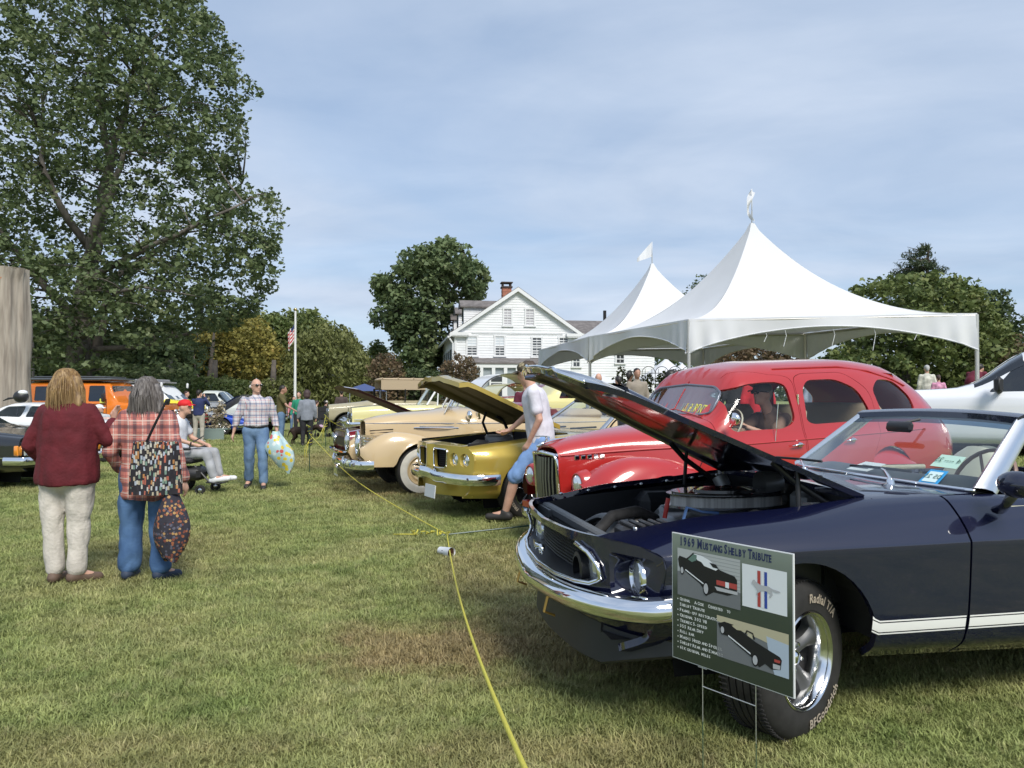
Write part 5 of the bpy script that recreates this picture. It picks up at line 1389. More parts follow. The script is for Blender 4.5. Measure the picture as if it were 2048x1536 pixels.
 for y0, z0 in ((-.05, .66), (-.02, .655), (.04, .655), (.06, .66)): m.tube([(sf(0) - .012, y0 * .8, .69), (sf(0) - .015, y0 * 1.6, z0)], [.008, .004], n=6)
 m.build('grille_emblem', CHROME, t, smooth=180)
 for sd in (-1, 1):
  h = MB(); h.lathe([(0, -.012), (.05, -.008), (.066, .0), (.072, -.004), (.078, .01)], 28, axis='x', c=(sf(.5) + .06, sd * .50, .685)); h.build('inner_headlight', LAMP, t, smooth=60)
 # lower valance, chin spoiler
 m = MB(); m.grid(lambda u, v: (sf((u * 2 - 1) * .76) + .03 + .07 * v, (u * 2 - 1) * (.76 - .04 * v), .50 - .12 * v), 30, 6); m.build('valance', NAVY, t, smooth=180)
 m = MB()
 def spl(u, v):
  y = (u * 2 - 1); q = abs(y); z1 = .46 - .03 * q ** 2; z0_ = .285 + .10 * max(0, q - .68) / .32
  return (sf(y * .84) + .05 - .015 * v + .06 * q ** 3, y * .84, z1 + (z0_ - z1) * v)
 m.grid(spl, 50, 8); m.grid(lambda u, v: (spl(u, 1)[0] + .035 * v, spl(u, 1)[1], spl(u, 1)[2] - .012 * math.sin(PI * v)), 50, 3)
 m.build('chin_spoiler', mat('black_urethane', (.022, .024, .028), rough=.5), t, smooth=60)
 # bumper
 bp = [(-.42, -.915, .590), (-.55, -.915, .588), (-.64, -.905, .582), (-.74, -.845, .578), (-.82, -.72, .568), (-.89, -.50, .554), (-.925, -.26, .545), (-.945, 0, .54)]
 bp = bp + [(a, -b, c) for a, b, c in bp[::-1][1:]]
 P2 = pchip(np.arange(len(bp)), np.array(bp), np.linspace(0, len(bp) - 1, 90))
 prof = [(-.035, .052), (.002, .050), (.020, .040), (.033, .018), (.036, 0), (.032, -.018), (.018, -.036), (.0, -.046), (-.04, -.048)]
 b = sweep([tuple(p) for p in P2], [(-a, z) for a, z in prof]); b.build('front_bumper', CHROME, t, smooth=50)
 m = MB()
 for v in (.30, -.30): m.tube([(-.93, v, .52), (-.95, v, .44), (-.90, v, .42)], .015, n=6, flat=.4)
 m.build('bumper_bracket', mat('zinc_bracket', (.55, .33, .08), rough=.4, metal=.6), t)
 # -------- windscreen, cowl, interior
 def ws(u, v):
  y = (2 * u - 1); b = (.985 - .125 * (1 - y * y), y * .735, 1.002 + .012 * (1 - y * y)); tp = (1.385 - .05 * (1 - y * y) * -1 - .03, y * .60, 1.318 + .018 * (1 - y * y))
  return tuple(b[i] + (tp[i] - b[i]) * v for i in range(3))
 m = MB(); m.grid(lambda u, v: ws(u, v * .86), 24, 8); m.build('windshield', CLEARG, t, smooth=180)
 m = MB(); m.grid(lambda u, v: ws(u, .86 + v * .14), 24, 3); m.build('windshield_tint', glass('blue_tint_glass', (.12, .22, .34), .06), t, smooth=180)
 m = MB(); m.tube([ws(k / 30, 0) for k in range(31)], .010, n=6); m.build('windshield_moulding', CHROME, t, smooth=180)
 SILV = mat('brushed_trim', (.78, .79, .80), rough=.22, metal=1)
 for e, sd in ((0, -1), (1, 1)):
  m = MB(); n = 14
  def pil(a, k):
   p = Vector(ws(e, a)); o = [(-.012, -.012 * sd, 0), (-.006, .004 * sd, .016), (.028, .016 * sd, .012), (.060, .020 * sd, .0), (.085, .010 * sd, -.02), (.085, -.014 * sd, -.02), (.0, -.022 * sd, -.01)][k]
   w = 1.0 + .25 * (1 - a); return (p.x + o[0] * w, p.y + o[1], p.z + o[2])
  m.add([pil(a / n, k) for a in range(n + 1) for k in range(7)], [(a * 7 + k, (a + 1) * 7 + k, (a + 1) * 7 + (k + 1) % 7, a * 7 + (k + 1) % 7) for a in range(n) for k in range(7)])
  m.build('windshield_pillar', SILV, t, smooth=50)
 m = MB()
 def hdr(u, k):
  p = Vector(ws(u, 1.0)); o = [(-.018, -.012), (-.01, .018), (.03, .034), (.09, .030), (.12, .01), (.10, -.02), (.0, -.026)][k]; return (p.x + o[0], p.y * 1.02, p.z + o[1])
 m.add([hdr(a / 30, k) for a in range(31) for k in range(7)], [(a * 7 + k, (a + 1) * 7 + k, (a + 1) * 7 + (k + 1) % 7, a * 7 + (k + 1) % 7) for a in range(30) for k in range(7)] + [tuple(range(7)), tuple(30 * 7 + k for k in range(7))[::-1]])
 m.build('windshield_header', NAVY, t, smooth=50)
 def on_ws(u, v, d=0.0): p = ws(u, v); return (p[0] - .004 - d, p[1], p[2] + .002 + d)
 for (u0, v0, du, dv, mt, lab, txt, col) in [(.155, .33, .105, .17, mat('pale_green_sticker', (.45, .66, .55), rough=.5), 'registration_sticker', '4 ---- 25', (.1, .2, .15)), (.155, .10, .070, .20, mat('blue_sticker', (.03, .30, .62), rough=.5), 'inspection_sticker', '05 25', (.05, .12, .2))]:
  def quad(a, b, c, d, q, nm, mm, par):
   g = MB(); g.grid(lambda x, y: on_ws(a + (b - a) * x, c + (d - c) * y, q), 6, 3); return g.build(nm, mm, par)
  st_ = quad(u0 - du / 2, u0 + du / 2, v0 - dv / 2, v0 + dv / 2, 0.0, lab, mt, t)
  if lab[0] == 'i': quad(u0 - du * .36, u0 + du * .36, v0 - dv * .34, v0 + dv * .36, .002, 'white_field', mat('sticker_white', (.6, .75, .75)), st_)
  text_mesh(txt, .045 if lab[0] == 'r' else .04, mat('sticker_ink', col), st_, align='CENTER', xform=lambda c, u0=u0, v0=v0: Vector(on_ws(u0 + c.x / 1.45, v0 - .02 + c.y / .48 * .9, .004)))
 m = MB(); m.grid(lambda u, v: (1.02 + .42 * u - .11 * (1 - (2 * v - 1) ** 2) * (1 - u), (2 * v - 1) * .70, .985 + .035 * math.sin(PI * min(1, u * 1.1)) + .03 * math.exp(-((2 * v - 1 + .5) / .22) ** 2) * u), 12, 30); m.add([(1.44, -.70, .985), (1.44, .70, .985), (1.42, .70, .72), (1.42, -.70, .72)], [(0, 1, 2, 3)]); m.build('dashboard', mat('dash_black', (.035, .042, .048), rough=.55), t, smooth=60)
 m = MB(); m.box((1.0, .06, 1.045), (.13, .17, .003), rot=(0, -.3, .0)); cd = m.build('paper_card', mat('paper_white', (.8, .8, .82)), t)
 m = MB()
 for k in range(3): m.box((.97 + k * .02, .06, 1.040 + k * .0062), (.006, .12 - .02 * k, .001), rot=(0, -.3, 0))
 m.build('card_print', mat('print_grey', (.2, .2, .22)), cd)
 for sd, pv, tip in ((-1, (.80, -.40), (.925, .02)), (1, (.72, .22), (.84, .66))):
  m = MB(); a = Vector((pv[0], pv[1], 1.03)); b = Vector((tip[0] + .03, tip[1] - .14, 1.055)); m.lathe([(0, .012), (.014, .010), (.018, 0), (.022, -.02)], 12, axis='z', c=(pv[0], pv[1], 1.02)); m.tube([a, a.lerp(b, .5) + Vector((0, 0, .012)), b], [.008, .006, .004], n=6); w_ = m.build('wiper', CHROME, t, smooth=60)
  m = MB(); u0 = b + Vector((.03, -.20, -.0)); m.tube([b + Vector((.02, -.21, .0)), b + Vector((-.01, 0, .0)), b + Vector((-.03, .21, -.006))], .008, n=5); m.build('blade', BLACK, w_)
 steering(t, 1.36, -.37, .99, mat('steering_wheel_rim', (.25, .16, .13), rough=.4)); 
 for v in (-.36, .36):
  b = MB(); b.box((1.66, v, .50), (.52, .52, .22), rot=(0, .1, 0), bev=.06)
  def bk(u, w_, sgn):
   x = 1.82 + .22 * w_ + .0; hw_ = .27 * (1 - .30 * max(0, w_ - .62) / .38 * 1.0) * (1 - .0 * w_); yy = (2 * u - 1)
   th = .07 * (1 - abs(yy) ** 3 * .8) * (1 - .35 * w_ ** 4); return (x + sgn * th, v + yy * hw_ * (1 - .35 * max(0, (w_ - .86) / .14) ** 2), .55 + .58 * w_ - .02 * yy * yy)
  b.grid(lambda u, w_: bk(u, w_, -1), 16, 18); b.grid(lambda u, w_: bk(u, w_, 1), 16, 18)
  so = b.build('seat', CREAMV, t, smooth=180)
 m = MB(); m.box((2.72, 0, .55), (.5, 1.2, .3), bev=.08); m.box((2.92, 0, .80), (.16, 1.22, .45), rot=(0, .2, 0), bev=.06); m.build('rear_seat', CREAMV, t, smooth=60)
 for sd in (-1, 1):
  m = MB(); m.grid(lambda u, v: (1.0 + 1.0 * u, sd * (.845 - .0 * v - .06 * v ** 3 - .012), .945 + .0 - .62 * v + .0 * u), 10, 10); m.box((1.5, sd * .80, .72), (.6, .06, .05), bev=.02); m.box((1.5, .815, .962), (1.0, .05, .035), bev=.01); m.build('door_trim', CREAMV, t, smooth=60)
  pass
 m = MB(); m.box((1.17, 0, 1.27), (.03, .21, .06), rot=(0, .2, 0), bev=.02); m.tube([(1.30, 0, 1.31), (1.19, 0, 1.29)], .008, n=6); m.build('rear_view_mirror', BLKPL, t, smooth=50)
 m = MB(); m.ball((.96, -.99, 1.06), (.06, .095, .058), 20, 12); m.tube([(.98, -.87, .935), (.96, -.93, .965), (.96, -.97, 1.02)], [.034, .022, .03], n=10, flat=.6); m.build('wing_mirror', NAVY, t, smooth=180)
 m = MB(); m.tube([(2.75, -.66, .9), (2.72, -.64, 1.22), (2.70, -.5, 1.30), (2.70, .5, 1.30), (2.72, .64, 1.22), (2.75, .66, .9)], .03, n=10); m.build('roll_bar', NAVYIN, t, smooth=180)
 # -------- wheels: front ones on left lock
 for (s, sd) in ((0, -1), (0, 1), (r2, -1), (r2, 1)):
  w_ = wheel(t, s, sd * .745, .325, R=.332, W=.235, rr=.197, steer=R_(-28.5) * -1 if s == 0 else 0, side=sd, style='mag5')
  if s == 0 and sd == -1:
   LT = mat('raised_white_lettering', (.66, .58, .47), rough=.7)
   def curve(txt, mid, sz, inv):
    def xf(c):
     r0 = .262; ang = (c.x) / r0; 
     rr_ = (r0 - sz * .36 + c.y) if not inv else (r0 + sz * .36 - c.y)
     a = mid - ang if not inv else mid + ang
     return Vector((rr_ * math.cos(a), -(.1175 * 1.035 + .004), rr_ * math.sin(a)))
    text_mesh(txt, sz, LT, w_, align='CENTER', xform=xf, bold=.0016, spacing=1.08, name='tyre_lettering')
   curve('Radial T/A', R_(64), .052, False); curve('BFGoodrich', R_(-62), .050, True)
 return t
mustang()
# ---------------------------------------------------------------- the show board
def show_board():
 A = place(1344, 1190, 2.42); 
 H = lambda px, py, Y: place(px, py, Y)
 YA, YB = 3.02, 2.60      # left and right edges
 TL, BL, TR, BR = H(1344, 1064, YA), H(1346, 1310, YA), H(1587, 1108, YB), H(1605, 1402, YB)
 ex = (TR - TL); ey = (BL - TL); W_ = ex.length; Hh = .5 * ((BL - TL).length + (BR - TR).length)
 X = ex.normalized(); Z = (-ey).normalized(); Nn = X.cross(Z).normalized(); Z = Nn.cross(X) * -1 if Nn.cross(X).z < 0 else Nn.cross(X)
 t = thing('show_board', 'green printed show board on wire legs before the navy convertible', 'sign', (TL.x, TL.y, 0))
 O = TL - Vector((TL.x, TL.y, 0))
 def M(x, y, d=0.0): return O + X * (x * W_) - Z * (y * Hh) + Nn * d * (-1 if Nn.y > 0 else 1)
 th = .006
 m = MB(); m.add([M(0, 0, .0), M(1, 0, .0), M(1, 1, .0), M(0, 1, .0), M(0, 0, -th), M(1, 0, -th), M(1, 1, -th), M(0, 1, -th)], [(0, 1, 2, 3), (7, 6, 5, 4), (0, 4, 5, 1), (1, 5, 6, 2), (2, 6, 7, 3), (3, 7, 4, 0)])
 m.build('panel', mat('white_board_edge', (.75, .76, .76), rough=.5), t)
 gm, nt_, b_ = nmat('green_print'); N = nt_.nodes.new; L = nt_.links.new
 uvn = N('ShaderNodeTexCoord'); s_ = N('ShaderNodeSeparateXYZ'); L(uvn.outputs['UV'], s_.inputs[0]); r_ = N('ShaderNodeValToRGB')
 e = r_.color_ramp.elements; e[0].position = 0; e[0].color = (.030, .042, .030, 1); e[1].position = 1; e[1].color = (.22, .26, .23, 1)
 x_ = e.new(.55); x_.color = (.045, .062, .046, 1); L(s_.outputs[1], r_.inputs[0]); L(r_.outputs[0], b_.inputs['Base Color']); b_.inputs['Roughness'].default_value = .35; b_.inputs['Coat Weight'].default_value = .3
 def q(x0, y0, x1, y1, d, nm, mt, par, uv=False):
  par = t if par is None else par; g = MB(); g.add([M(x0, y1, d), M(x1, y1, d), M(x1, y0, d), M(x0, y0, d)], [(0, 1, 2, 3)]); o = g.build(nm, mt, par)
  if uv:
   u = o.data.uv_layers.new(name='UVMap')
   for k, c in enumerate([(0, 0), (1, 0), (1, 1), (0, 1)]): u.data[k].uv = c
  return o
 pr = q(.006, .006, .992, .994, .0012, 'print', gm, t, True)
 INK = mat('navy_ink', (.012, .022, .09), rough=.5); WI = mat('white_ink', (.72, .74, .72), rough=.5)
 def smallcaps(txt, x, y, big, small, mt, wt=0.0, gap=.0, d=.0022, nm='lettering', maxw=None):
  # words set in capitals with larger initials, with short slab serifs
  parts = []; cur = 0.0
  for ch in txt:
   if ch == ' ': cur += small * .42 + gap; continue
   if ch == '.' : cur += small * .3; continue
   sz = big if (ch.isupper() or ch.isdigit()) else small; parts.append((ch.upper(), cur, sz)); cur += sz * {'I': .36, 'M': .88, 'W': .95, 'J': .45, '1': .5}.get(ch.upper(), .66)
  k = min(1.0, maxw / cur) if maxw else 1.0
  cu_all = MB()
  for ch, cx, sz in parts:
   cu = bpy.data.curves.new('g', 'FONT'); cu.body = ch; cu.size = sz; cu.offset = wt; cu.resolution_u = 2
   ob = bpy.data.objects.new('g', cu); COL.objects.link(ob); dg = bpy.context.evaluated_depsgraph_get(); dg.update(); me = ob.evaluated_get(dg).to_mesh()
   vs_ = [v.co.copy() for v in me.vertices]; fs_ = [tuple(p.vertices) for p in me.polygons]; bpy.data.objects.remove(ob)
   if vs_:
    x0 = min(v.x for v in vs_); x1 = max(v.x for v in vs_); hgt = max(v.y for v in vs_); lo = min(v.y for v in vs_)
    o_ = x0
    cu_all.add([M(x + (v.x - o_ + cx) * k / W_, y - v.y / Hh, d) for v in vs_], fs_)
    stems = {'M': (0, 1), 'U': (0, 1), 'T': (.5,), 'A': (0, 1), 'N': (0, 1), 'H': (0, 1), 'L': (0,), 'B': (0,), 'Y': (.5,), 'R': (0, 1), 'I': (.5,), 'E': (0,), 'D': (0,), 'F': (0,), 'K': (0, 1), 'P': (0,), 'X': (0, 1), 'V': (), '1': (.5,)}.get(ch, ())
    for st_ in stems:
     xm = (x1 - x0) * (.08 + .84 * st_); sw = sz * .13
     for yy, flag in ((0, ch not in 'U'), (hgt, ch in 'MUNHIKXY')):
      if flag: cu_all.add([M(x + (xm + a + cx) * k / W_, y - (yy + b) / Hh, d + .0002) for a, b in ((-sw, -sz * .028), (sw, -sz * .028), (sw, sz * .028), (-sw, sz * .028))], [(0, 1, 2, 3)])
  return cu_all.build(nm, mt, pr)
 smallcaps('1969 Mustang Shelby Tribute', .085, .088, .046, .035, INK, wt=.0012, maxw=W_ * .765, nm='title_lettering')
 lines = ['Original A-Code Converted to', 'Shelby Tribute', 'Frame-off restoration', 'Original 302 V8', 'Tremec 5-speed', '355 Rear Diff', 'Roll bar', 'Mach 1 Hood and Spoiler', 'Shelby Rear and Exhaust', '61k original miles']
 for i, ln in enumerate(lines):
  y = .528 + i * .0425
  if i != 1: q(.052, y - .012, .060, y - .003, .0022, 'bullet', WI, pr)
  smallcaps(ln, .075, y, .0165, .0135, WI, wt=.0004, gap=.018 if i == 0 else 0, nm='list_lettering', maxw=W_ * (.44 if i == 0 else .40))
 # printed pictures: two views of the car and the emblem
 ASPH = mat('print_asphalt', (.16, .17, .18)); WALLP = mat('print_siding', (.42, .44, .44)); CARP = mat('print_car', (.012, .012, .018), rough=.3); WHP = mat('print_white', (.74, .77, .80)); REDP = mat('print_red', (.42, .06, .05)); CHP = mat('print_silver', (.45, .46, .48)); TANP = mat('print_tan', (.48, .44, .30)); SKYP = mat('print_pale_blue', (.42, .50, .60))
 def poly(pts, d, nm, mt, par):
  g = MB(); g.add([M(x, y, d) for x, y in pts], [tuple(range(len(pts)))]); return g.build(nm, mt, par)
 def circ(cx, cy, rx, ry, n=20): return [(cx + rx * math.cos(2 * PI * k / n), cy + ry * math.sin(2 * PI * k / n)) for k in range(n)]
 P1 = q(.055, .115, .60, .485, .0022, 'printed_picture', WALLP, t); 
 for k in range(9): q(.20, .135 + k * .026, .598, .137 + k * .026, .0026, 'siding_line', ASPH, P1)
 poly([(.055, .30), (.30, .27), (.60, .36), (.60, .485), (.055, .485)], .003, 'asphalt', ASPH, P1)
 poly([(.062, .20), (.075, .175), (.14, .185), (.17, .16), (.20, .13), (.28, .14), (.36, .20), (.45, .225), (.555, .245), (.575, .27), (.575, .37), (.50, .40), (.38, .40), (.335, .43), (.30, .40), (.26, .36), (.12, .285), (.085, .285), (.07, .25)], .0034, 'car_shape', CARP, P1)
 poly([(.205, .135), (.275, .14), (.35, .165), (.42, .215), (.40, .232), (.30, .215), (.275, .19), (.24, .182)], .0038, 'white_top', WHP, P1)
 poly([(.155, .19), (.205, .14), (.235, .145), (.23, .185), (.19, .205)], .0040, 'side_glass', mat('print_glass', (.12, .2, .17)), P1)
 poly([(.345, .18), (.40, .185), (.425, .215), (.375, .212)], .0042, 'rear_glass', CARP, P1)
 poly([(.405, .30), (.575, .30), (.575, .34), (.405, .335)], .0040, 'tail_lamp', REDP, P1); poly([(.48, .30), (.51, .30), (.51, .345), (.48, .342)], .0043, 'number_plate', WHP, P1)
 poly([(.39, .352), (.58, .355), (.58, .378), (.41, .38)], .0041, 'bumper', CHP, P1); poly([(.13, .27), (.30, .352), (.30, .362), (.13, .28)], .0041, 'sill_stripe', WHP, P1)
 for cx, cy, rx, ry in ((.10, .285, .018, .035), (.315, .385, .027, .055)):
  poly(circ(cx, cy, rx, ry), .0043, 'tyre', DARK, P1); poly(circ(cx, cy, rx * .72, ry * .72), .0046, 'rim', CHP, P1)
 P2 = q(.615, .135, .955, .445, .0022, 'printed_emblem', WHP, t)
 for a, c in ((.735, REDP), (.765, WHP), (.785, mat('print_blue', (.03, .07, .35)))): q(a, .165, a + .024, .425, .0028, 'emblem_bar', c, P2)
 poly([(.69, .265), (.70, .24), (.715, .235), (.72, .245), (.76, .265), (.82, .262), (.85, .275), (.90, .28), (.91, .29), (.87, .295), (.845, .285), (.85, .32), (.83, .345), (.825, .33), (.835, .315), (.80, .30), (.76, .31), (.73, .335), (.745, .355), (.725, .34), (.735, .31), (.715, .285), (.70, .272)], .0034, 'running_horse', CHP, P2)
 P3 = q(.405, .565, .965, .875, .0022, 'printed_photo', ASPH, t); poly([(.405, .565), (.965, .565), (.965, .70), (.75, .655), (.405, .61)], .0026, 'garage_wall', TANP, P3); poly([(.80, .62), (.965, .64), (.965, .875), (.86, .875), (.82, .76)], .0027, 'bright_drive', SKYP, P3)
 poly([(.415, .625), (.47, .60), (.55, .605), (.60, .63), (.66, .66), (.72, .685), (.90, .74), (.915, .76), (.905, .83), (.84, .845), (.79, .82), (.745, .86), (.70, .81), (.55, .735), (.50, .70), (.455, .70), (.43, .66)], .0032, 'car_shape', CARP, P3)
 poly([(.53, .615), (.555, .60), (.605, .605), (.62, .63), (.57, .635)], .0035, 'side_glass', TANP, P3); poly([(.635, .645), (.65, .615), (.70, .625), (.715, .665), (.705, .672), (.695, .635), (.655, .625), (.645, .65)], .0036, 'roll_bar', CARP, P3); poly([(.66, .635), (.69, .64), (.70, .67), (.655, .655)], .0035, 'seat', TANP, P3)
 poly([(.50, .69), (.68, .775), (.68, .785), (.50, .70)], .0036, 'sill_stripe', WHP, P3); poly([(.86, .765), (.905, .765), (.90, .785), (.86, .785)], .0036, 'tail_lamp', REDP, P3); poly([(.85, .80), (.905, .80), (.90, .83), (.85, .835)], .0036, 'bumper', CHP, P3)
 for cx, cy, rx, ry in ((.453, .665, .020, .035), (.715, .815, .026, .047)):
  poly(circ(cx, cy, rx, ry), .0038, 'tyre', DARK, P3); poly(circ(cx, cy, rx * .72, ry * .72), .004, 'rim', CHP, P3)
 # wire stake
 WIRE = mat('galvanised_wire', (.55, .56, .55), rough=.35, metal=.8); m = MB()
 a = M(.27, .99, -.003); b = M(.71, .99, -.003); ga = Vector((a.x, a.y, -.05)); gb = Vector((b.x, b.y, -.05))
 m.tube([a + Z * .1, a, a.lerp(ga, .45)], .0017, n=6); m.tube([b + Z * .1, b, b.lerp(gb, .45)], .0017, n=6); m2 = MB(); m2.tube([a.lerp(ga, .44), ga], .0019, n=6); m2.tube([b.lerp(gb, .44), gb], .0019, n=6); m2.build('stake_legs', mat('green_wire', (.05, .09, .05), rough=.5), t); f_ = .30
 m.tube([a.lerp(ga, f_ * .55), b.lerp(gb, f_ * .55)], .0020, n=6); m.tube([a.lerp(ga, .02) + X * -.02, a.lerp(ga, .02) + X * .02], .0020, n=6); m.build('wire_stake', WIRE, t, smooth=60)
show_board()
def body(t, S, pm, arches, doors=(), wins=(), cuts=(), glassm=GLASS, gl=True, ds=.1, dw=.35, name='body', sr=None, wtop=None, both=True):
 """closed body shell with doors and windows cut out; loops in (s, z)"""
 s0, s1 = sr or (S.s0, S.s1); lo = [(s0, 0)]
 for (xc, zc, R) in arches:
  z0 = S.at(xc, 0)[0][2]; a0 = max(-.98, min(.98, (z0 - zc) / R)); th0 = math.asin(a0); n = 18
  A = [PI - th0 - (PI - 2 * th0) * i / n for i in range(n + 1)]
  lo += [(xc + R * math.cos(a), S.wz(xc + R * math.cos(a), zc + R * math.sin(a)) if 0 < i < n else 0.0) for i, a in enumerate(A)]
 lo += [(s1, 0)]; top = [(s1, S.K)]
 for c in sorted(cuts, key=lambda c: -c[0][0]): top += list(c)
 top += [(s0, S.K)]
 W_ = [S.loopz(w) if isinstance(w[0], tuple) else w for w in wins]; D_ = [S.loopz(d) for d in doors]; used = {i for i, w in enumerate(wins) if not isinstance(w[0], tuple)}; bh = [W_[i] for i in used]
 for d in D_:
  dh = []
  for i, w in enumerate(W_):
   c = (sum(p[0] for p in w) / len(w), sum(p[1] for p in w) / len(w))
   if inside(d, *c): dh.append(w); used.add(i)
  cx, cy = sum(p[0] for p in d) / len(d), sum(p[1] for p in d) / len(d)
  sh = [(cx + (p[0] - cx) * .992, cy + (p[1] - cy) * .992) for p in d]
  panel(S, sh, dh, 'door', pm, t, ds=ds, dw=dw, both=both, flange=.03); bh.append(d)
 for i, w in enumerate(W_):
  if i not in used: bh.append(w)
  if gl: panel(S, w, [], 'side_window', glassm, t, ds=.14, dw=.5, both=both, flange=0, off=-.012)
 return panel(S, lo + top, bh, name, pm, t, ds=ds, dw=dw, both=both, flange=.02)
def hlamp(t, s, y, z, r, ring=CHROME, sides=(-1, 1), name='headlight'):
 for sd in sides:
  h = MB(); h.lathe([(0, -.02), (r * .5, -.016), (r * .85, -.005), (r * .93, .006)], 24, axis='x', c=(s, sd * y, z)); o = h.build(name, LAMP, t, smooth=180)
  h = MB(); h.lathe([(r * .9, .006), (r * .94, -.014), (r * 1.05, -.018), (r * 1.12, -.004), (r * 1.12, .03)], 24, axis='x', c=(s, sd * y, z)); h.build('bezel', ring, o, smooth=180)
def bumper(t, pts, h, name='front_bumper', m=CHROME, th=.03):
 P2 = [(a, b, c) for a, b, c in pts] + [(a, -b, c) for a, b, c in pts[::-1][1:]]
 P3 = pchip(np.arange(len(P2)), np.array(P2), np.linspace(0, len(P2) - 1, 60))
 prof = [(-.02, h / 2), (th * .6, h / 2 * .92), (th, h * .22), (th, -h * .22), (th * .6, -h / 2 * .92), (-.02, -h / 2)]
 if P3[0][1] > 0: prof = [(a, b) for a, b in prof]
 b = sweep([tuple(p) for p in P3], [(-a if P3[0][1] < 0 else a, z) for a, z in prof]); return b.build(name, m, t, smooth=50)
def floor(t, s0, s1, hw, z=.34):
 m = MB(); m.box(((s0 + s1) / 2, 0, z), (s1 - s0, hw * 2, .06)); m.box(((s0 + s1) / 2, 0, z - .06), (s1 - s0 - .4, hw, .1)); m.build('floor_pan', DARK, t)
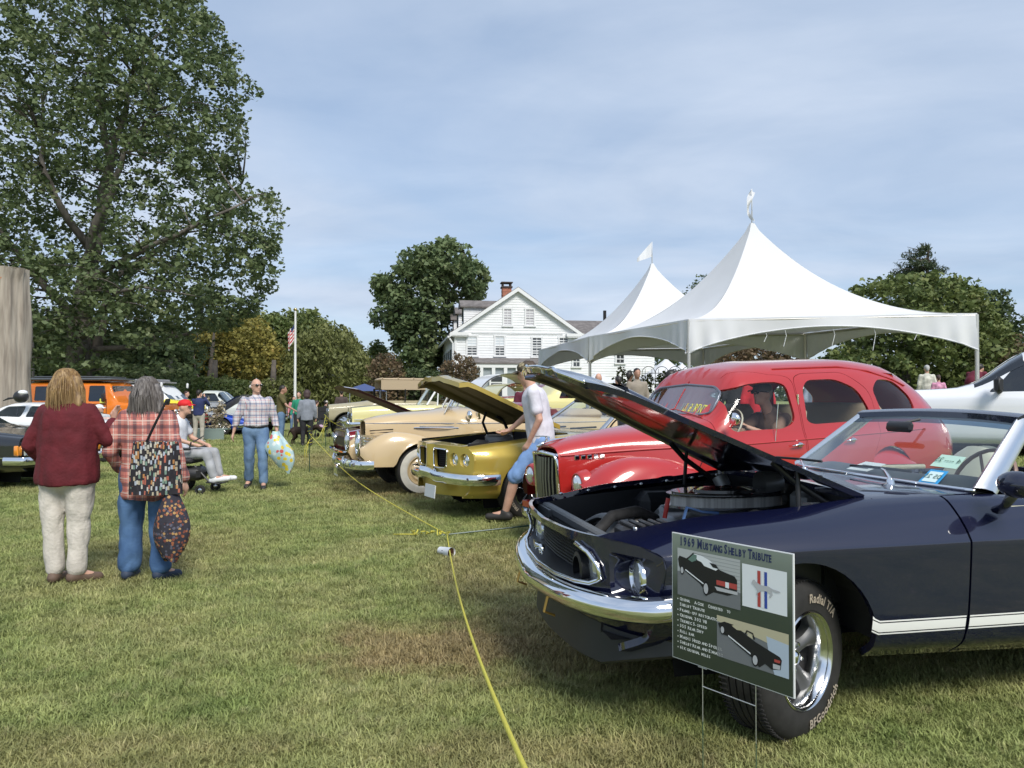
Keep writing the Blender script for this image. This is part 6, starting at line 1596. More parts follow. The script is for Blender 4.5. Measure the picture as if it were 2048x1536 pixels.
# ================================================================ 1940s cars
def forties(t, pm, cream=False):
 hz = .09 if cream else 0.0; f = hz
 st = {0.0: [(.18, .42), (.20, .54), (.21, .68), (.22, .82), (.215, .91 + f), (.195, .95 + f), (.15, .985 + f), (.08, 1.0 + f), (0, 1.005 + f)],
   .10: [(.22, .42), (.24, .54), (.25, .68), (.26, .83), (.25, .93 + f), (.225, .975 + f), (.17, 1.015 + f), (.09, 1.035 + f), (0, 1.04 + f)],
   .55: [(.32, .40), (.34, .52), (.36, .66), (.37, .84), (.36, .965 + f), (.325, 1.025 + f), (.24, 1.075 + f), (.12, 1.10 + f), (0, 1.11 + f)],
   1.1: [(.62, .34), (.66, .45), (.68, .62), (.64, .84), (.60, .985 + f), (.53, 1.06 + f), (.40, 1.115 + f), (.2, 1.15 + f), (0, 1.165 + f)],
   1.30: [(.70, .28), (.77, .40), (.80, .62), (.79, .86), (.765, 1.0 + f), (.68, 1.075 + f), (.52, 1.14 + f), (.26, 1.185 + f), (0, 1.2 + f)]}
 if not cream:
  st.update({1.46: [(.70, .27), (.79, .40), (.83, .64), (.82, .88), (.79, 1.02), (.75, 1.10), (.64, 1.175), (.32, 1.215), (0, 1.225)],
   1.64: [(.70, .26), (.80, .40), (.84, .65), (.83, .89), (.795, 1.03), (.755, 1.19), (.665, 1.36), (.37, 1.43), (0, 1.445)],
   1.84: [(.70, .26), (.81, .40), (.85, .65), (.84, .90), (.80, 1.035), (.755, 1.27), (.66, 1.53), (.40, 1.655), (0, 1.68)],
   2.3: [(.70, .26), (.81, .40), (.86, .65), (.85, .90), (.81, 1.04), (.76, 1.29), (.66, 1.585), (.42, 1.725), (0, 1.755)],
   3.3: [(.70, .26), (.81, .40), (.86, .66), (.85, .91), (.81, 1.04), (.755, 1.29), (.655, 1.585), (.42, 1.73), (0, 1.765)],
   3.95: [(.68, .28), (.79, .42), (.84, .67), (.83, .92), (.79, 1.04), (.73, 1.27), (.62, 1.54), (.39, 1.675), (0, 1.71)],
   4.45: [(.64, .32), (.74, .45), (.79, .68), (.78, .90), (.74, 1.02), (.66, 1.20), (.53, 1.40), (.33, 1.51), (0, 1.54)],
   4.85: [(.58, .36), (.66, .48), (.70, .68), (.68, .86), (.63, .97), (.54, 1.09), (.42, 1.20), (.25, 1.27), (0, 1.30)],
   5.15: [(.42, .42), (.50, .52), (.53, .66), (.51, .78), (.46, .85), (.38, .91), (.28, .96), (.15, .99), (0, 1.0)]})
 else:
  st.update({1.55: [(.70, .27), (.79, .40), (.83, .64), (.84, .88), (.83, 1.02), (.80, 1.12), (.66, 1.23), (.34, 1.285), (0, 1.30)],
   1.9: [(.70, .26), (.80, .40), (.85, .65), (.86, .90), (.845, 1.03), (.82, 1.10), (.79, 1.135), (.4, 1.15), (0, 1.16)],
   3.0: [(.70, .26), (.80, .40), (.86, .65), (.87, .90), (.85, 1.02), (.82, 1.09), (.77, 1.125), (.4, 1.15), (0, 1.16)],
   4.2: [(.66, .30), (.76, .42), (.82, .66), (.82, .86), (.78, .98), (.70, 1.05), (.56, 1.10), (.3, 1.12), (0, 1.13)],
   4.9: [(.5, .4), (.6, .5), (.65, .65), (.63, .78), (.56, .84), (.48, .88), (.36, .90), (.2, .91), (0, .92)]})
 S = Surf(st)
 if not cream:
  w1 = rrect([(1.56, 1.10), (1.63, 1.45), (1.85, 1.515), (2.22, 1.525), (2.35, 1.49), (2.385, 1.12), (2.20, 1.065), (1.62, 1.065)], [.1, .08, .1, .06, .07, .1, .06, .1])
  w2 = rrect([(2.53, 1.12), (2.56, 1.45), (2.66, 1.53), (3.05, 1.53), (3.34, 1.42), (3.46, 1.18), (3.38, 1.085), (2.62, 1.085)], [.08, .06, .06, .1, .12, .08, .06, .06])
  w3 = rrect([(3.64, 1.14), (3.58, 1.40), (3.70, 1.51), (3.98, 1.49), (4.22, 1.30), (4.24, 1.16)], [.06, .05, .08, .12, .1, .06])
  d1 = rrect([(1.235, .34), (1.255, .98), (1.44, 1.30), (1.52, 1.57), (2.30, 1.62), (2.455, 1.56), (2.465, .34)], [.03, .03, .05, .10, .08, .08, .03])
  d1 = rrect([(1.40, .34), (1.40, 1.06), (1.50, 1.46), (1.66, 1.575), (2.26, 1.60), (2.45, 1.56), (2.46, .34)], [.03, .05, .05, .10, .08, .08, .03])
  d2 = rrect([(2.475, .34), (2.465, 1.56), (2.6, 1.60), (3.20, 1.60), (3.52, 1.40), (3.56, .98), (3.40, .70), (3.3, .34)], [.03, .08, .05, .10, .12, .1, .15, .03])
  ws = rrect([(1.475, 8.0), (1.695, 8.0), (1.69, S.wy(1.69, .44, 5)), (1.66, S.wy(1.66, .55, 5)), (1.53, S.wy(1.53, .56, 5)), (1.485, S.wy(1.485, .46, 5))], [0, 0, .1, .2, .15, .1], 6)
  body(t, S, pm, [(3.66, .40, .40)], [d1, d2], [w1, w2, w3], cuts=[ws[1:] + [ws[0]]], ds=.08, dw=.3, glassm=glass('thin_side_glass', (.93, .95, .94), .03))
  # windscreen as its own glazing over the opening
  return S, ws
 body(t, S, pm, [], [rrect([(1.66, .34), (1.66, 1.05), (1.70, 1.105), (2.85, 1.105), (2.9, .34)], .03)], [], cuts=[[(3.05, 8), (3.05, 6.6), (1.75, 6.6), (1.75, 8)]], ds=.1)
 return S, None
def fender40(t, pm, cream=False, axle=.72, rear=False):
 for sd in (-1, 1):
  m = MB(); hgt = .90 if not cream else .93; n = 40; k = 22
  def f(u, v):
   sh = 0 if cream else .19; s = -.16 + 1.62 * u + sh; rise = math.sin(PI * min(1, (u * 1.05 + .16))) ** .62 if u < .8 else math.sin(PI * min(1, (u * 1.05 + .16))) ** .62
   top = .70 + (hgt - .70) * math.sin(min(PI / 2, u * 5.2)) if u < .3 else hgt - (hgt - .50) * ((u - .3) / .7) ** 1.9
   yo = .64 + .235 * math.sin(PI * min(1, u * .85 + .12)) ** .8; yi = (.22 if not cream else .40) + .35 * u * (1 if not cream else .4) + .12 * math.sin(PI * u)
   zb = .50 if u < .04 else .43
   a = v * PI; yc = (yo + yi) / 2; hy = (yo - yi) / 2
   y = yc + hy * math.cos(a) * (1 if a < PI / 2 else 1); z = zb + (top - zb) * math.sin(a) ** .55
   if v < .02: z = zb
   # wheel opening on the outer side
   d = s - axle; R = .375 if not cream else .41
   if abs(d) < R and a < PI / 2:
    zo = .36 + math.sqrt(R * R - d * d) * 1.0; z = max(z, min(zo, top - .03))
   if s - sh < .0: 
    q = (s - sh + .16) / .16; y = yc + (y - yc) * (.42 + .58 * q ** .5); z = .68 + (z - .68) * (.50 + .50 * q ** .5)
   return (s, sd * y, z)
  m.grid(f, n, k)
  if sd > 0: m.f = [q[::-1] for q in m.f]
  m.build('front_fender', pm, t, smooth=55)
  y0 = .44
  if not cream:
   yc = .46; h = MB(); r = .105
   h.lathe([(0, -.035), (.045, -.03), (.075, -.012), (.085, .004)], 28, axis='x', c=(.05, sd * yc, .68)); o = h.build('headlight', LAMP, t, smooth=180)
   h = MB(); h.lathe([(.082, .004), (.086, -.012), (.098, -.01), (.112, .02), (.125, .09)], 28, axis='x', c=(.05, sd * yc, .68)); h.build('bezel', pm, o, smooth=180)
  m = MB()    # rear fender bulge
  ax = 3.66 if not cream else 3.62
  def g(u, v):
   a = u * PI; s = ax + .02 + .62 * -math.cos(a); top = .84 * math.sin(a) ** .5 * (1 - .1 * u); b = v * PI / 2
   return (s, sd * (.70 + .22 * math.cos(b) * math.sin(a) ** .5), .30 + (top - .30) * math.sin(b) if top > .3 else .3)
  m.grid(g, 24, 10); m.build('rear_fender', pm, t, smooth=60)
def red_sedan():
 RED = mat('coral_red_paint', (.42, .018, .015), rough=.35, coat=1.0)
 t = car('sedan_car', 'bright red 1940s style sedan with a driver inside', (.36, 7.2), 64, rz_pitch=2.3, z0=0.0, scale=.985)
 S, ws = forties(t, RED); fender40(t, RED)
 # split windscreen: glass, rubber and centre bar laid on the shell
 BK = mat('windscreen_rubber', (.02, .022, .025), rough=.5)
 panel(S, ws, [], 'windshield', glass('screen_glass', (.50, .56, .58), .26), t, ds=.05, dw=.25, flange=0, off=.006)
 m = MB()
 for sd in (-1, 1):
  P = S.at(np.array([p[0] for p in ws]), np.array([p[1] for p in ws])); N_ = S.nr(np.array([p[0] for p in ws]), np.array([p[1] for p in ws])); P = P + N_ * .008
  m.tube([(p[0], sd * p[1], p[2]) for p in P[1:]], .014, n=6)
 m.build('windshield_rubber', mat('grey_blue_trim', (.16, .18, .22), rough=.3, metal=.3), t, smooth=60)
 pt = S.at(1.60, 6.1)[0]; n_ = S.nr(1.6, 6.1)[0]
 ax_ = Vector((0.0, -1, 0)); upv = Vector((.55, .12, .8)).normalized()
 yl = mat('yellow_screen_lettering', (.75, .70, .12), rough=.6)
 def ontoscreen(c):
  w = 5.62 + 0 * c.y; y = -.10 - c.x * .78; s = 1.505 + c.y * 1.0
  wv = S.wy(s, min(.74, abs(y)), 4.6); p = S.at(s, wv)[0]; q = S.nr(s, wv)[0]; return Vector((p[0] + q[0] * .011, -(p[1] + q[1] * .011), p[2] + q[2] * .011))
 text_mesh('LUXBYRENT', .085, yl, t, xform=ontoscreen, extr=0, bold=.001, name='screen_lettering')
 # sealing bead round the side windows, belt and bonnet mouldings
 def onside(pts, r, nm, mt, off=.004, both=True):
  m = MB(); P = [S.at(s, S.wz(s, z))[0] + S.nr(s, S.wz(s, z))[0] * off for s, z in pts]
  for sd in ((-1, 1) if both else (-1,)): m.tube([(p[0], sd * p[1], p[2]) for p in P], r, n=5)
  return m.build(nm, mt, t, smooth=60)
 onside([(s, .918 + .035 * (s / 1.4)) for s in np.linspace(.02, 1.38, 16)], .012, 'bonnet_moulding', RED, .002)
 onside([(s, .945) for s in np.linspace(1.41, 4.3, 24)], .008, 'belt_moulding', RED, .002)
 onside([(1.28, .99), (1.25, .86), (1.16, .66)], .004, 'cowl_seam', DARK, 0.001)
 onside([(1.28, .72), (1.28, .62), (1.355, .62), (1.355, .72), (1.28, .72)], .002, 'vent_flap_seam', DARK, 0.001)
 q = [(1.46, 1.20)] + [(s, z) for s, z in [(1.52, 1.50), (1.66, 1.615), (2.3, 1.655), (3.2, 1.655), (3.62, 1.60), (3.98, 1.50), (4.2, 1.42)]]
 onside(q, .009, 'drip_rail', RED, .006)
 # grille: chrome shell and vertical bars
 m = MB(); gz0, gz1 = .46, .90
 for k in range(10):
  y = -.19 + k * .0422; cvx = -.055 + .05 * (y / .19) ** 2
  m.tube([(cvx, y, gz0), (cvx - .01, y, .70), (cvx, y, gz1)], .011, n=6)
 gm = m.build('grille_bars', mat('dull_grille', (.22, .22, .19), rough=.35, metal=.9), t, smooth=60)
 m = MB(); m.grid(lambda u, v: (-.022 + .03 * ((2 * u - 1)) ** 2, -.2 + .4 * u, gz0 + (gz1 - gz0) * v), 8, 1); m.build('grille_backing', DARK, t)
 m = MB(); m.tube([(.0, -.215, .44), (-.02, -.215, .88), (-.035, -.2, .925), (-.055, 0, .945), (-.035, .2, .925), (-.02, .215, .88), (0, .215, .44)], .018, n=8); m.grid(lambda u, v: (-.045 + .045 * (2 * u - 1) ** 2 + .02 * v, -.21 + .42 * u, .915 + .02 * v), 10, 2); m.build('grille_shell', CHROME, t, smooth=180)
 m = MB(); m.grid(lambda u, v: (.0 + .10 * v, (2 * u - 1) * (.24 + .02 * v), .40 + .03 * v), 8, 3); m.box((.0, 0, .40), (.06, 1.0, .06)); m.build('front_apron', RED, t)
 m = MB(); m.tube([(-.10, 0, 1.0), (-.04, 0, 1.03), (.10, 0, 1.055), (.24, 0, 1.062)], [.02, .022, .014, .006], n=8, flat=.7); m.tube([(-.04, -.16, 1.085), (-.01, -.05, 1.09), (-.01, .05, 1.09), (-.04, .16, 1.085)], [.006, .014, .014, .006], n=8, flat=.5); m.tube([(0, 0, 1.03), (0, 0, 1.09)], .012, n=6); m.build('bonnet_ornament', CHROME, t, smooth=180)
 m = MB(); P = [S.at(s, S.wz(s, .895))[0] for s in (.16, .22, .28, .34, .40)]
 for k in range(5): m.box((P[k][0], -P[k][1] - .006, P[k][2]), (.045, .012, .034 if k % 2 else .04), rot=(0, 0, -.22), bev=.004)
 em = m.build('side_emblem', CHROME, t); m = MB()
 for k in range(4): m.box((P[k][0] + .03, -P[k][1] - .014, P[k][2]), (.01, .006, .03), rot=(0, 0, -.22))
 m.build('emblem_marks', REDL, em)
 for s in (2.36, 3.10):
  z = .90; p = S.at(s, S.wz(s, z))[0]
  for sd in (-1, 1): m = MB(); m.lathe([(0, -.03), (.02, -.028), (.026, 0)], 12, axis='y', c=(p[0], sd * (p[1] + .0), z)); m.tube([(p[0] + .03, sd * (p[1] + .03), z), (p[0] - .02, sd * (p[1] + .04), z + .008), (p[0] - .13, sd * (p[1] + .034), z - .004)], [.010, .013, .006], n=8); m.build('door_handle', CHROME, t, smooth=180)
 for z in (1.34, .78):
  m = MB(); p = S.at(2.462, S.wz(2.462, z))[0]; m.tube([(p[0], -p[1] - .004, z - .05), (p[0], -p[1] - .004, z + .05)], .010, n=8); m.build('door_hinge', CHROME, t)
 m = MB(); m.lathe([(0, .0), (.055, -.005), (.06, .012), (.05, .04), (.02, .055)], 20, axis='x', c=(1.46, -.93, 1.20)); m.tube([(1.48, -.93, 1.18), (1.50, -.84, 1.12)], .01, n=6); m.build('wing_mirror', CHROME, t, smooth=180)
 m = MB(); m.tube([(1.36, -.78, .9), (1.39, -.80, 1.0)], .012, n=6); m.tube([(2.05, -.83, .85), (2.09, -.86, 1.32)], .004, n=5); m.build('aerial', CHROME, t)
 # cabin
 LINE = mat('tan_headlining', (.30, .24, .16), rough=.9); TAN = mat('tan_seat_vinyl', (.36, .29, .20), rough=.6)
 floor(t, 1.2, 4.2, .7); m = MB(); m.grid(lambda u, v: (1.95 + 2.2 * u, (2 * v - 1) * (.60), 1.60 + .07 * math.sin(PI * u) - .05 * (2 * v - 1) ** 2), 8, 8); m.build('headlining', LINE, t, smooth=180)
 m = MB(); m.box((1.55, 0, 1.05), (.12, 1.4, .26), bev=.04); m.box((2.9, 0, .70), (2.6, 1.62, .02)); m.build('dashboard', mat('cabin_dark', (.05, .04, .035), rough=.7), t, smooth=50)
 steering(t, 1.86, -.38, 1.09, mat('ivory_wheel', (.5, .47, .38), rough=.4), R=.2, tilt=1.0)
 for y in (-.38, .38):
  m = MB(); m.box((2.35, y, .62), (.5, .56, .3), bev=.08); m.box((2.66, y, .98), (.17, .52, .60), rot=(0, .14, 0), bev=.075); m.build('seat', TAN, t, smooth=60)
 m = MB(); m.box((3.4, 0, .6), (.5, 1.3, .3), bev=.08); m.box((3.75, 0, .95), (.18, 1.3, .6), rot=(0, .18, 0), bev=.07); m.build('rear_seat', TAN, t, smooth=60)
 for (s, sd) in ((.72, -1), (.72, 1), (3.66, -1), (3.66, 1)): wheel(t, s, sd * .70, .36, R=.36, W=.2, rr=.2, side=sd, style='steel', rimmat=RED, quality=0)
 bumper(t, [(.12, -.62, .31), (.02, -.56, .31), (-.04, -.3, .31), (-.06, 0, .31)], .08)
 # rearward bumper ends, visible past the leaning man
 return t
red_sedan()
def cream_forties():
 CR = mat('pale_tan_paint', (.56, .42, .235), rough=.32, coat=1.0)
 t = car('convertible_car', 'pale tan 1940s convertible with whitewall tyres and horizontal chrome grille', (-2.30, 11.85), 68, z0=0.0, scale=1.0)
 S, _ = forties(t, CR, cream=True); fender40(t, CR, cream=True)
 m = MB()
 for k in range(9):
  z = .46 + k * .046
  m.tube([(-.06 + .12 * (abs(y) / .42) ** 2.5, y, z) for y in np.linspace(-.43, .43, 15)], .009, n=5)
 m.build('grille_bars', CHROME, t, smooth=60)
 m = MB(); m.grid(lambda u, v: (-.035 + .12 * abs(2 * u - 1) ** 2.5, -.43 + .86 * u, .43 + .44 * v), 10, 1); m.build('grille_backing', CR, t)
 for sd in (-1, 1):
  m = MB()
  for k in range(2): m.tube([(.06 + .01 * k, sd * .245, .935 - .04 * k), (.40, sd * .335, .955 - .04 * k)], .007, n=5)
  m.build('bonnet_louvre', DARK, t)
  m = MB(); m.tube([(.70, sd * .43, .975), (1.30, sd * .775, .975)], .012, n=5); m.tube([(.78, sd * .46, 1.0), (1.25, sd * .74, 1.0)], .006, n=5); m.build('side_spear', CHROME, t)
  P = [S.at(s, S.wz(s, 1.045))[0] for s in np.linspace(0, 3.9, 30)]; m = MB(); m.tube([(p[0], sd * (p[1] + .002), p[2]) for p in P], .007, n=5); m.build('belt_moulding', DULLCHROME, t)
  # headlamp in its upright chrome-rimmed housing between fender and bonnet
  h = MB(); h.lathe([(0, -.03), (.05, -.026), (.085, -.01), (.092, .004)], 26, axis='x', c=(-.17, sd * .44, .76)); o = h.build('headlight', LAMP, t, smooth=180)
  h = MB(); q = [(-.16, sd * .44 + .115 * math.cos(a), .76 + .17 * math.sin(a)) for a in np.linspace(0, 2 * PI, 25)[:-1]]; h.tube(q, .02, n=6, closed=True); h.build('bezel', CHROME, o, smooth=180)
 bumper(t, [(-.02, -.95, .47), (-.22, -.90, .47), (-.33, -.5, .47), (-.36, 0, .47)], .13)
 m = MB()
 for y in (-.42, .42): m = MB(); m.tube([(-.36, y, .40), (-.39, y, .48), (-.36, y, .57)], [.02, .028, .02], n=8, flat=.7); m.build('overrider', CHROME, t, smooth=60)
 m = MB(); m.box((-.40, .05, .36), (.01, .32, .16), bev=.003); m.build('badge_bar', CHROME, t, smooth=60)
 for (s, sd) in ((.72, -1), (.72, 1), (3.62, -1), (3.62, 1)): wheel(t, s, sd * .72, .36, R=.365, W=.19, rr=.215, side=sd, style='steel', rimmat=CR, white=.76, quality=1 if s < 1 and sd < 0 else 0)
 m = MB(); m.grid(lambda u, v: (1.60 + .14 * v - .10 * (1 - (2 * u - 1) ** 2), (2 * u - 1) * (.68 - .04 * v), 1.24 + .30 * v), 12, 3); m.build('windshield', GLASS, t, smooth=180)
 f = lambda u, v: (1.60 + .14 * v - .10 * (1 - (2 * u - 1) ** 2), (2 * u - 1) * (.68 - .04 * v), 1.24 + .30 * v)
 m = MB(); m.tube([f(0, 0)] + [f(0, 1)] + [f(k / 10, 1) for k in range(1, 10)] + [f(1, 1), f(1, 0)], .02, n=6); m.tube([f(.5, 0), f(.5, 1)], .012, n=5); m.build('windshield_frame', CHROME, t, smooth=60)
 for sd in (-1, 1): m = MB(); m.tube([(1.62, sd * .80, 1.12), (1.60, sd * .80, 1.25), (1.72, sd * .78, 1.48)], [.03, .02, .012], n=6); m.ball((1.45, sd * .83, 1.17), (.04, .075, .07), 14, 8); m.build('side_mirror', CHROME, t, smooth=180)
 floor(t, 1.4, 4.2, .7); m = MB(); m.box((2.5, 0, .8), (.9, 1.3, .5), bev=.1); m.box((3.0, 0, 1.05), (.2, 1.3, .4), bev=.08); m.build('seat', mat('maroon_leather', (.12, .02, .02), rough=.5), t, smooth=60)
 m = MB(); m.box((3.5, 0, 1.16), (.7, 1.35, .18), bev=.08); m.build('folded_top', mat('tan_canvas', (.42, .33, .22), rough=.9, bump=.3, bscale=20), t, smooth=60)
 text_mesh('Special', .06, CHROME, t, xform=lambda c: Vector((.07 + c.x, -.262 - c.x * .2, .84 + c.y)), extr=0, name='name_script', shear=.3)
 m = MB(); m.box((-.36, .28, .30), (.008, .3, .14)); m.build('number_plate', WHITE, t)
 # two cards standing on the cowl
 for i, (s, y, w, lab) in enumerate([(1.20, -.42, .30, 'white show card leaning on the cowl of the pale tan convertible'), (1.28, .1, .34, 'smaller card propped beyond the first on the same cowl')]):
  R0 = t.matrix_basis @ Vector((s, y, 1.22)); c = thing('show_card', lab, 'sign', R0, rz=R_(90 - 68 - 20)); m = MB(); m.box((0.06, 0, .12), (.012, w, .30), rot=(0, .45, 0)); m.build('card', mat('card_white', (.62, .64, .66), rough=.6), c)
  m = MB()
  for k in range(6): m.box((.025 + .03 * k * .47, -.0, .22 - .035 * k), (.002, w * .7, .008), rot=(0, .45, 0))
  m.build('print', mat('print_grey', (.2, .2, .22)), c)
cream_forties()
# ================================================================ gold 1970s convertible
def gold_car():
 GO = mat('gold_metallic_paint', (.50, .37, .070), rough=.34, metal=.35, coat=1.0)
 t = car('convertible_car', 'metallic gold 1970s convertible with its bonnet raised, a man leaning on it', (-.21, 9.8), 62, z0=0.0)
 st = {-.88: [(.70, .28), (.80, .36), (.84, .50), (.865, .62), (.875, .72), (.86, .79), (.80, .845), (.66, .87), (0, .875)],
   -.5: [(.76, .27), (.87, .35), (.91, .50), (.935, .63), (.94, .73), (.92, .80), (.85, .875), (.69, .90), (0, .92)],
   .2: [(.80, .24), (.90, .33), (.93, .50), (.95, .64), (.955, .74), (.93, .83), (.86, .93), (.72, .96), (0, .98)],
   1.1: [(.80, .22), (.90, .32), (.94, .50), (.955, .64), (.96, .75), (.935, .85), (.87, .955), (.76, 1.0), (0, 1.01)],
   2.2: [(.80, .22), (.90, .32), (.94, .50), (.955, .65), (.96, .76), (.94, .87), (.90, .95), (.82, .965), (0, .97)],
   3.1: [(.80, .25), (.90, .34), (.94, .52), (.955, .68), (.955, .80), (.93, .90), (.85, .96), (.7, .97), (0, .98)],
   3.95: [(.7, .36), (.8, .44), (.85, .56), (.87, .68), (.87, .78), (.85, .84), (.78, .88), (.6, .9), (0, .9)]}
 bend = lambda s, y, z: .17 * np.clip((-s - .3) / .58, 0, 1) ** 2 * (np.abs(y) / .88) ** 2.2
 S = Surf(st, bend=bend)
 body(t, S, GO, [(0, .36, .385), (2.85, .36, .385)], [[(1.16, .30), (1.16, .93), (2.35, .925), (2.35, .30)]], [], cuts=[[(3.05, 8), (3.0, 6.9), (1.30, 6.9), (1.22, 8)], [(.62, 8), (.62, 7), (-.72, 7), (-.72, 8)]])
 wellbox(t, 0, .9, .36, .385); floor(t, .6, 3.6, .75)
 m = MB()
 for sd in (-1, 1): m.grid(lambda u, v: (-.72 + 1.36 * u, sd * .72, .90 + .09 * u - .45 * v), 6, 1)
 m.box((0, 0, .5), (1.5, 1.4, .04)); m.add([(.64, -.7, 1.0), (.64, .7, 1.0), (.64, .7, .4), (.64, -.7, .4)], [(0, 1, 2, 3)]); m.build('engine_bay_lining', NAVYIN, t)
 m = MB(); m.lathe([(0, .12), (.16, .12), (.18, .1), (.18, 0), (0, 0)], 24, axis='z', c=(.05, 0, .84)); m.box((.0, 0, .7), (.6, .5, .3), bev=.03); m.tube([(-.5, -.2, .8), (-.3, -.1, .88), (-.1, 0, .86)], .035, n=8); m.box((-.45, -.45, .8), (.25, .2, .16), bev=.02); m.tube([(.3, -.62, .95), (0, -.64, .93), (-.4, -.6, .90)], .012, n=5); m.box((.45, -.4, .94), (.2, .3, .14), bev=.03); m.build('engine', mat('engine_grey_metal', (.16, .165, .17)), t, smooth=40)
 # bonnet
 TH = R_(23.5); L_ = 1.52
 def hm(u, y, z): return (.52 - u * math.cos(TH), y, 1.10 + u * math.sin(TH) + z)
 def top(a, b, dz=0):
  v = 2 * b - 1; u = a * (L_ - .08 * abs(v) ** 2); return hm(u, v * (.72 - .06 * a), .05 * (1 - v * v) - .07 * max(0, (a - .86) / .14) ** 2 + dz + .018 * math.exp(-((abs(v) - .35) / .06) ** 2))
 m = MB(); m.grid(lambda a, b: top(a, b), 24, 24); m.f = [q[::-1] for q in m.f]; hb = m.build('bonnet', GO, t, smooth=180)
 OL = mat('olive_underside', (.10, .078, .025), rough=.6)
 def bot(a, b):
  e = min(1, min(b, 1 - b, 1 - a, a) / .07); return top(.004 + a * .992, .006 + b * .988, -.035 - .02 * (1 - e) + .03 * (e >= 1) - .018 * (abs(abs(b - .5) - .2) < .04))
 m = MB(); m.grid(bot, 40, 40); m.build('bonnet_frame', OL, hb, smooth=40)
 m = MB(); q = [(a / 12, 0) for a in range(13)] + [(1, b / 12) for b in range(1, 13)] + [(1 - a / 12, 1) for a in range(1, 13)]
 m.add([p for a, b in q for p in (top(a, b), top(a, b, -.055))], [(i * 2, i * 2 + 2, i * 2 + 3, i * 2 + 1) for i in range(len(q) - 1)]); m.build('bonnet_edge', GO, hb)
 for sd in (-1, 1):
  m = MB(); m.tube([(.50, sd * .62, .98), (.44, sd * .62, 1.12), (.32, sd * .6, 1.18)], .022, n=6); m.tube([(.2, sd * .64, .94), (.12, sd * .62, 1.1), (.16, sd * .6, 1.24)], .018, n=6); m.build('bonnet_hinge', DARK, t, smooth=60)
 # front
 sf = lambda y: -.88 + .17 * (abs(y) / .88) ** 2.2
 gr = rrect([(.10, .83), (.44, .825), (.42, .615), (.12, .60)], .04); h1 = [(.555 + .078 * math.cos(a), .715 + .078 * math.sin(a)) for a in np.linspace(0, 2 * PI, 19)[:-1]]; h2 = [(.735 + .078 * math.cos(a), .715 + .078 * math.sin(a)) for a in np.linspace(0, 2 * PI, 19)[:-1]]
 outer = [(0, .878), (.66, .874), (.80, .850), (.868, .79), (.884, .72), (.872, .60), (.84, .54), (0, .54)]
 sheet(outer, [gr, h1, h2], lambda y, z: (sf(y) - .05 * math.exp(-(y / .09) ** 2) - .004, y, z), 'nose_panel', GO, t, da=.045, flange=(.05, 0, 0))
 sheet([(0, .56), (.83, .56), (.78, .30), (0, .26)], [], lambda y, z: (sf(y) + .03 + .15 * (.56 - z), y, z), 'lower_valance', GO, t, da=.08)
 hlamp(t, sf(.55) + .03, .555, .715, .066); hlamp(t, sf(.73) + .03, .735, .715, .066)
 m = MB(); m.grid(lambda u, v: (sf(0) + .09 + .06 * abs(2 * u - 1), (2 * u - 1) * .66, .57 + .27 * v), 8, 1); m.build('grille_backing', DARK, t)
 for sd in (-1, 1):
  m = MB(); m.tube([(sf(y) - .01, sd * y, z) for y, z in gr], .010, n=6, closed=True); g = m.build('grille', CHROME, t, smooth=60); m = MB()
  for k in range(12): m.tube([(sf(.14 + .024 * k) + .05, sd * (.14 + .024 * k), .62), (sf(.14 + .024 * k) + .05, sd * (.14 + .024 * k), .815)], .003, n=4)
  for k in range(8): m.tube([(sf(.13) + .05, sd * .13, .63 + .025 * k), (sf(.43) + .05, sd * .43, .63 + .025 * k)], .003, n=4)
  m.build('mesh', NAVYIN, g)
  m = MB(); P = [S.at(-.52, S.wz(-.52, z))[0] for z in (.505, .475, .445)]
  for p in P: m.box((p[0], sd * (p[1] + .004), p[2]), (.13, .012, .018), bev=.004)
  m.build('side_marker', mat('marker_orange', (.55, .22, .02), rough=.3, coat=1), t)
 bumper(t, [(-.42, -.945, .50), (-.60, -.93, .50), (-.76, -.86, .50), (-.86, -.62, .50), (-.91, -.30, .50), (-.93, -.12, .53), (-1.0, 0, .555)], .13, th=.035)
 m = MB(); m.box((-.98, -.22, .33), (.01, .31, .15), rot=(0, .1, 0)); m.build('number_plate', mat('plate_white', (.6, .63, .66), rough=.4), t)
 w = [wheel(t, s, sd * .79, .345, R=.345, W=.24, rr=.2, side=sd, style='rally', quality=1 if sd < 0 and s == 0 else 0) for s, sd in ((0, -1), (0, 1), (2.85, -1), (2.85, 1))][0]
 def xf(c):
  r0 = .272; a = R_(205) - c.x / r0; rr_ = r0 - .018 + c.y; return Vector((rr_ * math.cos(a), -.128, rr_ * math.sin(a)))
 text_mesh('FIRESTONE', .05, mat('raised_white_lettering', (.66, .58, .47)), w, align='CENTER', xform=xf, bold=.001, name='tyre_lettering')
 f = lambda u, v: (1.06 + .55 * v - .14 * (1 - (2 * u - 1) ** 2), (2 * u - 1) * (.78 - .16 * v), 1.0 + .39 * v)
 m = MB(); m.grid(f, 16, 6); m.build('windshield', CLEARG, t, smooth=180)
 m = MB(); m.tube([f(k / 16, 1) for k in range(17)], .028, n=6); m.build('windshield_header', DARK, t, smooth=60)
 for u in (0, 1): m = MB(); m.tube([f(u, 0), f(u, .5), f(u, 1)], [.036, .03, .026], n=8, flat=.7); m.build('windshield_pillar', DULLCHROME, t, smooth=60)
 m = MB(); m.grid(lambda u, v: (1.08 + .35 * u - .1 * (1 - (2 * v - 1) ** 2) * (1 - u), (2 * v - 1) * .76, 1.0), 6, 12); m.box((1.4, 0, .85), (.06, 1.5, .3)); m.build('dashboard', NAVYIN, t, smooth=60)
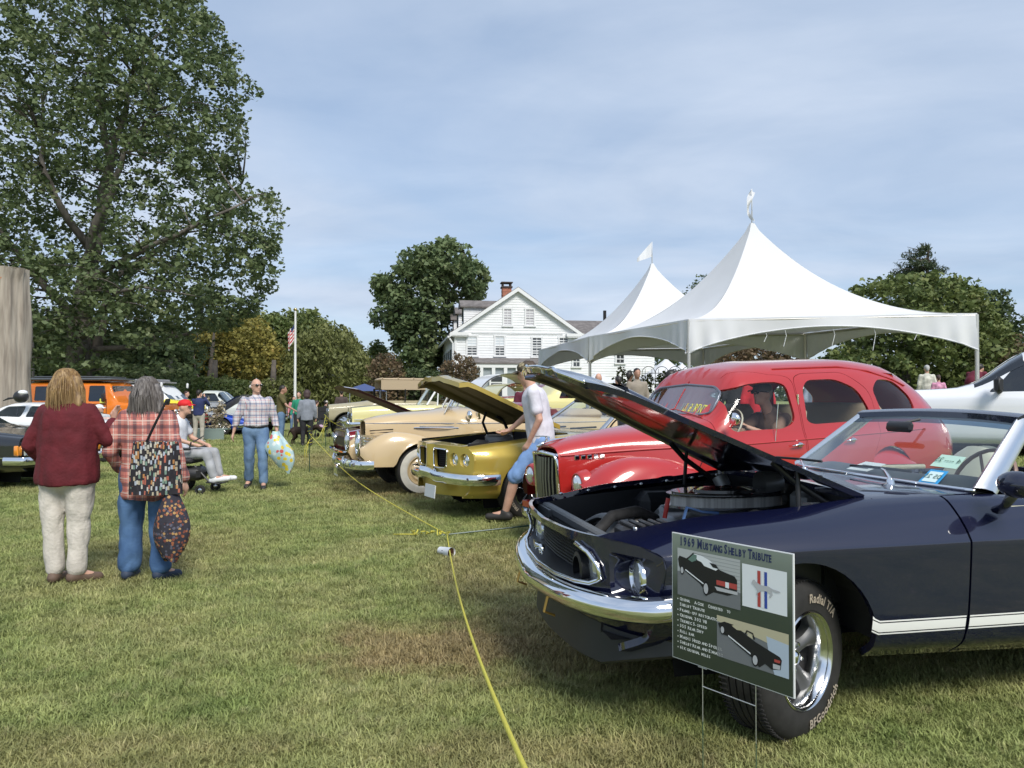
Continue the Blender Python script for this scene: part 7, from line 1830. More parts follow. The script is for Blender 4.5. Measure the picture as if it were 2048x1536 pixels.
 for y in (-.38, .38): m = MB(); m.box((2.05, y, .55), (.5, .52, .25), bev=.06); m.box((2.36, y, .9), (.16, .5, .62), rot=(0, .2, 0), bev=.07); m.box((2.44, y, 1.27), (.1, .28, .16), bev=.05); m.build('seat', NAVYIN, t, smooth=60)
 steering(t, 1.62, -.38, 1.0, NAVYIN)
 m = MB(); m.tube([(1.0, -.2, 1.03), (1.12, -.62, 1.06)], .012, n=5); m.tube([(.95, .4, 1.03), (1.02, -.05, 1.05)], .012, n=5); m.build('wipers', BLACK, t)
 m = MB(); m.ball((1.30, -1.03, 1.03), (.05, .1, .055), 14, 8); m.tube([(1.32, -.92, .96), (1.3, -.99, 1.0)], .02, n=6); m.build('wing_mirror', BLKPL, t, smooth=180)
gold_car()
# ================================================================ vehicles of the other rows
def prof_st(P):
 st = {}
 for s, hw, zs, zb, zt, rw in P:
  d = zt - zb; st[s] = [(hw - .14, zs), (hw - .03, zs + .08), (hw, zs + .24), (hw, zb - .10), (hw - .03, zb), (rw + (hw - .05 - rw) * .55, zb + d * .45), (rw, zb + d * .86), (rw * .6, zb + d * .98), (0, zt)]
 return Surf(st, ds=.04)
def gen_car(name, label, C, a, pm, P, wb, wr=.33, ww=.2, wins=(), scr=None, style='steel', cat='car', z0=None, hw=.8, cuts=(), pitch=0, gm=GLASS, lamps=True, bump=True, roofm=None, flr=.3, rim=.19, group=None, white=0):
 t = car(name, label, C, a, rz_pitch=pitch, z0=z0, cat=cat, group=group)
 S = prof_st(P); wins = [rrect(w, .05, 3) for w in wins]
 holes = list(wins) + ([[list(p) for p in scr]] if scr else [])
 body(t, S, pm, [(0, wr, wr + .06), (wb, wr, wr + .06)], [], holes, cuts=cuts, glassm=gm, ds=.16, dw=.5)
 f0, f1 = P[0][0], P[-1][0]
 wellbox(t, 0, hw, wr, wr + .06); wellbox(t, wb, hw, wr, wr + .06); floor(t, f0 + .3, f1 - .3, hw - .1, z=flr + .05)
 for s_, sd in ((0, -1), (0, 1), (wb, -1), (wb, 1)): wheel(t, s_, sd * (hw - ww / 2 + .02), wr, R=wr, W=ww, rr=rim, side=sd, style=style, quality=0, white=white)
 m = MB(); q = P[0]; m.add([(f0 + .01, y, z) for y, z in [(-q[1] + .05, q[2] + .05), (q[1] - .05, q[2] + .05), (q[1] - .03, q[3] - .02), (q[5], q[4] - .03), (-q[5], q[4] - .03), (-q[1] + .03, q[3] - .02)]], [(0, 1, 2, 3, 4, 5)]); m.build('nose_panel', pm, t)
 m = MB(); q2 = P[-1]; m.add([(f1 - .01, y, z) for y, z in [(-q2[1] + .05, q2[2] + .05), (q2[1] - .05, q2[2] + .05), (q2[1] - .03, q2[3] - .02), (q2[5], q2[4] - .03), (-q2[5], q2[4] - .03), (-q2[1] + .03, q2[3] - .02)]], [(0, 1, 2, 3, 4, 5)]); m.build('tail_panel', pm, t)
 if lamps: hlamp(t, f0 - .005, q[1] - .16, (q[2] + q[3]) / 2 + .12, .08); 
 if lamps: m = MB(); m.box((f0 - .005, 0, (q[2] + q[3]) / 2 + .1), (.02, q[1] * 1.1, .15)); m.build('grille', BLKPL, t)
 if bump: bumper(t, [(f0 + .25, -q[1] - .03, q[2] + .16), (f0 - .06, -q[1] + .04, q[2] + .16), (f0 - .11, 0, q[2] + .16)], .13)
 return t, S
def raise_bonnet(t, pm, s, z, L, w, deg, under=None):
 th = R_(deg)
 def f(a, b, d=0): return (s - a * L * math.cos(th), (2 * b - 1) * w * (1 - .06 * a), z + a * L * math.sin(th) + .04 * (1 - (2 * b - 1) ** 2) + d - .06 * max(0, a - .85) / .15)
 m = MB(); m.grid(lambda a, b: f(a, b), 14, 12); h = m.build('bonnet', pm, t, smooth=180)
 m = MB(); m.grid(lambda a, b: f(a, b, -.05 if 0 < a < 1 and 0 < b < 1 else -.004), 14, 12); m.build('bonnet_frame', under or pm, h, smooth=40)
 m = MB(); m.tube([(s, -w * .8, z), f(.3, .1, -.04)], .015, n=5); m.build('bonnet_prop', DARK, t); m = MB(); m.tube([(s, w * .8, z), f(.3, .9, -.04)], .015, n=5); m.build('bonnet_prop', DARK, t)
 return h
MAR = mat('dark_maroon_paint', (.20, .008, .018), rough=.3, coat=1.0)
PALEY = mat('pale_yellow_paint', (.70, .64, .30), rough=.35, coat=1.0)
# maroon hardtop beyond the tan convertible
P = [(-.95, .88, .3, .80, .85, .70), (-.3, .93, .28, .86, .93, .74), (.9, .94, .26, .92, 1.0, .74), (1.2, .94, .25, .93, 1.05, .74), (1.75, .94, .25, .94, 1.34, .60), (2.7, .94, .25, .94, 1.36, .60), (3.5, .93, .28, .93, 1.02, .70), (4.0, .88, .34, .88, .94, .7)]
t, S = gen_car('hardtop_car', 'dark maroon hardtop coupe with its bonnet raised beyond the tan convertible', (-2.22, 14.35), 68, MAR, P, 2.9, wins=[[(1.55, .97), (1.85, 1.27), (2.6, 1.28), (2.9, .97)]], scr=[(1.25, 5.2), (1.2, 7.9), (1.7, 7.9), (1.7, 5.6)], style='rally', cuts=[[(.7, 8), (.7, 7), (-.7, 7), (-.7, 8)]], z0=0)
panel(S, [(1.25, 5.2), (1.2, 7.95), (1.7, 7.95), (1.7, 5.6)], [], 'windshield', GLASS, t, flange=0, off=-.004, ds=.15)
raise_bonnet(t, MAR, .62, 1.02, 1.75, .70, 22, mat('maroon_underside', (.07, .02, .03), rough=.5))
m = MB(); m.box((0, 0, .62), (1.3, 1.3, .3)); m.lathe([(0, .1), (.18, .1), (.2, .02), (.2, 0)], 20, axis='z', c=(.1, 0, .86)); m.box((-.5, -.4, .8), (.3, .25, .14), bev=.02); m.build('engine', mat('engine_grey_metal', (.16, .165, .17)), t, smooth=40)
hlamp(t, -.97, .78, .62, .075); m = MB(); m.box((-.975, -.77, .60), (.03, .2, .34), bev=.03); m.box((-.975, .77, .60), (.03, .2, .34), bev=.03); m.build('lamp_surround', CHROME, t)
text_mesh('396', .09, DULLCHROME, t, xform=lambda c: Vector((-.12 + c.x, -.948, .60 + c.y)), extr=.004, name='engine_badge')
m = MB(); m.tube([(-.45, -.945, .58), (-.3, -.95, .585)], .012, n=5); m.build('chrome_flash', CHROME, t)
# pale yellow 1950s convertible further back
P = [(-.95, .86, .38, .92, 1.0, .72), (-.2, .93, .3, .97, 1.06, .76), (1.0, .94, .28, 1.0, 1.08, .74), (2.6, .94, .28, 1.0, 1.06, .74), (3.6, .93, .32, 1.0, 1.04, .7), (4.3, .88, .4, 1.0, 1.02, .6)]
t, S = gen_car('convertible_car', 'pale yellow 1950s convertible with white windscreen frame behind the maroon hardtop', (-3.75, 22.4), 74, PALEY, P, 3.0, cuts=[[(2.9, 8), (2.9, 6.4), (1.4, 6.4), (1.4, 8)]], z0=.16, white=.7)
f = lambda u, v: (1.15 + .30 * v - .18 * (1 - (2 * u - 1) ** 2), (2 * u - 1) * (.78 - .06 * v), 1.07 + .46 * v)
m = MB(); m.grid(f, 12, 3); m.build('windshield', CLEARG, t, smooth=180)
m = MB(); m.tube([f(0, 0), f(0, 1)] + [f(k / 8, 1) for k in range(1, 8)] + [f(1, 1), f(1, 0)], .03, n=6); m.tube([(1.45, -.80, 1.05), (1.48, -.76, 1.50), (1.85, -.76, 1.50), (1.92, -.80, 1.05)], .022, n=6); m.build('windshield_frame', WHITE, t)
m = MB(); m.box((2.2, 0, .95), (.8, 1.3, .35), bev=.08); m.box((3.2, 0, 1.1), (.6, 1.35, .14), bev=.06); m.build('seat', mat('white_vinyl', (.6, .58, .5), rough=.6), t, smooth=60)
m = MB()
for sd in (-1, 1): m.tube([(-1.05, sd * .55, .6), (-1.12, sd * .6, .62), (-1.05, sd * .65, .62)], .09, n=10)
m.build('bumper_bullet', CHROME, t, smooth=60)
m = MB(); m.tube([(-.9, -.93, .66), (0.2, -.965, .68), (3.4, -.965, .7)], .014, n=5); m.build('side_spear', CHROME, t)
# tan soft-topped vintage car behind it
TC = mat('tan_canvas', (.42, .33, .22), rough=.9, bump=.3, bscale=20)
P = [(-.6, .5, .5, 1.0, 1.1, .3), (.5, .6, .45, 1.1, 1.2, .35), (.9, .74, .42, 1.15, 1.25, .55), (2.7, .78, .42, 1.15, 1.25, .6), (3.2, .7, .5, 1.05, 1.2, .5)]
t, S = gen_car('vintage_car', 'vintage car with a tall tan canvas top behind the yellow convertible', (-5.9, 27.2), 72, mat('khaki_paint', (.38, .34, .22), rough=.5, coat=.5), P, 2.6, wr=.38, ww=.12, hw=.75, z0=.1, bump=False)
m = MB(); m.box((2.0, 0, 1.98), (1.75, 1.62, .10), bev=.05)
for x in (1.2, 1.75, 2.3, 2.85): m.box((x, 0, 2.02), (.035, 1.64, .05), bev=.01)
m.grid(lambda u, v: (1.15 + 1.7 * u, -.80, 1.62 + .34 * v), 4, 2); m.grid(lambda u, v: (1.15 + 1.7 * u, .80, 1.62 + .34 * v), 4, 2); m.grid(lambda u, v: (2.87, -.8 + 1.6 * u, 1.25 + .7 * v), 4, 2); m.build('canvas_top', TC, t, smooth=40)
m = MB()
for x in (1.15, 2.0, 2.85):
 for sd in (-1, 1): m.tube([(x, sd * .76, 1.2), (x, sd * .79, 1.64)], .025, n=6)
m.tube([(1.1, -.7, 1.2), (1.1, -.72, 1.65), (1.1, .72, 1.65), (1.1, .7, 1.2)], .02, n=5); m.build('top_frame', DARK, t)
# two cars with front hinged clamshell bonnets lifted, between the gold bonnet and the house
for (px, Y, w, h, pm, lab) in [(1026, 27, 1.2, 1.0, WHITE, 'white car with a high arched bonnet lifted, in front of the farmhouse'), (1040, 23.5, .70, .60, PALEY, 'pale yellow car with an arched bonnet lifted, just below the white one')]:
 c = place(px, 796, Y); P = [(-.9, .8, .3, .82, .9, .6), (0, .85, .28, .9, 1.0, .7), (1.3, .86, .26, .95, 1.1, .6), (1.8, .86, .26, .95, 1.45, .6), (2.6, .86, .26, .95, 1.45, .6), (3.3, .84, .3, .92, 1.0, .6), (3.8, .8, .36, .88, .92, .6)]
 t, S = gen_car('classic_car', lab, (c.x - .6, Y), 66, pm if pm is not WHITE else MAR, P, 2.5, wins=[[(1.6, 1.0), (1.85, 1.36), (2.5, 1.36), (2.8, 1.0)]], z0=ground_h(c.x, Y) + .1)
 m = MB()
 for q in (1.0, .95): m.grid(lambda u, v: (.25 - w * q * math.cos(.25 + 2.3 * u), (v * 2 - 1) * .72, .95 + h * .85 * q * math.sin(.25 + 2.3 * u)), 20, 4)
 m.build('bonnet', pm, t, smooth=60)
# white pickup at the right edge
WT = mat('white_truck_paint', (.74, .76, .80), rough=.3, coat=1.0)
P = [(-.95, .92, .45, 1.02, 1.12, .70), (-.3, .97, .40, 1.10, 1.22, .80), (.85, .98, .38, 1.14, 1.27, .80), (1.05, .98, .38, 1.15, 1.32, .80), (1.9, .98, .38, 1.15, 1.86, .66), (2.4, .98, .38, 1.15, 1.92, .66), (3.6, .98, .38, 1.15, 1.90, .66), (3.75, .98, .38, 1.15, 1.2, .85), (5.3, .97, .42, 1.15, 1.18, .85)]
t, S = gen_car('pickup_truck', 'white modern pickup at the right edge with a black door mirror', (6.70, 13.4), 118, WT, P, 3.7, wr=.40, ww=.26, hw=.95, wins=[[(1.30, 1.19), (1.72, 1.66), (2.15, 1.80), (2.55, 1.80), (2.55, 1.19)], [(2.65, 1.19), (2.65, 1.80), (3.4, 1.78), (3.5, 1.19)]], scr=[(1.12, 5.2), (1.1, 7.9), (1.8, 7.9), (1.78, 5.5)], gm=DGLASS, z0=.33, cat='pickup truck', rim=.24)
panel(S, [(1.12, 5.2), (1.1, 7.95), (1.8, 7.95), (1.78, 5.5)], [], 'windshield', DGLASS, t, flange=0, off=-.004, ds=.15)
m = MB(); m.box((1.42, -1.14, 1.30), (.12, .24, .26), bev=.05); m.box((1.44, -1.0, 1.20), (.08, .16, .06), bev=.02); m.build('door_mirror', BLKPL, t, smooth=60)
m = MB(); m.box((2.4, 0, 1.0), (2.2, 1.6, .3)); m.box((2.2, -.4, 1.35), (.16, .5, .5), bev=.06); m.box((2.2, .4, 1.35), (.16, .5, .5), bev=.06); m.build('cabin', BLKPL, t, smooth=50)
# ---- left: orange off-roader, yellow and white truck, white pickup, blue sports car, race car, black saloon
OR = mat('orange_paint', (.72, .185, .012), rough=.4, coat=.8)
P = [(-.55, .80, .5, 1.18, 1.24, .72), (.55, .84, .5, 1.22, 1.27, .75), (.70, .84, .5, 1.22, 1.30, .75), (.95, .84, .5, 1.22, 1.93, .70), (3.45, .84, .5, 1.22, 1.95, .70), (3.6, .84, .5, 1.22, 1.92, .70)]
t, S = gen_car('offroad_vehicle', 'bright orange boxy off-road vehicle with a black roof under the maple', (-11.75, 25.0), -88, OR, P, 2.75, wr=.40, ww=.24, wins=[[(1.02, 1.30), (1.10, 1.80), (1.60, 1.80), (1.60, 1.30)], [(1.80, 1.32), (1.80, 1.78), (2.40, 1.78), (2.40, 1.32)], [(2.60, 1.32), (2.60, 1.78), (3.35, 1.78), (3.35, 1.32)]], gm=DGLASS, z0=.02, flr=.5, cat='off-road vehicle')
m = MB(); m.box((2.25, 0, 2.0), (2.75, 1.55, .10), bev=.05); m.box((2.3, 0, 2.08), (2.3, 1.3, .05), bev=.02); m.build('roof', mat('dark_grey_roof', (.07, .075, .08), rough=.4, coat=.5), t, smooth=50)
m = MB(); m.box((.85, 0, 1.55), (.04, 1.35, .5), rot=(0, .1, 0)); m.build('windshield', DGLASS, t)
for sd in (-1, 1):
 m = MB(); m.box((1.0, sd * .98, 1.42), (.06, .2, .26), bev=.03); m.build('door_mirror', BLKPL, t, smooth=60)
 m = MB()
 for s_ in (.98, 1.70): m.box((s_, sd * .845, .95), (.012, .01, .85))
 m.box((1.34, sd * .848, 1.22), (.72, .012, .02)); m.box((2.65, sd * .848, 1.22), (1.9, .012, .02)); m.build('door_seam', DARK, t)
m = MB()
for y in (-.4, .4): m.box((1.6, y, 1.35), (.14, .5, .55), bev=.05)
m.build('front_seats', BLKPL, t, smooth=50)
c = thing('seat_note', 'small yellow note showing in the side window of the orange off-roader', 'note', (-12.9, 24.22, 1.34)); m = MB(); m.box((0, 0, 0), (.16, .01, .14)); m.build('note', mat('yellow_note', (.75, .75, .12)), c)
YW = mat('bright_yellow_paint', (.75, .66, .045), rough=.35, coat=1)
P = [(-.75, .85, .6, 1.20, 1.28, .72), (.55, .88, .6, 1.24, 1.34, .75), (1.15, .88, .6, 1.26, 1.9, .66), (3.0, .88, .6, 1.26, 1.94, .66), (3.1, .88, .6, 1.2, 1.9, .66)]
t, S = gen_car('utility_truck', 'yellow nosed white truck with a roof rack behind the man in the red cap', (-11.75, 28.6), -88, WHITE, P, 2.4, wr=.42, ww=.26, wins=[[(1.0, 1.32), (1.2, 1.80), (1.75, 1.80), (1.75, 1.32)], [(1.9, 1.32), (1.9, 1.8), (2.9, 1.8), (2.9, 1.32)]], style='rally', z0=.02, flr=.6, cat='truck')
panel(S, [(-.74, 2.6), (.9, 2.6), (.9, 3.6), (.5, 7.9), (-.74, 7.9)], [], 'yellow_bonnet', YW, t, flange=0, off=.004, ds=.15)
panel(S, [(-.74, 3.15), (.9, 3.15), (.9, 3.45), (-.74, 3.4)], [], 'white_stripe', WHITE, t, flange=0, off=.007, ds=.2)
panel(S, [(-.6, 1.2), (.9, 1.2), (.9, 2.4), (-.6, 2.4)], [], 'black_stripe', BLKPL, t, flange=0, off=.004, ds=.2)
m = MB(); m.grid(lambda u, v: (.58 + .52 * v, (2 * u - 1) * (.74 - .06 * v), 1.33 + .5 * v), 6, 2); m.build('windshield', DGLASS, t)
m = MB(); m.box((2.0, 0, 2.03), (1.5, 1.2, .14), bev=.04); m.box((1.1, 0, 1.98), (.3, .9, .05)); m.build('roof_rack', mat('rack_grey', (.25, .25, .26), rough=.5), t)
for sd in (-1, 1): m = MB(); m.box((.80, sd * 1.02, 1.88), (.06, .14, .2), bev=.03); m.build('mirror', WHITE, t, smooth=50)
P = [(-.85, .85, .45, 1.0, 1.08, .70), (.75, .88, .42, 1.05, 1.15, .72), (1.0, .88, .42, 1.05, 1.2, .72), (1.6, .88, .42, 1.05, 1.68, .6), (2.2, .88, .42, 1.05, 1.70, .6), (2.35, .88, .42, 1.05, 1.1, .8), (4.3, .88, .45, 1.03, 1.06, .8)]
t, S = gen_car('pickup_truck', 'older white pickup parked behind the walking man in the checked shirt', (-10.3, 31.5), -90, mat('old_white_paint', (.62, .66, .62), rough=.45, coat=.5), P, 3.0, wins=[[(1.25, 1.1), (1.62, 1.58), (2.15, 1.58), (2.15, 1.1)]], scr=[(1.05, 5.2), (1.02, 7.9), (1.5, 7.9), (1.5, 5.5)], z0=.04, gm=DGLASS, cat='pickup truck')
panel(S, [(1.05, 5.2), (1.02, 7.95), (1.5, 7.95), (1.5, 5.5)], [], 'windshield', GLASS, t, flange=0, off=-.004, ds=.15)
BLU = mat('blue_car_paint', (.015, .06, .40), rough=.3, metal=.2, coat=1)
P = [(-.85, .82, .22, .55, .62, .60), (0, .9, .2, .74, .82, .74), (.9, .9, .18, .80, .90, .70), (1.6, .9, .18, .82, 1.22, .5), (2.3, .9, .2, .84, 1.2, .5), (3.0, .9, .2, .86, .95, .7), (3.4, .86, .3, .84, .9, .7)]
t, S = gen_car('sports_car', 'blue and black low sports car with multi-spoke wheels and its bonnet up', (-10.75, 29.3), -90, BLU, P, 2.5, wr=.33, wins=[[(1.4, .88), (1.7, 1.12), (2.3, 1.1), (2.7, .9)]], style='multi', z0=.02, gm=DGLASS, lamps=False, rim=.23)
panel(S, [(-.8, .3), (3.3, .3), (3.3, 1.9), (.9, 2.1), (.4, 1.2)], [], 'black_side', BLKPL, t, flange=0, off=.004, ds=.15) if False else None
raise_bonnet(t, BLKPL, .45, .9, 1.25, .7, 32)
PUR = mat('purple_vinyl', (.10, .035, .42), rough=.4)
P = [(-.8, .80, .2, .72, .80, .62), (0, .85, .2, .86, .93, .7), (.8, .85, .18, .92, 1.0, .7), (1.4, .85, .18, .94, 1.31, .56), (2.4, .85, .18, .95, 1.33, .56), (3.1, .85, .2, .95, 1.05, .65), (3.7, .8, .3, .9, .95, .6)]
t, S = gen_car('race_car', 'white race car with purple graphics at the left edge', (-8.95, 17.9), -84, WHITE, P, 2.5, wins=[[(1.22, 1.0), (1.45, 1.24), (1.95, 1.25), (1.95, 1.0)], [(2.05, 1.0), (2.05, 1.25), (2.5, 1.24), (2.85, 1.0)]], scr=[(.95, 5.0), (.92, 7.9), (1.35, 7.9), (1.33, 5.4)], z0=0, gm=CLEARG, cat='race car')
panel(S, [(-.2, 2.0), (.5, 3.6), (.9, 3.55), (1.9, 1.6), (1.5, 1.5), (.55, 2.9), (.5, 1.8)], [], 'purple_graphic', PUR, t, flange=0, off=.004, ds=.12, dw=.3)
m = MB(); m.box((1.3, 0, .9), (.1, 1.3, .2), bev=.03); m.tube([(1.5, -.6, .5), (1.6, -.55, 1.2), (1.6, .55, 1.2), (1.5, .6, .5)], .02, n=6); m.tube([(2.4, -.6, .5), (2.3, -.55, 1.22), (2.3, .55, 1.22), (2.4, .6, .5)], .02, n=6); m.box((2.1, 0.38, .8), (.15, .5, .6), bev=.05); m.build('roll_cage', BLKPL, t)
m = MB(); m.add([S.at(s_, w_)[0] * np.array([1, 1, 1]) + S.nr(s_, w_)[0] * .008 for s_, w_ in ((.62, 1.7), (.72, 2.9), (1.1, 1.7))], [(0, 1, 2)]); m.build('dark_flash', BLKPL, t)
c = place(42, 790, 17.2); t = thing('helmet', 'black and white helmet with straps on the roof of the white race car', 'helmet', (c.x, 17.2, 1.46)); m = MB(); m.ball((0, 0, .0), (.16, .14, .14), 18, 12); m.build('shell', BLKPL, t, smooth=180)
m = MB(); m.ball((.06, -.03, .09), (.10, .10, .06), 12, 8); m.build('white_patch', WHITE, t, smooth=180); m = MB(); m.tube([(-.1, 0, -.02), (-.25, -.03, -.04), (-.38, -.02, -.09)], [.04, .05, .02], n=8, flat=.5); m.build('strap', BLKPL, t, smooth=180)
BL = mat('black_car_paint', (.008, .009, .012), rough=.25, coat=1)
P = [(-.85, .82, .3, .80, .86, .70), (0, .86, .25, .86, .93, .74), (.9, .86, .22, .90, .98, .72), (1.6, .86, .22, .92, 1.40, .58), (2.9, .86, .22, .92, 1.42, .58), (3.5, .86, .28, .92, 1.02, .7), (4.1, .82, .34, .88, .95, .7)]
t, S = gen_car('saloon_car', 'black saloon with amber corner lamp at the left edge', (-8.15, 12.75), -76, BL, P, 2.6, wins=[[(1.35, .98), (1.7, 1.32), (2.2, 1.33), (2.2, .98)]], z0=0, gm=DGLASS, lamps=False)
for sd in (-1, 1):
 m = MB(); m.box((-.80, sd * .79, .62), (.10, .09, .17), bev=.02); m.build('corner_lamp', mat('amber_bright', (.75, .26, .02), rough=.2, coat=1), t, smooth=50)
 m = MB(); m.box((-.86, sd * .61, .62), (.03, .26, .17), bev=.012); m.build('headlight', LAMP, t, smooth=50)
m = MB(); m.box((-.86, 0, .62), (.03, .85, .15), bev=.01); m.build('grille', CHROME, t)
m = MB()
for sd in (-1, 1): m.tube([(-.78, sd * .835, .50), (.0, sd * .875, .52), (3.9, sd * .87, .54)], .012, n=5)
m.build('side_strip', CHROME, t)
# ================================================================ people
def capsule(m, a, b, ra, rb, n=12, flat=(1, 1), axis=None):
 """tapered limb segment with round ends; flat scales the section across two axes"""
 a, b = Vector(a), Vector(b); t = (b - a); L = t.length
 if L < 1e-6: m.ball(a, ra, n, 8); return
 t.normalize(); u = Vector((1, 0, 0)) if abs(t.x) < .9 else Vector((0, 1, 0)); v = t.cross(u).normalized(); u = v.cross(t).normalized()
 rings = []
 for k in range(5): ph = -PI / 2 + PI / 2 * k / 4; rings.append((a + t * (math.sin(ph) * ra), math.cos(ph) * ra))
 for k in range(1, 5): ph = PI / 2 * k / 4; rings.append((b + t * (math.sin(ph) * rb), math.cos(ph) * rb)) if k else None
 rings.insert(5, (b, rb)); vs_ = []
 for c, r in rings:
  r = max(r, 1e-4)
  for j in range(n): q = 2 * PI * j / n; vs_.append(c + (u * math.cos(q) * flat[0] + v * math.sin(q) * flat[1]) * r)
 k = len(rings); m.add(vs_, [(i * n + j, i * n + (j + 1) % n, (i + 1) * n + (j + 1) % n, (i + 1) * n + j) for i in range(k - 1) for j in range(n)] + [tuple(range(n))[::-1], tuple((k - 1) * n + j for j in range(n))])
def fuse(m, name, mt, parent, vox, smooth=4, fold=0.0, fscale=5.0, fstretch=(1, 1, 1), seed=0, clamp=None):
 o = m.build(name, mt, parent)
 cut(o, [('REMESH', dict(mode='VOXEL', voxel_size=vox, use_smooth_shade=True)), ('SMOOTH', dict(factor=.5, iterations=smooth))])
 me = o.data; me.polygons.foreach_set('use_smooth', [True] * len(me.polygons))
 if clamp is not None:
  for v in me.vertices:
   if v.co.z < clamp: v.co.z = clamp + .012 * noise.noise(v.co * 9)
 if fold > 0:
  no = [v.normal.copy() for v in me.vertices]; st = Vector(fstretch)
  for v, n_ in zip(me.vertices, no):
   p = Vector((v.co.x * st.x, v.co.y * st.y, v.co.z * st.z)) * fscale + Vector((seed, 0, 0))
   w = noise.noise(p) + .5 * noise.noise(p * 2.3); v.co += n_ * (fold * (abs(w) * 2 - .4))
  me.update()
 if not me.materials: me.materials.append(mt)
 return o
def plaid(name, base, dk, lt, sc=9.0, third=None):
 if name in MATS: return MATS[name]
 m, nt, b = nmat(name); N = nt.nodes.new; L = nt.links.new; tc_ = N('ShaderNodeTexCoord'); sp = N('ShaderNodeSeparateXYZ'); L(tc_.outputs['Object'], sp.inputs[0])
 ad = N('ShaderNodeMath'); ad.operation = 'MULTIPLY_ADD'; ad.inputs[1].default_value = .7; L(sp.outputs[1], ad.inputs[0]); L(sp.outputs[0], ad.inputs[2])
 col = None; rgb = N('ShaderNodeRGB'); rgb.outputs[0].default_value = (*base, 1); last = rgb.outputs[0]
 for src, ph in ((ad.outputs[0], 0.0), (sp.outputs[2], .3)):
  for (p0, w, c, amt) in ((.0, .24, dk, .60), (.5, .10, lt, .65), (.72, .06, third or dk, .55), (.36, .04, lt, .5)):
   mu = N('ShaderNodeMath'); mu.operation = 'MULTIPLY_ADD'; mu.inputs[1].default_value = sc; mu.inputs[2].default_value = 20 + ph - p0; L(src, mu.inputs[0])
   fr = N('ShaderNodeMath'); fr.operation = 'FRACT'; L(mu.outputs[0], fr.inputs[0]); lt_ = N('ShaderNodeMath'); lt_.operation = 'LESS_THAN'; lt_.inputs[1].default_value = w; L(fr.outputs[0], lt_.inputs[0])
   ml = N('ShaderNodeMath'); ml.operation = 'MULTIPLY'; ml.inputs[1].default_value = amt; L(lt_.outputs[0], ml.inputs[0])
   mx_ = N('ShaderNodeMix'); mx_.data_type = 'RGBA'; mx_.inputs[7].default_value = (*c, 1); L(ml.outputs[0], mx_.inputs[0]); L(last, mx_.inputs[6]); last = mx_.outputs[2]
 L(last, b.inputs['Base Color']); b.inputs['Roughness'].default_value = .85; MATS[name] = m; return m
def cloth(name, col, var=.12, bump=.25, rough=.85): return mat(name, col, rough=rough, var=var, vscale=7, bump=bump, bscale=45, sheen=.0)
SKIN = mat('fair_skin', (.56, .33, .24), rough=.5, var=.08, vscale=12); SKIN2 = mat('tanned_skin', (.40, .22, .15), rough=.5, var=.08, vscale=12); SKIN3 = mat('brown_skin', (.16, .085, .055), rough=.5)
SHOE = mat('dark_shoe', (.03, .028, .027), rough=.6)
DJ = dict(pelvis=(0, 0, .95), waist=(0, .0, 1.10), chest=(0, 0, 1.30), neck=(0, .01, 1.47), head=(0, -.01, 1.62), hip=.095,
   kneeL=(.11, -.01, .50), kneeR=(-.11, -.01, .50), ankL=(.12, .02, .09), ankR=(-.12, .02, .09), toeL=(.14, -.17, .035), toeR=(-.14, -.17, .035),
   shL=(.185, .01, 1.40), shR=(-.185, .01, 1.40), elL=(.25, .03, 1.12), elR=(-.25, .03, 1.12), wrL=(.27, -.04, .88), wrR=(-.27, -.04, .88), haL=None, haR=None)
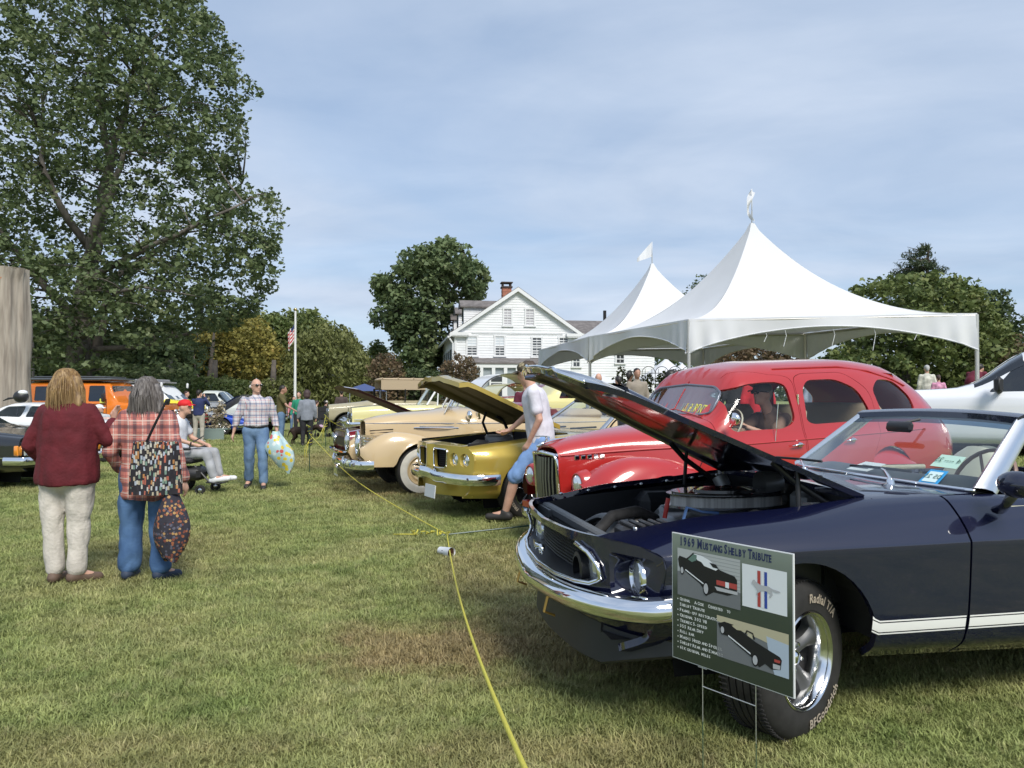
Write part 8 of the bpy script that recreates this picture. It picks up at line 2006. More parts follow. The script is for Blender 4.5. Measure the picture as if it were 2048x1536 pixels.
def person(label, x, y, rz, H=1.75, J=None, top=None, sleeve='long', bot=None, legs='long', shoe=SHOE, skin=SKIN, hair=None, hstyle='short', fat=1.0, hem=.0, vox=.016, fold=.006, feet=True, group=None, z=None, name='person', loose=1.0, untuck=.0, glasses=False, look=0.0, legw=1.0, wide=1.0, cat='person', collar=False, hipw=1.0, tilt=0.0):
 j = dict(DJ); j.update(J or {}); sc = H / 1.75; gz = ground_h(x, y) if z is None else z
 t = thing(name, label, cat, (x, y, gz), rz=rz, group=group, scale=sc); V = lambda k: Vector(j[k])
 v = vox; pel, wa, ch, nk, hd = V('pelvis'), V('waist'), V('chest'), V('neck'), V('head')
 hL, hR = pel + Vector((j['hip'] * 1, 0, -.03)), pel - Vector((j['hip'], 0, .03)); sL, sR = V('shL'), V('shR')
 lk = Matrix.Rotation(look, 3, 'Z') @ Matrix.Rotation(tilt, 3, 'X'); hp = lambda a, b, c: hd + lk @ Vector((a, b, c))
 # ---- one continuous body
 m = MB(); m.ball(hp(0, 0, .015), (.076, .096, .108), 20, 14, rot=lk); m.ball(hp(0, -.028, -.05), (.056, .062, .062), 16, 10, rot=lk)
 capsule(m, hp(0, -.088, .012), hp(0, -.106, -.022), .011, .015, 8); m.ball(hp(0, -.092, -.052), (.025, .012, .009), 10, 6); m.ball(hp(0, -.083, -.087), (.022, .018, .018), 10, 6)
 for s_ in (-1, 1): m.ball(hp(s_ * .078, .005, -.005), (.012, .022, .032), 10, 8); m.ball(hp(s_ * .031, -.084, .032), (.022, .010, .008), 8, 6)
 capsule(m, nk - Vector((0, 0, .06)), hd + Vector((0, .015, -.05)), .062, .056)
 capsule(m, pel, wa, .13 * fat, .125 * fat, flat=(1.1, .8)); capsule(m, wa, ch, .125 * fat, .14, flat=(1.15, .8)); capsule(m, sL - Vector((.04, 0, .02)), sR + Vector((.04, 0, -.02)), .058, .058)
 for S_, E_, W_, hk, sd in ((sL, V('elL'), V('wrL'), 'haL', 1), (sR, V('elR'), V('wrR'), 'haR', -1)):
  capsule(m, S_, E_, .048, .038); capsule(m, E_, W_, .040, .026)
  d = (W_ - E_).normalized(); hdv = Vector(j[hk]) if j[hk] else d; hdv.normalize(); pc = W_ + hdv * .05; side = Vector((0, 1, 0)) if abs(hdv.y) < .8 else Vector((1, 0, 0)); side = (side - hdv * side.dot(hdv)).normalized(); curl = hdv.cross(side) * (-sd)
  capsule(m, W_, pc + hdv * .03, .026, .034, flat=(.7, 1) if abs(d.x) < .5 else (1, 1))
  if v < .02:
   for k in range(4):
    b0 = pc + hdv * .035 + side * (.030 - .020 * k); l = [.036, .042, .039, .030][k]; b1 = b0 + hdv * l + curl * .012; b2 = b1 + hdv * l * .7 + curl * .026
    capsule(m, b0, b1, .0105, .0098, 8); capsule(m, b1, b2, .0098, .0085, 8)
   th = W_ + hdv * .025 + side * .026; capsule(m, th, th + hdv * .03 + side * .024, .013, .011, 8); capsule(m, th + hdv * .03 + side * .024, th + hdv * .062 + side * .026 + curl * .01, .011, .009, 8)
  else: capsule(m, pc, pc + hdv * .08 + curl * .03, .032, .02)
 for hp_, K, A, T in ((hL, V('kneeL'), V('ankL'), V('toeL')), (hR, V('kneeR'), V('ankR'), V('toeR'))):
  capsule(m, hp_, K, .082, .056); capsule(m, K, K.lerp(A, .35), .054, .056); capsule(m, K.lerp(A, .35), A, .056, .038); capsule(m, A, T, .04, .03)
 fuse(m, 'body', skin, t, min(v, .0135) if v < .02 else v, 3)
 # ---- top garment
 if top:
  m = MB(); F = fat * loose; hb = pel + Vector((0, 0, -.02 - untuck))
  capsule(m, ch + Vector((0, 0, .02)), wa, .150 * (1 + (F - 1) * .7), .142 * F, flat=(1.2, .88)); capsule(m, wa, hb, .142 * F, .150 * F, flat=(1.17 * hipw, .90))
  capsule(m, sL - Vector((.045, 0, .025)), sR + Vector((.045, 0, -.025)), .066, .066); capsule(m, nk - Vector((0, 0, .06)), nk - Vector((0, 0, .015 if not collar else -.02)), .085, .066 if not collar else .064)
  for S_, E_, W_ in ((sL, V('elL'), V('wrL')), (sR, V('elR'), V('wrR'))):
   L1 = 1.0 if sleeve == 'long' else .62; capsule(m, S_, S_.lerp(E_, L1), .060 * wide, (.056 if sleeve == 'long' else .064) * wide)
   if sleeve == 'long': capsule(m, E_, E_.lerp(W_, .93), .054 * wide, .042 * wide)
   if sleeve == 'rolled': capsule(m, S_.lerp(E_, .6), E_.lerp(W_, .3), .058 * wide, .050 * wide)
  so = fuse(m, 'shirt', top, t, v, 3, fold, 5.5, (1, 1, .7), seed=x, clamp=pel.z - .05 - untuck if pel.z > .8 else None)
 if bot:
  m = MB(); W2 = loose if loose > 1 else 1
  capsule(m, pel + Vector((0, 0, .07)), pel - Vector((0, 0, .04)), .128 * fat, .138 * fat, flat=(1.14 * hipw, .88))
  for hp_, K, A in ((hL, V('kneeL'), V('ankL')), (hR, V('kneeR'), V('ankR'))):
   capsule(m, hp_ + Vector((0, 0, .0)), K, .102 * (1 + (fat - 1) * .6) * hipw, .072 * wide * legw)
   if legs == 'long': capsule(m, K, K.lerp(A, .90), .072 * wide * legw, .062 * wide * legw); 
   else: capsule(m, hp_.lerp(K, .7), K, .086, .086)
  fuse(m, 'trousers' if legs == 'long' else 'shorts', bot, t, v, 3, fold * 1.3, 6, (1, 1, .6), seed=y, clamp=.075 if legs == 'long' and pel.z > .8 else None)
 if feet:
  for A, T in ((V('ankL'), V('toeL')), (V('ankR'), V('toeR'))):
   m = MB(); dd = (T - A); dd.z = 0; dd.normalize() if dd.length > 0 else None; up = A.z + .0
   capsule(m, A + Vector((0, 0, -.03)) - dd * .04, T, .048, .040, flat=(1, 1)); capsule(m, A + Vector((0, 0, .01)), A + Vector((0, 0, -.03)), .05, .05); fuse(m, 'shoe', shoe, t, min(v, .02), 2)
 if hair:
  m = MB()
  if hstyle == 'short': m.ball(hp(0, .018, .042), (.084, .100, .092), 16, 12, rot=lk); capsule(m, hp(0, .075, .0), hp(0, .07, -.05), .05, .035)
  if hstyle == 'fringe': capsule(m, hp(-.07, .03, .0), hp(.07, .03, .0), .03, .03); m.ball(hp(0, .075, .005), (.075, .04, .05), 12, 8, rot=lk)
  if hstyle == 'curly': m.ball(hp(0, .02, .03), (.115, .125, .125), 16, 12); m.ball(hp(0, .06, -.05), (.11, .09, .09), 14, 10)
  if hstyle == 'long':
   m.ball(hp(0, .02, .04), (.093, .108, .094), 18, 12)
   for a in (-.09, -.045, 0, .045, .09): capsule(m, hp(a * .7, .06 - abs(a) * .3, .03), hp(a * 1.35, .085 - abs(a) * .3, -.19 + abs(a) * .3), .05, .034)
   for s_ in (-1, 1): capsule(m, hp(s_ * .075, .01, .02), hp(s_ * .095, -.01, -.15), .032, .022)
  if hstyle == 'long' and v < .02:
   sm = MB(); rr = random.Random(int(x * 100))
   for k in range(420):
    a = rr.uniform(-2.5, 2.5); el = rr.uniform(.1, 1.2); p0 = Vector((.094 * math.sin(a) * math.cos(el), .02 + .109 * math.cos(a) * math.cos(el), .04 + .096 * math.sin(el))); q = p0.copy(); q.z = -rr.uniform(.12, .25) + abs(a) * .012; q.x = q.x * 1.45 + rr.uniform(-.018, .018); q.y = q.y * 1.12 + rr.uniform(-.01, .015)
    mid = p0.lerp(q, .45) + Vector((p0.x * .22, p0.y * .18, .0)); sm.tube([hp(*p0), hp(*mid), hp(*q)], [.0035, .004, .0015], n=3)
   sm.build('hair_strands', hair, t)['kind'] = 'stuff'
  fuse(m, 'hair', hair, t, min(v, .014) if v < .02 else v, 2, fold * 1.2, 13, (1, 1, .18), seed=3)
 if glasses:
  m = MB()
  for s_ in (-1, 1): m.ball(hp(s_ * .034, -.101, .022), (.028, .008, .019), 12, 8); m.tube([hp(s_ * .06, -.095, .028), hp(s_ * .082, -.04, .026), hp(s_ * .082, .01, .02)], .004, n=4)
  m.tube([hp(-.02, -.108, .028), hp(.02, -.108, .028)], .004, n=4); m.build('sunglasses', mat('dark_lens', (.01, .01, .012), rough=.08, coat=1), t, smooth=60)
 elif v < .02:
  for s_ in (-1, 1): m = MB(); m.ball(hp(s_ * .031, -.086, .018), (.013, .008, .008), 8, 6); m.build('eye', mat('eye', (.05, .035, .03), rough=.2), t, smooth=180)
 t['hd'] = 0; del t['hd']
 return t, hp
def cap(t, hp, m_, peak=-1, vox=.012):
 m = MB(); m.ball(hp(0, .005, .055), (.088, .106, .072), 18, 12); o = m.build('cap', m_, t, smooth=180); m = MB()
 m.grid(lambda u, v: tuple(hp((2 * u - 1) * .075, -.085 - .085 * v * math.sqrt(max(0, 1 - (2 * u - 1) ** 2 * .8)), .055 - .012 * v - .02 * (2 * u - 1) ** 2)), 10, 5); m.build('peak', m_, o, smooth=180)
FB = lambda d: R_(d)
# the two women in the left foreground
MARK = cloth('maroon_knit', (.105, .008, .014), var=.15, bump=.5)
LINEN = cloth('crumpled_cream_linen', (.56, .52, .46), bump=.6)
BLOND = mat('blond_hair', (.36, .235, .105), rough=.5, col2=(.17, .10, .045), vscale=9, stretch=(6, 6, .6), bump=.6, bscale=16)
GREYH = mat('grey_hair', (.20, .18, .17), rough=.5, col2=(.075, .065, .062), vscale=9, stretch=(6, 6, .6), bump=.6, bscale=16)
g = place(130, 1166, 5.95)
t, hp = person('woman seen from behind in a maroon jumper and cream linen trousers', -3.45, 5.98, FB(176), H=1.66, top=MARK, bot=LINEN, skin=SKIN, hair=BLOND, hstyle='long', fat=1.42, loose=1.0, untuck=.09, vox=.015, fold=.009, wide=1.08, hipw=1.0, legw=1.08,
 J=dict(head=(0.0, .0, 1.62), elR=(-.30, -.06, 1.16), wrR=(-.20, -.30, 1.30), haR=(.1, -.5, 1.2), elL=(.30, .04, 1.12), wrL=(.27, -.14, .93), kneeL=(.10, .03, .50), kneeR=(-.10, .0, .50), ankL=(.06, .05, .09), ankR=(-.11, .03, .09), toeL=(.10, -.14, .03), toeR=(-.20, -.12, .03), hip=.11), shoe=mat('brown_sandal', (.13, .085, .06), rough=.7))
PINKPL = plaid('pink_flannel_check', (.50, .17, .135), (.060, .045, .065), (.62, .50, .44), sc=8.2, third=(.30, .08, .08))
DENIM = mat('blue_denim', (.045, .105, .23), rough=.85, col2=(.085, .17, .32), vscale=5, bump=.3, bscale=60); DENIM2 = mat('faded_denim', (.09, .16, .28), rough=.85, col2=(.15, .24, .37), vscale=5, bump=.3, bscale=60)
t, hp = person('woman seen from behind in a pink checked flannel shirt and jeans', -2.88, 6.08, FB(178), H=1.60, top=PINKPL, bot=DENIM, hair=GREYH, hstyle='long', fat=1.26, untuck=.20, vox=.015, fold=.012, wide=1.18, hipw=1.0, legw=1.15,
 J=dict(elL=(.31, .04, 1.10), wrL=(.30, -.12, .93), elR=(-.27, .05, 1.10), wrR=(-.31, -.02, .86), kneeL=(.13, .0, .50), kneeR=(-.13, .0, .50), ankL=(.14, .03, .09), ankR=(-.15, .03, .09), toeL=(.16, -.14, .03), toeR=(-.22, -.12, .03), hip=.12), shoe=mat('blue_sandal', (.03, .045, .08), rough=.7))
# book-print shoulder bag and patterned carrier bag
def patterned(name, base, cols, sc, rnd_=.0, stretch=(1, 1, 1)):
 m, nt, b = nmat(name); N = nt.nodes.new; L = nt.links.new; tc_ = N('ShaderNodeTexCoord'); mp_ = N('ShaderNodeMapping'); mp_.inputs['Scale'].default_value = stretch; L(tc_.outputs['Object'], mp_.inputs[0])
 vo = N('ShaderNodeTexVoronoi'); vo.inputs['Scale'].default_value = sc; vo.distance = 'CHEBYCHEV' if rnd_ == 0 else 'EUCLIDEAN'; vo.inputs['Randomness'].default_value = .75; L(mp_.outputs[0], vo.inputs[0])
 sp = N('ShaderNodeSeparateColor'); L(vo.outputs['Color'], sp.inputs[0]); r = N('ShaderNodeValToRGB'); r.color_ramp.interpolation = 'CONSTANT'; e = r.color_ramp.elements
 n = len(cols); e[0].position = 0; e[0].color = (*cols[0], 1); e[1].position = 1 / n; e[1].color = (*cols[1], 1)
 for k in range(2, n): x_ = e.new(k / n); x_.color = (*cols[k], 1)
 L(sp.outputs[0], r.inputs[0]); gt = N('ShaderNodeMath'); gt.operation = 'LESS_THAN'; gt.inputs[1].default_value = .40 if rnd_ == 0 else .52; L(vo.outputs['Distance'], gt.inputs[0])
 mx_ = N('ShaderNodeMix'); mx_.data_type = 'RGBA'; mx_.inputs[6].default_value = (*base, 1); L(gt.outputs[0], mx_.inputs[0]); L(r.outputs[0], mx_.inputs[7]); L(mx_.outputs[2], b.inputs['Base Color']); b.inputs['Roughness'].default_value = .8; MATS[name] = m; return m
BK = patterned('book_print_cloth', (.018, .016, .022), [(.02, .02, .025), (.38, .11, .07), (.42, .36, .26), (.42, .20, .07), (.17, .26, .21), (.50, .48, .43), (.03, .025, .03), (.38, .42, .50)], 1.0, stretch=(60, 12, 26))
t = thing('shoulder_bag', 'black bookshelf-print shoulder bag on the checked shirt', 'bag', (-2.70, 5.84, .70), rz=.12); m = MB()
m.grid(lambda u, v: ((2 * u - 1) * (.165 + .03 * v) , -.055 * math.sin(PI * u) ** .6 - .02 * math.sin(u * 9 + v * 3), .40 * (1 - v)), 20, 16); m.grid(lambda u, v: ((2 * u - 1) * (.165 + .03 * v), .05 * math.sin(PI * u) ** .6, .40 * (1 - v)), 20, 16); m.build('pouch', BK, t, smooth=180)
m = MB(); m.tube([(-.07, -.03, .37), (-.02, -.01, .50), (.02, .04, .62), (.03, .12, .70), (.02, .24, .70)], .026, n=6, flat=.25); m.build('strap', mat('black_webbing', (.02, .02, .022), rough=.9), t, smooth=60)
PB = patterned('autumn_print_plastic', (.03, .028, .04), [(.025, .02, .03), (.32, .11, .05), (.03, .03, .05), (.42, .25, .10), (.20, .06, .04), (.10, .10, .14)], 46, 1)
t = thing('carrier_bag', 'dark autumn-patterned carrier bag hanging from the left hand of the woman in jeans', 'bag', (-2.60, 5.88, .20)); m = MB()
m.grid(lambda u, v: (math.cos(2 * PI * u) * (.012 + .125 * math.sin(PI * min(1, v ** 1.35 * .88)) ** 1.1 * (1 + .10 * math.sin(u * 19))), math.sin(2 * PI * u) * (.02 + .07 * math.sin(PI * min(1, v * .86))), .62 * (1 - v) + .02 * math.sin(u * 12)), 30, 20, wrapu=True); m.build('pouch', PB, t, smooth=180)
# ---- man walking with a bright plastic bag
CHK = plaid('red_blue_check', (.55, .52, .53), (.10, .13, .24), (.62, .60, .62), sc=11.0, third=(.50, .08, .08)); 
t, hp = person('bald man in sunglasses and a red and blue checked shirt walking', -4.04, 12.15, FB(12), H=1.74, top=CHK, bot=DENIM2, hair=mat('white_hair', (.5, .48, .45)), hstyle='fringe', glasses=True, fat=1.12, vox=.015, fold=.009, untuck=-.10, look=.55, collar=True, wide=1.12,
 J=dict(kneeL=(.12, -.14, .50), ankL=(.13, -.13, .10), toeL=(.15, -.32, .035), kneeR=(-.10, .0, .50), ankR=(-.12, .12, .12), toeR=(-.14, -.04, .035), elL=(.27, .06, 1.13), wrL=(.32, .0, .90), elR=(-.29, .03, 1.13), wrR=(-.34, .02, .90)))
m = MB(); m.tube([(math.cos(a) * .168, math.sin(a) * .132, .985) for a in np.linspace(0, 2 * PI, 25)[:-1]], .019, n=6, closed=True); m.build('belt', mat('black_leather', (.015, .014, .014), rough=.4), t)
BP = patterned('lemon_print_plastic', (.42, .58, .60), [(.42, .58, .60), (.70, .58, .06), (.50, .64, .66), (.55, .10, .10), (.64, .70, .68), (.66, .50, .05), (.40, .55, .58)], 17, 1); BP.node_tree.nodes['Principled BSDF'].inputs['Roughness'].default_value = .35
hx_, hy_ = -3.76, 12.08
t = thing('plastic_bag', 'full pale blue plastic bag with yellow and red print', 'bag', (hx_ + .05, hy_, .36)); m = MB()
m.grid(lambda u, v: (math.cos(2 * PI * u) * (.02 + .215 * math.sin(PI * min(1, .05 + v ** 1.4 * .80)) ** .9 * .78 * (1 + .10 * math.sin(u * 31 + 3 * v) + .06 * math.sin(u * 50 + 9 * v))) * (1 + .25 * v) + .09 * v, math.sin(2 * PI * u) * (.02 + .15 * math.sin(PI * min(1, .05 + v * .93)) ** .8), .50 * (1 - v) - .14 * v * v * math.cos(2 * PI * u + .5) + .05 + .03 * math.sin(u * 25) * v), 32, 22, wrapu=True); m.build('pouch', BP, t, smooth=180)
# ---- man in the powered wheelchair
PAD = mat('black_cushion', (.02, .02, .022), rough=.7); wx, wy = -4.93, 11.6
t = thing('wheelchair', 'black powered wheelchair of the man in the red cap', 'wheelchair', (wx, wy, 0), rz=FB(88))
m = MB(); m.box((0, .02, .50), (.46, .46, .09), bev=.03); m.box((0, .26, .80), (.44, .09, .60), rot=(-.12, 0, 0), bev=.035); m.build('seat', PAD, t, smooth=50)
m = MB(); m.box((0, .0, .30), (.34, .60, .20), bev=.05); m.build('battery_case', BLKPL, t, smooth=50); m = MB(); m.box((-.28, -.05, .68), (.07, .34, .04), bev=.015); m.box((.28, -.05, .68), (.07, .34, .04), bev=.015); m.tube([(-.27, -.2, .70), (-.27, -.22, .78)], .012, n=6); m.tube([(-.25, .2, .4), (-.27, .12, .66)], .015, n=6); m.tube([(.25, .2, .4), (.27, .12, .66)], .015, n=6); m.build('armrest', BLKPL, t, smooth=50)
m = MB(); m.box((0, -.50, .17), (.34, .22, .02), rot=(.1, 0, 0), bev=.008); m.tube([(-.1, -.2, .42), (-.1, -.42, .18)], .015, n=6); m.tube([(.1, -.2, .42), (.1, -.42, .18)], .015, n=6); m.build('footplate', BLKPL, t, smooth=50)
for sd in (-1, 1):
 for (yy, r_) in ((.12, .165), (-.36, .075)):
  m = MB(); m.lathe([(r_ * .55, -.03), (r_ * .9, -.035), (r_, -.015), (r_, .015), (r_ * .9, .035), (r_ * .55, .03)], 26, axis='x', c=(0, 0, 0)); w_ = m.build('wheel', TYRE, t, smooth=50, loc=(sd * .27, yy, r_)); m = MB(); m.lathe([(0, -.02), (r_ * .3, -.022), (r_ * .58, -.01), (r_ * .58, .01), (r_ * .3, .022), (0, .02)], 16, axis='x'); m.build('hub', DULLCHROME, w_, smooth=50)
GREYT = cloth('light_grey_trousers', (.36, .37, .39)); WT_ = cloth('white_tee', (.66, .68, .72))
sit = dict(pelvis=(0, .10, .62), waist=(0, .14, .78), chest=(0, .13, 1.0), neck=(0, .08, 1.17), head=(0, .0, 1.31), kneeL=(.14, -.40, .62), kneeR=(-.14, -.40, .62), ankL=(.13, -.50, .24), ankR=(-.13, -.52, .24), toeL=(.15, -.72, .22), toeR=(-.15, -.74, .24), shL=(.19, .10, 1.09), shR=(-.19, .10, 1.09), elL=(.26, .02, .84), elR=(-.26, .02, .84), wrL=(.18, -.24, .74), wrR=(-.2, -.22, .76))
t, hp = person('man in a bright red cap sitting in the powered wheelchair', wx, wy, FB(88), H=1.72, top=WT_, sleeve='short', bot=GREYT, shoe=mat('white_trainer', (.72, .73, .74), rough=.5), fat=1.2, vox=.016, J=sit, z=0, look=-.1)
cap(t, hp, mat('red_cap_cloth', (.62, .012, .015), rough=.7))
t = thing('tablet', 'dark tablet held on the lap of the seated man', 'tablet', (wx + .22, wy - .12, .80), rz=0); m = MB(); m.box((0, 0, 0), (.22, .16, .012), rot=(.2, -.5, 0), bev=.004); m.build('case', BLKPL, t)
# ---- man leaning on the gold car
lean = dict(pelvis=(.0, .06, .93), waist=(0, .02, 1.09), chest=(0, -.02, 1.29), neck=(0, -.05, 1.46), head=(0, -.10, 1.60), kneeL=(.06, -.22, .52), ankL=(.0, -.34, .12), toeL=(-.02, -.52, .08), kneeR=(-.14, -.02, .48), ankR=(-.16, .12, .09), toeR=(-.18, -.04, .04), shL=(.19, -.02, 1.39), shR=(-.19, -.02, 1.39), elR=(-.24, -.12, 1.16), wrR=(-.22, -.32, .99), haR=(.0, -.8, -.3), elL=(.22, .05, 1.12), wrL=(.16, -.06, .90))
TEE = cloth('white_grey_tee', (.62, .62, .68)); t, hp = person('man in a white T-shirt and light blue shorts leaning on the gold car', .28, 8.66, FB(-98), H=1.87, top=TEE, sleeve='short', bot=cloth('light_blue_shorts', (.20, .34, .62)), legs='short', shoe=SHOE, skin=SKIN, hair=mat('brown_hair', (.06, .04, .025)), glasses=True, vox=.014, fold=.007, untuck=.10, loose=1.12, J=lean, z=0, wide=1.1, tilt=.25)
cap(t, hp, patterned('camo_cap', (.10, .08, .05), [(.30, .25, .15), (.06, .05, .035), (.16, .15, .08), (.02, .02, .018)], 28, 1))
m = MB(); m.box((0, 0, 0), (.005, .03, .045), bev=.002); o = m.build('cap_badge', mat('flag_red', (.4, .04, .05)), t); o.location = hp(-.085, -.03, .06)
# ---- driver of the red car
dr = dict(sit); dr.update(elL=(.22, -.12, .90), wrL=(.12, -.36, 1.0), elR=(-.22, -.14, .92), wrR=(-.12, -.38, 1.0), head=(0, -.03, 1.33))
R62 = (math.sin(R_(64)), math.cos(R_(64))); sx, vy = 2.27, -.39; dx_, dy_ = .36 + sx * R62[0] - vy * R62[1], 7.2 + sx * R62[1] + vy * R62[0]
t, hp = person('driver in a grey cap and sunglasses inside the red sedan', dx_, dy_, FB(-62), H=1.72, top=cloth('faded_brown_shirt', (.25, .16, .12)), sleeve='short', bot=DENIM, glasses=True, vox=.016, J=dr, z=.16, hair=mat('grey_short_hair', (.25, .24, .23)))
cap(t, hp, mat('grey_cap', (.12, .11, .10), rough=.8))
# ---- figures further off: (label, px, Y, rot, H, top, bottom, hair, style, opts)
BLKT = cloth('black_trousers', (.02, .02, .024)); KHA = cloth('khaki_trousers', (.42, .39, .33)); NV = cloth('navy_jumper', (.02, .03, .10)); DKH = mat('dark_hair', (.02, .016, .014), rough=.5); BRH = mat('brown_curly_hair', (.055, .032, .03)); GRH = mat('silver_hair', (.42, .42, .41))
def fig(label, px, Y, rot, H, top, bot, hair=DKH, st='short', J=None, **k):
 x = (px - 1024) / 1538 * Y; kk = dict(vox=.024, fold=.004); kk.update(k); return person(label, x, Y, FB(rot), H=H, top=top, bot=bot, hair=hair, hstyle=st, J=J, **kk)
reach = dict(elL=(.30, -.12, 1.12), wrL=(.34, -.36, .98)); photo = dict(elL=(.24, -.22, 1.24), wrL=(.08, -.30, 1.50), elR=(-.24, -.22, 1.24), wrR=(-.08, -.30, 1.50))
fig('man in an olive T-shirt and jeans looking down at the dog', 563, 23.2, 100, 1.84, cloth('olive_tee', (.10, .085, .028)), DENIM2, sleeve='short', J=dict(head=(0, -.05, 1.60), elR=(-.27, -.18, 1.14), wrR=(-.30, -.42, 1.0)), skin=SKIN2, fat=1.1)
fig('woman with curly dark hair, grey cardigan and black trousers', 614, 22.6, 195, 1.66, cloth('grey_cardigan', (.22, .24, .28)), BLKT, hair=BRH, st='curly', fat=1.15, untuck=.08)
fig('person in a green shirt half hidden behind the woman in grey', 598, 26.5, 0, 1.66, cloth('green_shirt', (.02, .24, .14)), BLKT, skin=SKIN)
fig('photographer in a navy jumper and khaki trousers with back turned', 398, 24.6, 180, 1.70, NV, KHA, J=photo, fat=1.1, shoe=mat('pale_trainer', (.5, .5, .46)))
fig('man standing by the motorbikes in a dark shirt and blue jeans', 683, 30, 200, 1.70, cloth('dark_brown_shirt', (.07, .05, .045)), DENIM2)
fig('person in pink beside the flagpole', 588, 33, 20, 1.5, cloth('pink_top', (.55, .22, .26)), DENIM2, hair=BRH)
fig('head and shoulders of a person behind the yellow nosed truck', 373, 31, 90, 1.72, cloth('black_top', (.02, .02, .022)), BLKT, hair=BRH)
fig('man in a beige shirt standing under the tents', 1274, 17.5, 10, 1.78, cloth('beige_shirt', (.30, .26, .21)), BLKT, skin=SKIN2, collar=True)
fig('dark haired person just left of the man in beige', 1259, 18.6, 150, 1.72, cloth('black_top', (.02, .02, .022)), BLKT, skin=SKIN3)
fig('dark haired person in black leaning at the left of the red roof', 1335, 16.6, 120, 1.72, cloth('black_top', (.02, .02, .022)), BLKT, skin=SKIN3, st='curly', J=dict(head=(0, -.12, 1.58), neck=(0, -.06, 1.44)))
fig('brown haired person behind the red sedan windscreen', 1352, 18.4, 0, 1.66, cloth('rust_top', (.20, .08, .05)), BLKT, hair=BRH, st='curly')
fig('balding man below the left tent corner', 1197, 17.5, 160, 1.72, cloth('pale_shirt', (.4, .4, .42)), BLKT, hair=None)
fig('person in black with a white striped bag behind the raised navy bonnet', 1237, 17.2, 200, 1.62, cloth('black_top', (.02, .02, .022)), BLKT)
fig('person with dark hair showing above the red roof', 1468, 15.4, 180, 1.66, cloth('black_top', (.02, .02, .022)), BLKT, skin=SKIN3)
fig('second dark haired person above the red roof, right of the first', 1500, 15.8, 180, 1.66, cloth('grey_top', (.12, .12, .13)), BLKT, skin=SKIN3)
fig('white haired woman in a pale floral blouse at the right', 1854, 22.5, 170, 1.62, cloth('floral_blouse', (.55, .55, .48), var=.3), KHA, hair=GRH, fat=1.1)
fig('child in a pink patterned shirt beside the white haired woman', 1877, 22.0, 170, 1.32, cloth('pink_print', (.60, .28, .42), var=.35), DENIM2, hair=BRH)
fig('person in a maroon top bending over behind the right tent pole', 1944, 18.5, 120, 1.75, cloth('maroon_sweat', (.12, .012, .03)), BLKT, J=dict(chest=(0, -.14, 1.22), neck=(0, -.26, 1.34), head=(0, -.36, 1.42), shL=(.19, -.20, 1.30), shR=(-.19, -.20, 1.30), elL=(.24, -.34, 1.06), elR=(-.24, -.34, 1.06), wrL=(.2, -.4, .85), wrR=(-.2, -.4, .85)), skin=SKIN)
fig('man in a burgundy shirt behind the man in the white T-shirt', 1052, 15.8, 190, 1.70, cloth('burgundy_shirt', (.10, .012, .03)), BLKT)
fig('person in red seen through the windows of the red sedan', 1515, 12.4, 180, 1.68, cloth('red_shirt', (.50, .02, .03)), BLKT, J=None)
fig('person in pale blue seen through the rear window of the red sedan', 1640, 13.0, 150, 1.62, cloth('pale_blue_shirt', (.40, .45, .55)), KHA, hair=GRH, fat=1.2)
s2 = dict(sit)
def seated(label, px, Y, rot, top, bot, chair_lab, **k):
 x = (px - 1024) / 1538 * Y; g = ground_h(x, Y); t, hp = person(label, x, Y, FB(rot), H=1.68, top=top, bot=bot, J=s2, vox=.024, fold=.004, z=g - .1, **k)
 c = thing('folding_chair', chair_lab, 'chair', (x, Y, g), rz=FB(rot)); m = MB(); m.box((0, .05, .45), (.5, .45, .03)); m.build('seat', PAD, c); m = MB(); m.box((0, .28, .75), (.5, .03, .5)); m.build('backrest', PAD, c)
 for sx_ in (-.22, .22):
  for sy_ in (-.15, .25): m = MB(); m.tube([(sx_, sy_, 0), (sx_ * 1.02, .05, .45)], .012, n=5); m.build('leg', BLKPL, c)
 return t, hp
t, hp = seated('man in a white cap sitting in front of the orange off-roader', 199, 18.8, 100, cloth('dark_brown_shirt', (.07, .05, .045)), KHA, 'black folding chair of the man in the white cap', hair=None); cap(t, hp, WHITE)
seated('person sitting in a folding chair near the flagpole', 634, 34, 150, cloth('cream_top', (.5, .45, .38)), BLKT, 'black folding chair in the far field, left one', hair=BRH)
t, hp = seated('second person sitting in the far field in a pale hat', 652, 33, 170, cloth('black_top', (.02, .02, .022)), BLKT, 'black folding chair in the far field, under the pale hat', hair=DKH); cap(t, hp, mat('pale_hat', (.6, .57, .5)))
# ================================================================ rope line, cup and small things
ROPE = mat('yellow_rope', (.62, .56, .08), rough=.6, bump=.5, bscale=220); STK = mat('green_stake', (.015, .06, .04), rough=.4)
def rope(lab, A, B, sag, r=.0055, n=24, wob=0.0):
 m = MB(); A, B = Vector(A), Vector(B); P = []
 for i in range(n + 1):
  f = i / n; p = A.lerp(B, f); p.z -= 4 * sag * f * (1 - f); p.z = max(p.z, ground_h(p.x, p.y) + .008); p.x += wob * math.sin(f * 9); P.append(p)
 m.tube(P, r, n=6); return tag(m.build('barrier_rope', ROPE, smooth=180), lab, 'rope', 'yellow barrier ropes')
K0 = Vector((-.665, 7.90, .035)); S1 = Vector((-3.86, 14.7, 0)); S2 = Vector((-5.2, 21.5, 0))
rope('yellow rope running from the fallen stake towards the camera', K0, (.045, 1.25, .78), .16, r=.0062, n=40)
rope('yellow rope sweeping from the fallen stake back to the knotted stake', K0, S1 + Vector((0, 0, .72)), .16, wob=.02)
rope('yellow rope sagging from the knotted stake to the next stake behind', S1 + Vector((0, 0, .74)), S2 + Vector((0, 0, .95)), .32)
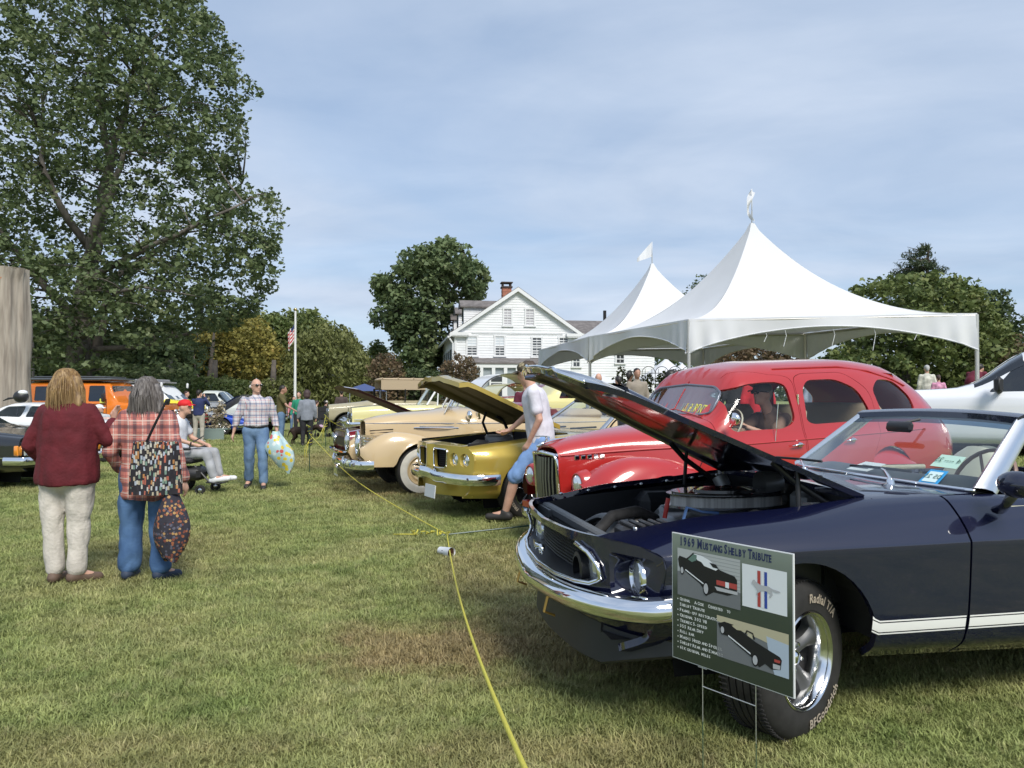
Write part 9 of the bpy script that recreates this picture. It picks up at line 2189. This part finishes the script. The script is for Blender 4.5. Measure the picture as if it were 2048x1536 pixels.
rope('yellow rope from the far stake towards the pale yellow convertible', S2 + Vector((0, 0, .92)), (-4.6, 24.5, .8), .32)
rope('yellow rope reaching left of the farthest stake', S2 + Vector((0, 0, .92)), (-6.3, 29, .8), .25)
for (p, lab, h) in ((S1, 'thin green stake wrapped in knotted yellow rope', .92), (S2, 'thin green stake further back with rope over its top', 1.02)):
 t = thing('rope_stake', lab, 'stake', p); m = MB(); m.tube([(0, 0, -.05), (-.02, 0, h)], .008, n=6); m.build('rod', STK, t); r = random.Random(4)
 m = MB()
 for k in range(5): a = [(r.uniform(-.05, .05), r.uniform(-.04, .04), h * .62 + .08 * k + r.uniform(-.03, .03)) for _ in range(5)]; m.tube(a, .007, n=5)
 m.tube([(0, 0, h * .7), (-.07, 0, h * .45), (-.05, 0, h * .3)], .007, n=5); m.tube([(0, 0, h * .7), (-.10, 0, h * .5), (-.09, 0, h * .18)], .006, n=5); m.build('knot', ROPE, t, smooth=180)
t = thing('rope_stake', 'green stake fallen flat on the grass behind the navy convertible nose', 'stake', (K0.x, K0.y, .02)); m = MB(); m.tube([(-.08, .02, .0), (.35, .12, .03), (.92, .25, .07), (1.5, .3, .13)], .009, n=6); m.build('rod', STK, t)
t = thing('rope_knot', 'tangle of yellow rope tied on the fallen stake', 'knot', tuple(K0)); m = MB(); r = random.Random(8)
for k in range(8): c = -.05 * k; m.tube([(c + r.uniform(-.03, .03), r.uniform(-.04, .04), r.uniform(-.01, .05)) for _ in range(5)], .006, n=5)
m.tube([(-.3, .0, 0), (-.45, -.02, .005), (-.55, .0, 0)], .005, n=5); m.build('tangle', ROPE, t, smooth=180)
t = thing('paper_cup', 'white paper cup lying on its side in the grass by the rope', 'cup', (-.655, 7.02, .045), rz=-.75); m = MB(); m.lathe([(0, 0), (.033, .0), (.0345, .004), (.045, .148), (.047, .15), (.047, .156), (.043, .152), (.032, .008), (0, .008)], 32, axis='x'); m.build('cup', mat('paper_cup_white', (.72, .74, .76), rough=.5), t, smooth=50)
m = MB(); m.lathe([(0, .14), (.041, .142)], 24, axis='x'); m.build('dark_mouth', mat('dark_brown', (.05, .02, .012), rough=.4), t)  # dark disc closing the cup just inside its open mouth
text_mesh('G', .05, mat('cup_print', (.04, .06, .07)), t, extr=0, name='cup_mark', xform=lambda c: Vector((.05 + c.x, -.0365 - .062 * c.x, .0 + c.y - .018)))
# brown dog: one continuous body
def dog(x, y, rz):
 t = thing('dog', 'dark brown dog standing beside the woman in grey', 'dog', (x, y, ground_h(x, y)), rz=rz); m = MB()
 capsule(m, (0, .25, .44), (0, -.18, .45), .12, .135, flat=(.85, 1)); capsule(m, (0, -.20, .47), (0, -.40, .55), .10, .075); m.ball((0, -.46, .57), (.075, .095, .075)); capsule(m, (0, -.5, .55), (0, -.62, .52), .045, .035)
 for sx in (-.075, .075):
  capsule(m, (sx, .26, .42), (sx, .20, .26), .075, .04); capsule(m, (sx, .20, .26), (sx, .30, .15), .038, .026); capsule(m, (sx, .30, .15), (sx, .28, .03), .026, .026); capsule(m, (sx, .28, .025), (sx, .22, .02), .03, .025)
  capsule(m, (sx, -.20, .42), (sx, -.22, .24), .06, .034); capsule(m, (sx, -.22, .24), (sx, -.20, .03), .032, .026); capsule(m, (sx, -.2, .025), (sx, -.26, .02), .03, .025); capsule(m, (sx * .9, -.44, .62), (sx * 1.35, -.44, .53), .025, .02)
 capsule(m, (0, .33, .50), (0, .42, .38), .03, .024); capsule(m, (0, .42, .38), (0, .46, .22), .024, .012); fuse(m, 'body', mat('dark_brown_fur', (.035, .018, .012), rough=.8, bump=.4, bscale=60), t, .018, 3)
 m = MB(); m.tube([(0.0, -.33, .50), (.09, -.32, .56), (0, -.30, .62), (-.09, -.32, .56), (0, -.33, .50)], .012, n=5); m.build('collar', BLACK, t)
dog(-6.35, 23.3, FB(82))
# engine on a stand, with pale fabric flowers over it
x_ = (428 - 1024) / 1538 * 26; t = thing('engine_display', 'display stand heaped with pale dried flowers and engine parts before the white pickup', 'display', (x_, 26, 0)); r = random.Random(9); m = MB(); m.box((0, 0, .38), (.95, .6, .05), bev=.01); m.box((0, -.28, .2), (.9, .03, .38)); m.build('table', mat('grey_green_cloth', (.20, .26, .24), rough=.8), t)
C_ = np.array([(r.uniform(-.35, .4), r.uniform(-.2, .2), .42 + r.random() * (.75 if k % 3 else 1.0)) for k in range(60)]); mm_ = leaves_mesh(C_, .12, 10, .10, 6); mm_.materials.append(mat('dried_flowers', (.48, .42, .30), rough=.9, col2=(.20, .16, .10), vscale=6)); o = bpy.data.objects.new('flowers', mm_); COL.objects.link(o); o.parent = t; o['kind'] = 'stuff'
for k in range(3): m = MB(); m.box((-.32, -.1, .62 + .12 * k), (.3, .2, .07), bev=.02); m.build('red_part', mat('dark_red', (.2, .02, .02)), t)
c = thing('sign_box', 'small orange and white box standing on the grass beside the display', 'box', (-10.6, 26.2, 0)); m = MB(); m.box((0, 0, .2), (.5, .3, .4), bev=.01); m.build('box', mat('offwhite', (.6, .58, .5)), c)
m = MB(); m.box((0, -.155, .22), (.44, .01, .12)); m.build('stripe', mat('rust_stripe', (.4, .1, .05)), c)
# motorbikes and pushchair in the far field
def bike(px, Y, rz, lab, col):
 x = (px - 1024) / 1538 * Y; t = thing('motorbike', lab, 'motorbike', (x, Y, ground_h(x, Y)), rz=rz, group='motorbikes parked in the far field')
 for yy in (-.72, .72):
  m = MB(); m.tube([(0, .31 * math.cos(a), .31 * math.sin(a)) for a in np.linspace(0, 2 * PI, 21)[:-1]], .05, n=6, closed=True); w = m.build('wheel', TYRE, t, loc=(0, yy, .32)); m = MB(); m.lathe([(0, -.05), (.08, -.05), (.08, .05), (0, .05)], 12, axis='x')
  for k in range(6): m.tube([(0, 0, 0), (0, .28 * math.cos(k * PI / 3), .28 * math.sin(k * PI / 3))], .012, n=4)
  m.build('rim', CHROME, w)
 m = MB(); m.ball((0, -.15, .80), (.15, .30, .13), 14, 8); m.box((0, -.0, .48), (.28, .5, .32), bev=.06); m.build('tank', col, t, smooth=50)
 m = MB(); m.box((0, .38, .72), (.26, .5, .1), bev=.04); m.tube([(-.35, -.45, 1.02), (0, -.5, .98), (.35, -.45, 1.02)], .018, n=6); m.tube([(0, -.5, 1.0), (0, -.72, .32)], .03, n=6); m.tube([(.16, 0, .3), (.2, .7, .33)], .04, n=8); m.build('seat_and_bars', BLKPL, t, smooth=50)
bike(672, 33, .5, 'black motorbike left of the man in the dark brown shirt', BLKPL); bike(700, 32, .9, 'red motorbike right of the man in the dark brown shirt', REDL); bike(724, 34, .9, 'grey motorbike half hidden by the maroon bonnet', DULLCHROME)
x_ = (645 - 1024) / 1538 * 27; t = thing('pushchair', 'dark pushchair with a small pink seat behind the rope', 'pushchair', (x_, 27, 0)); m = MB(); m.box((0, 0, .45), (.4, .45, .35), rot=(.4, 0, 0), bev=.1); m.build('seat', PAD, t, smooth=50); m = MB(); m.ball((0, -.15, .42), (.16, .12, .1), 10, 6); m.build('blanket', mat('lilac_blanket', (.45, .3, .42)), t, smooth=180)
m = MB(); m.tube([(-.2, -.2, .15), (-.2, .35, .95), (.2, .35, .95), (.2, -.2, .15)], .014, n=5); m.build('frame', BLKPL, t)
for sx in (-.2, .2):
 for sy in (-.2, .2): m = MB(); m.lathe([(0, -.02), (.1, -.02), (.1, .02), (0, .02)], 14, axis='x'); m.build('wheel', TYRE, t, loc=(sx, sy, .1))
x_ = (768 - 1024) / 1538 * 25; 
# black iron rail fence before the hedge and a few cars in the distance
x_ = (770 - 1024) / 1538 * 40; t = thing('canopy', 'small blue canopy top behind the tan canvas topped car', 'canopy', (x_ - .3, 36, 0)); m = MB(); m.grid(lambda u, v: ((2 * u - 1) * .9, (2 * v - 1) * .9, 1.75 + .35 * (1 - max(abs(2 * u - 1), abs(2 * v - 1)))), 8, 8); m.build('top', mat('blue_canvas', (.06, .09, .22), rough=.8), t)
for a in (-.88, .88):
 for b in (-.88, .88): m = MB(); m.tube([(a, b, 0), (a, b, 1.76)], .02, n=5); m.build('pole', DULLCHROME, t)
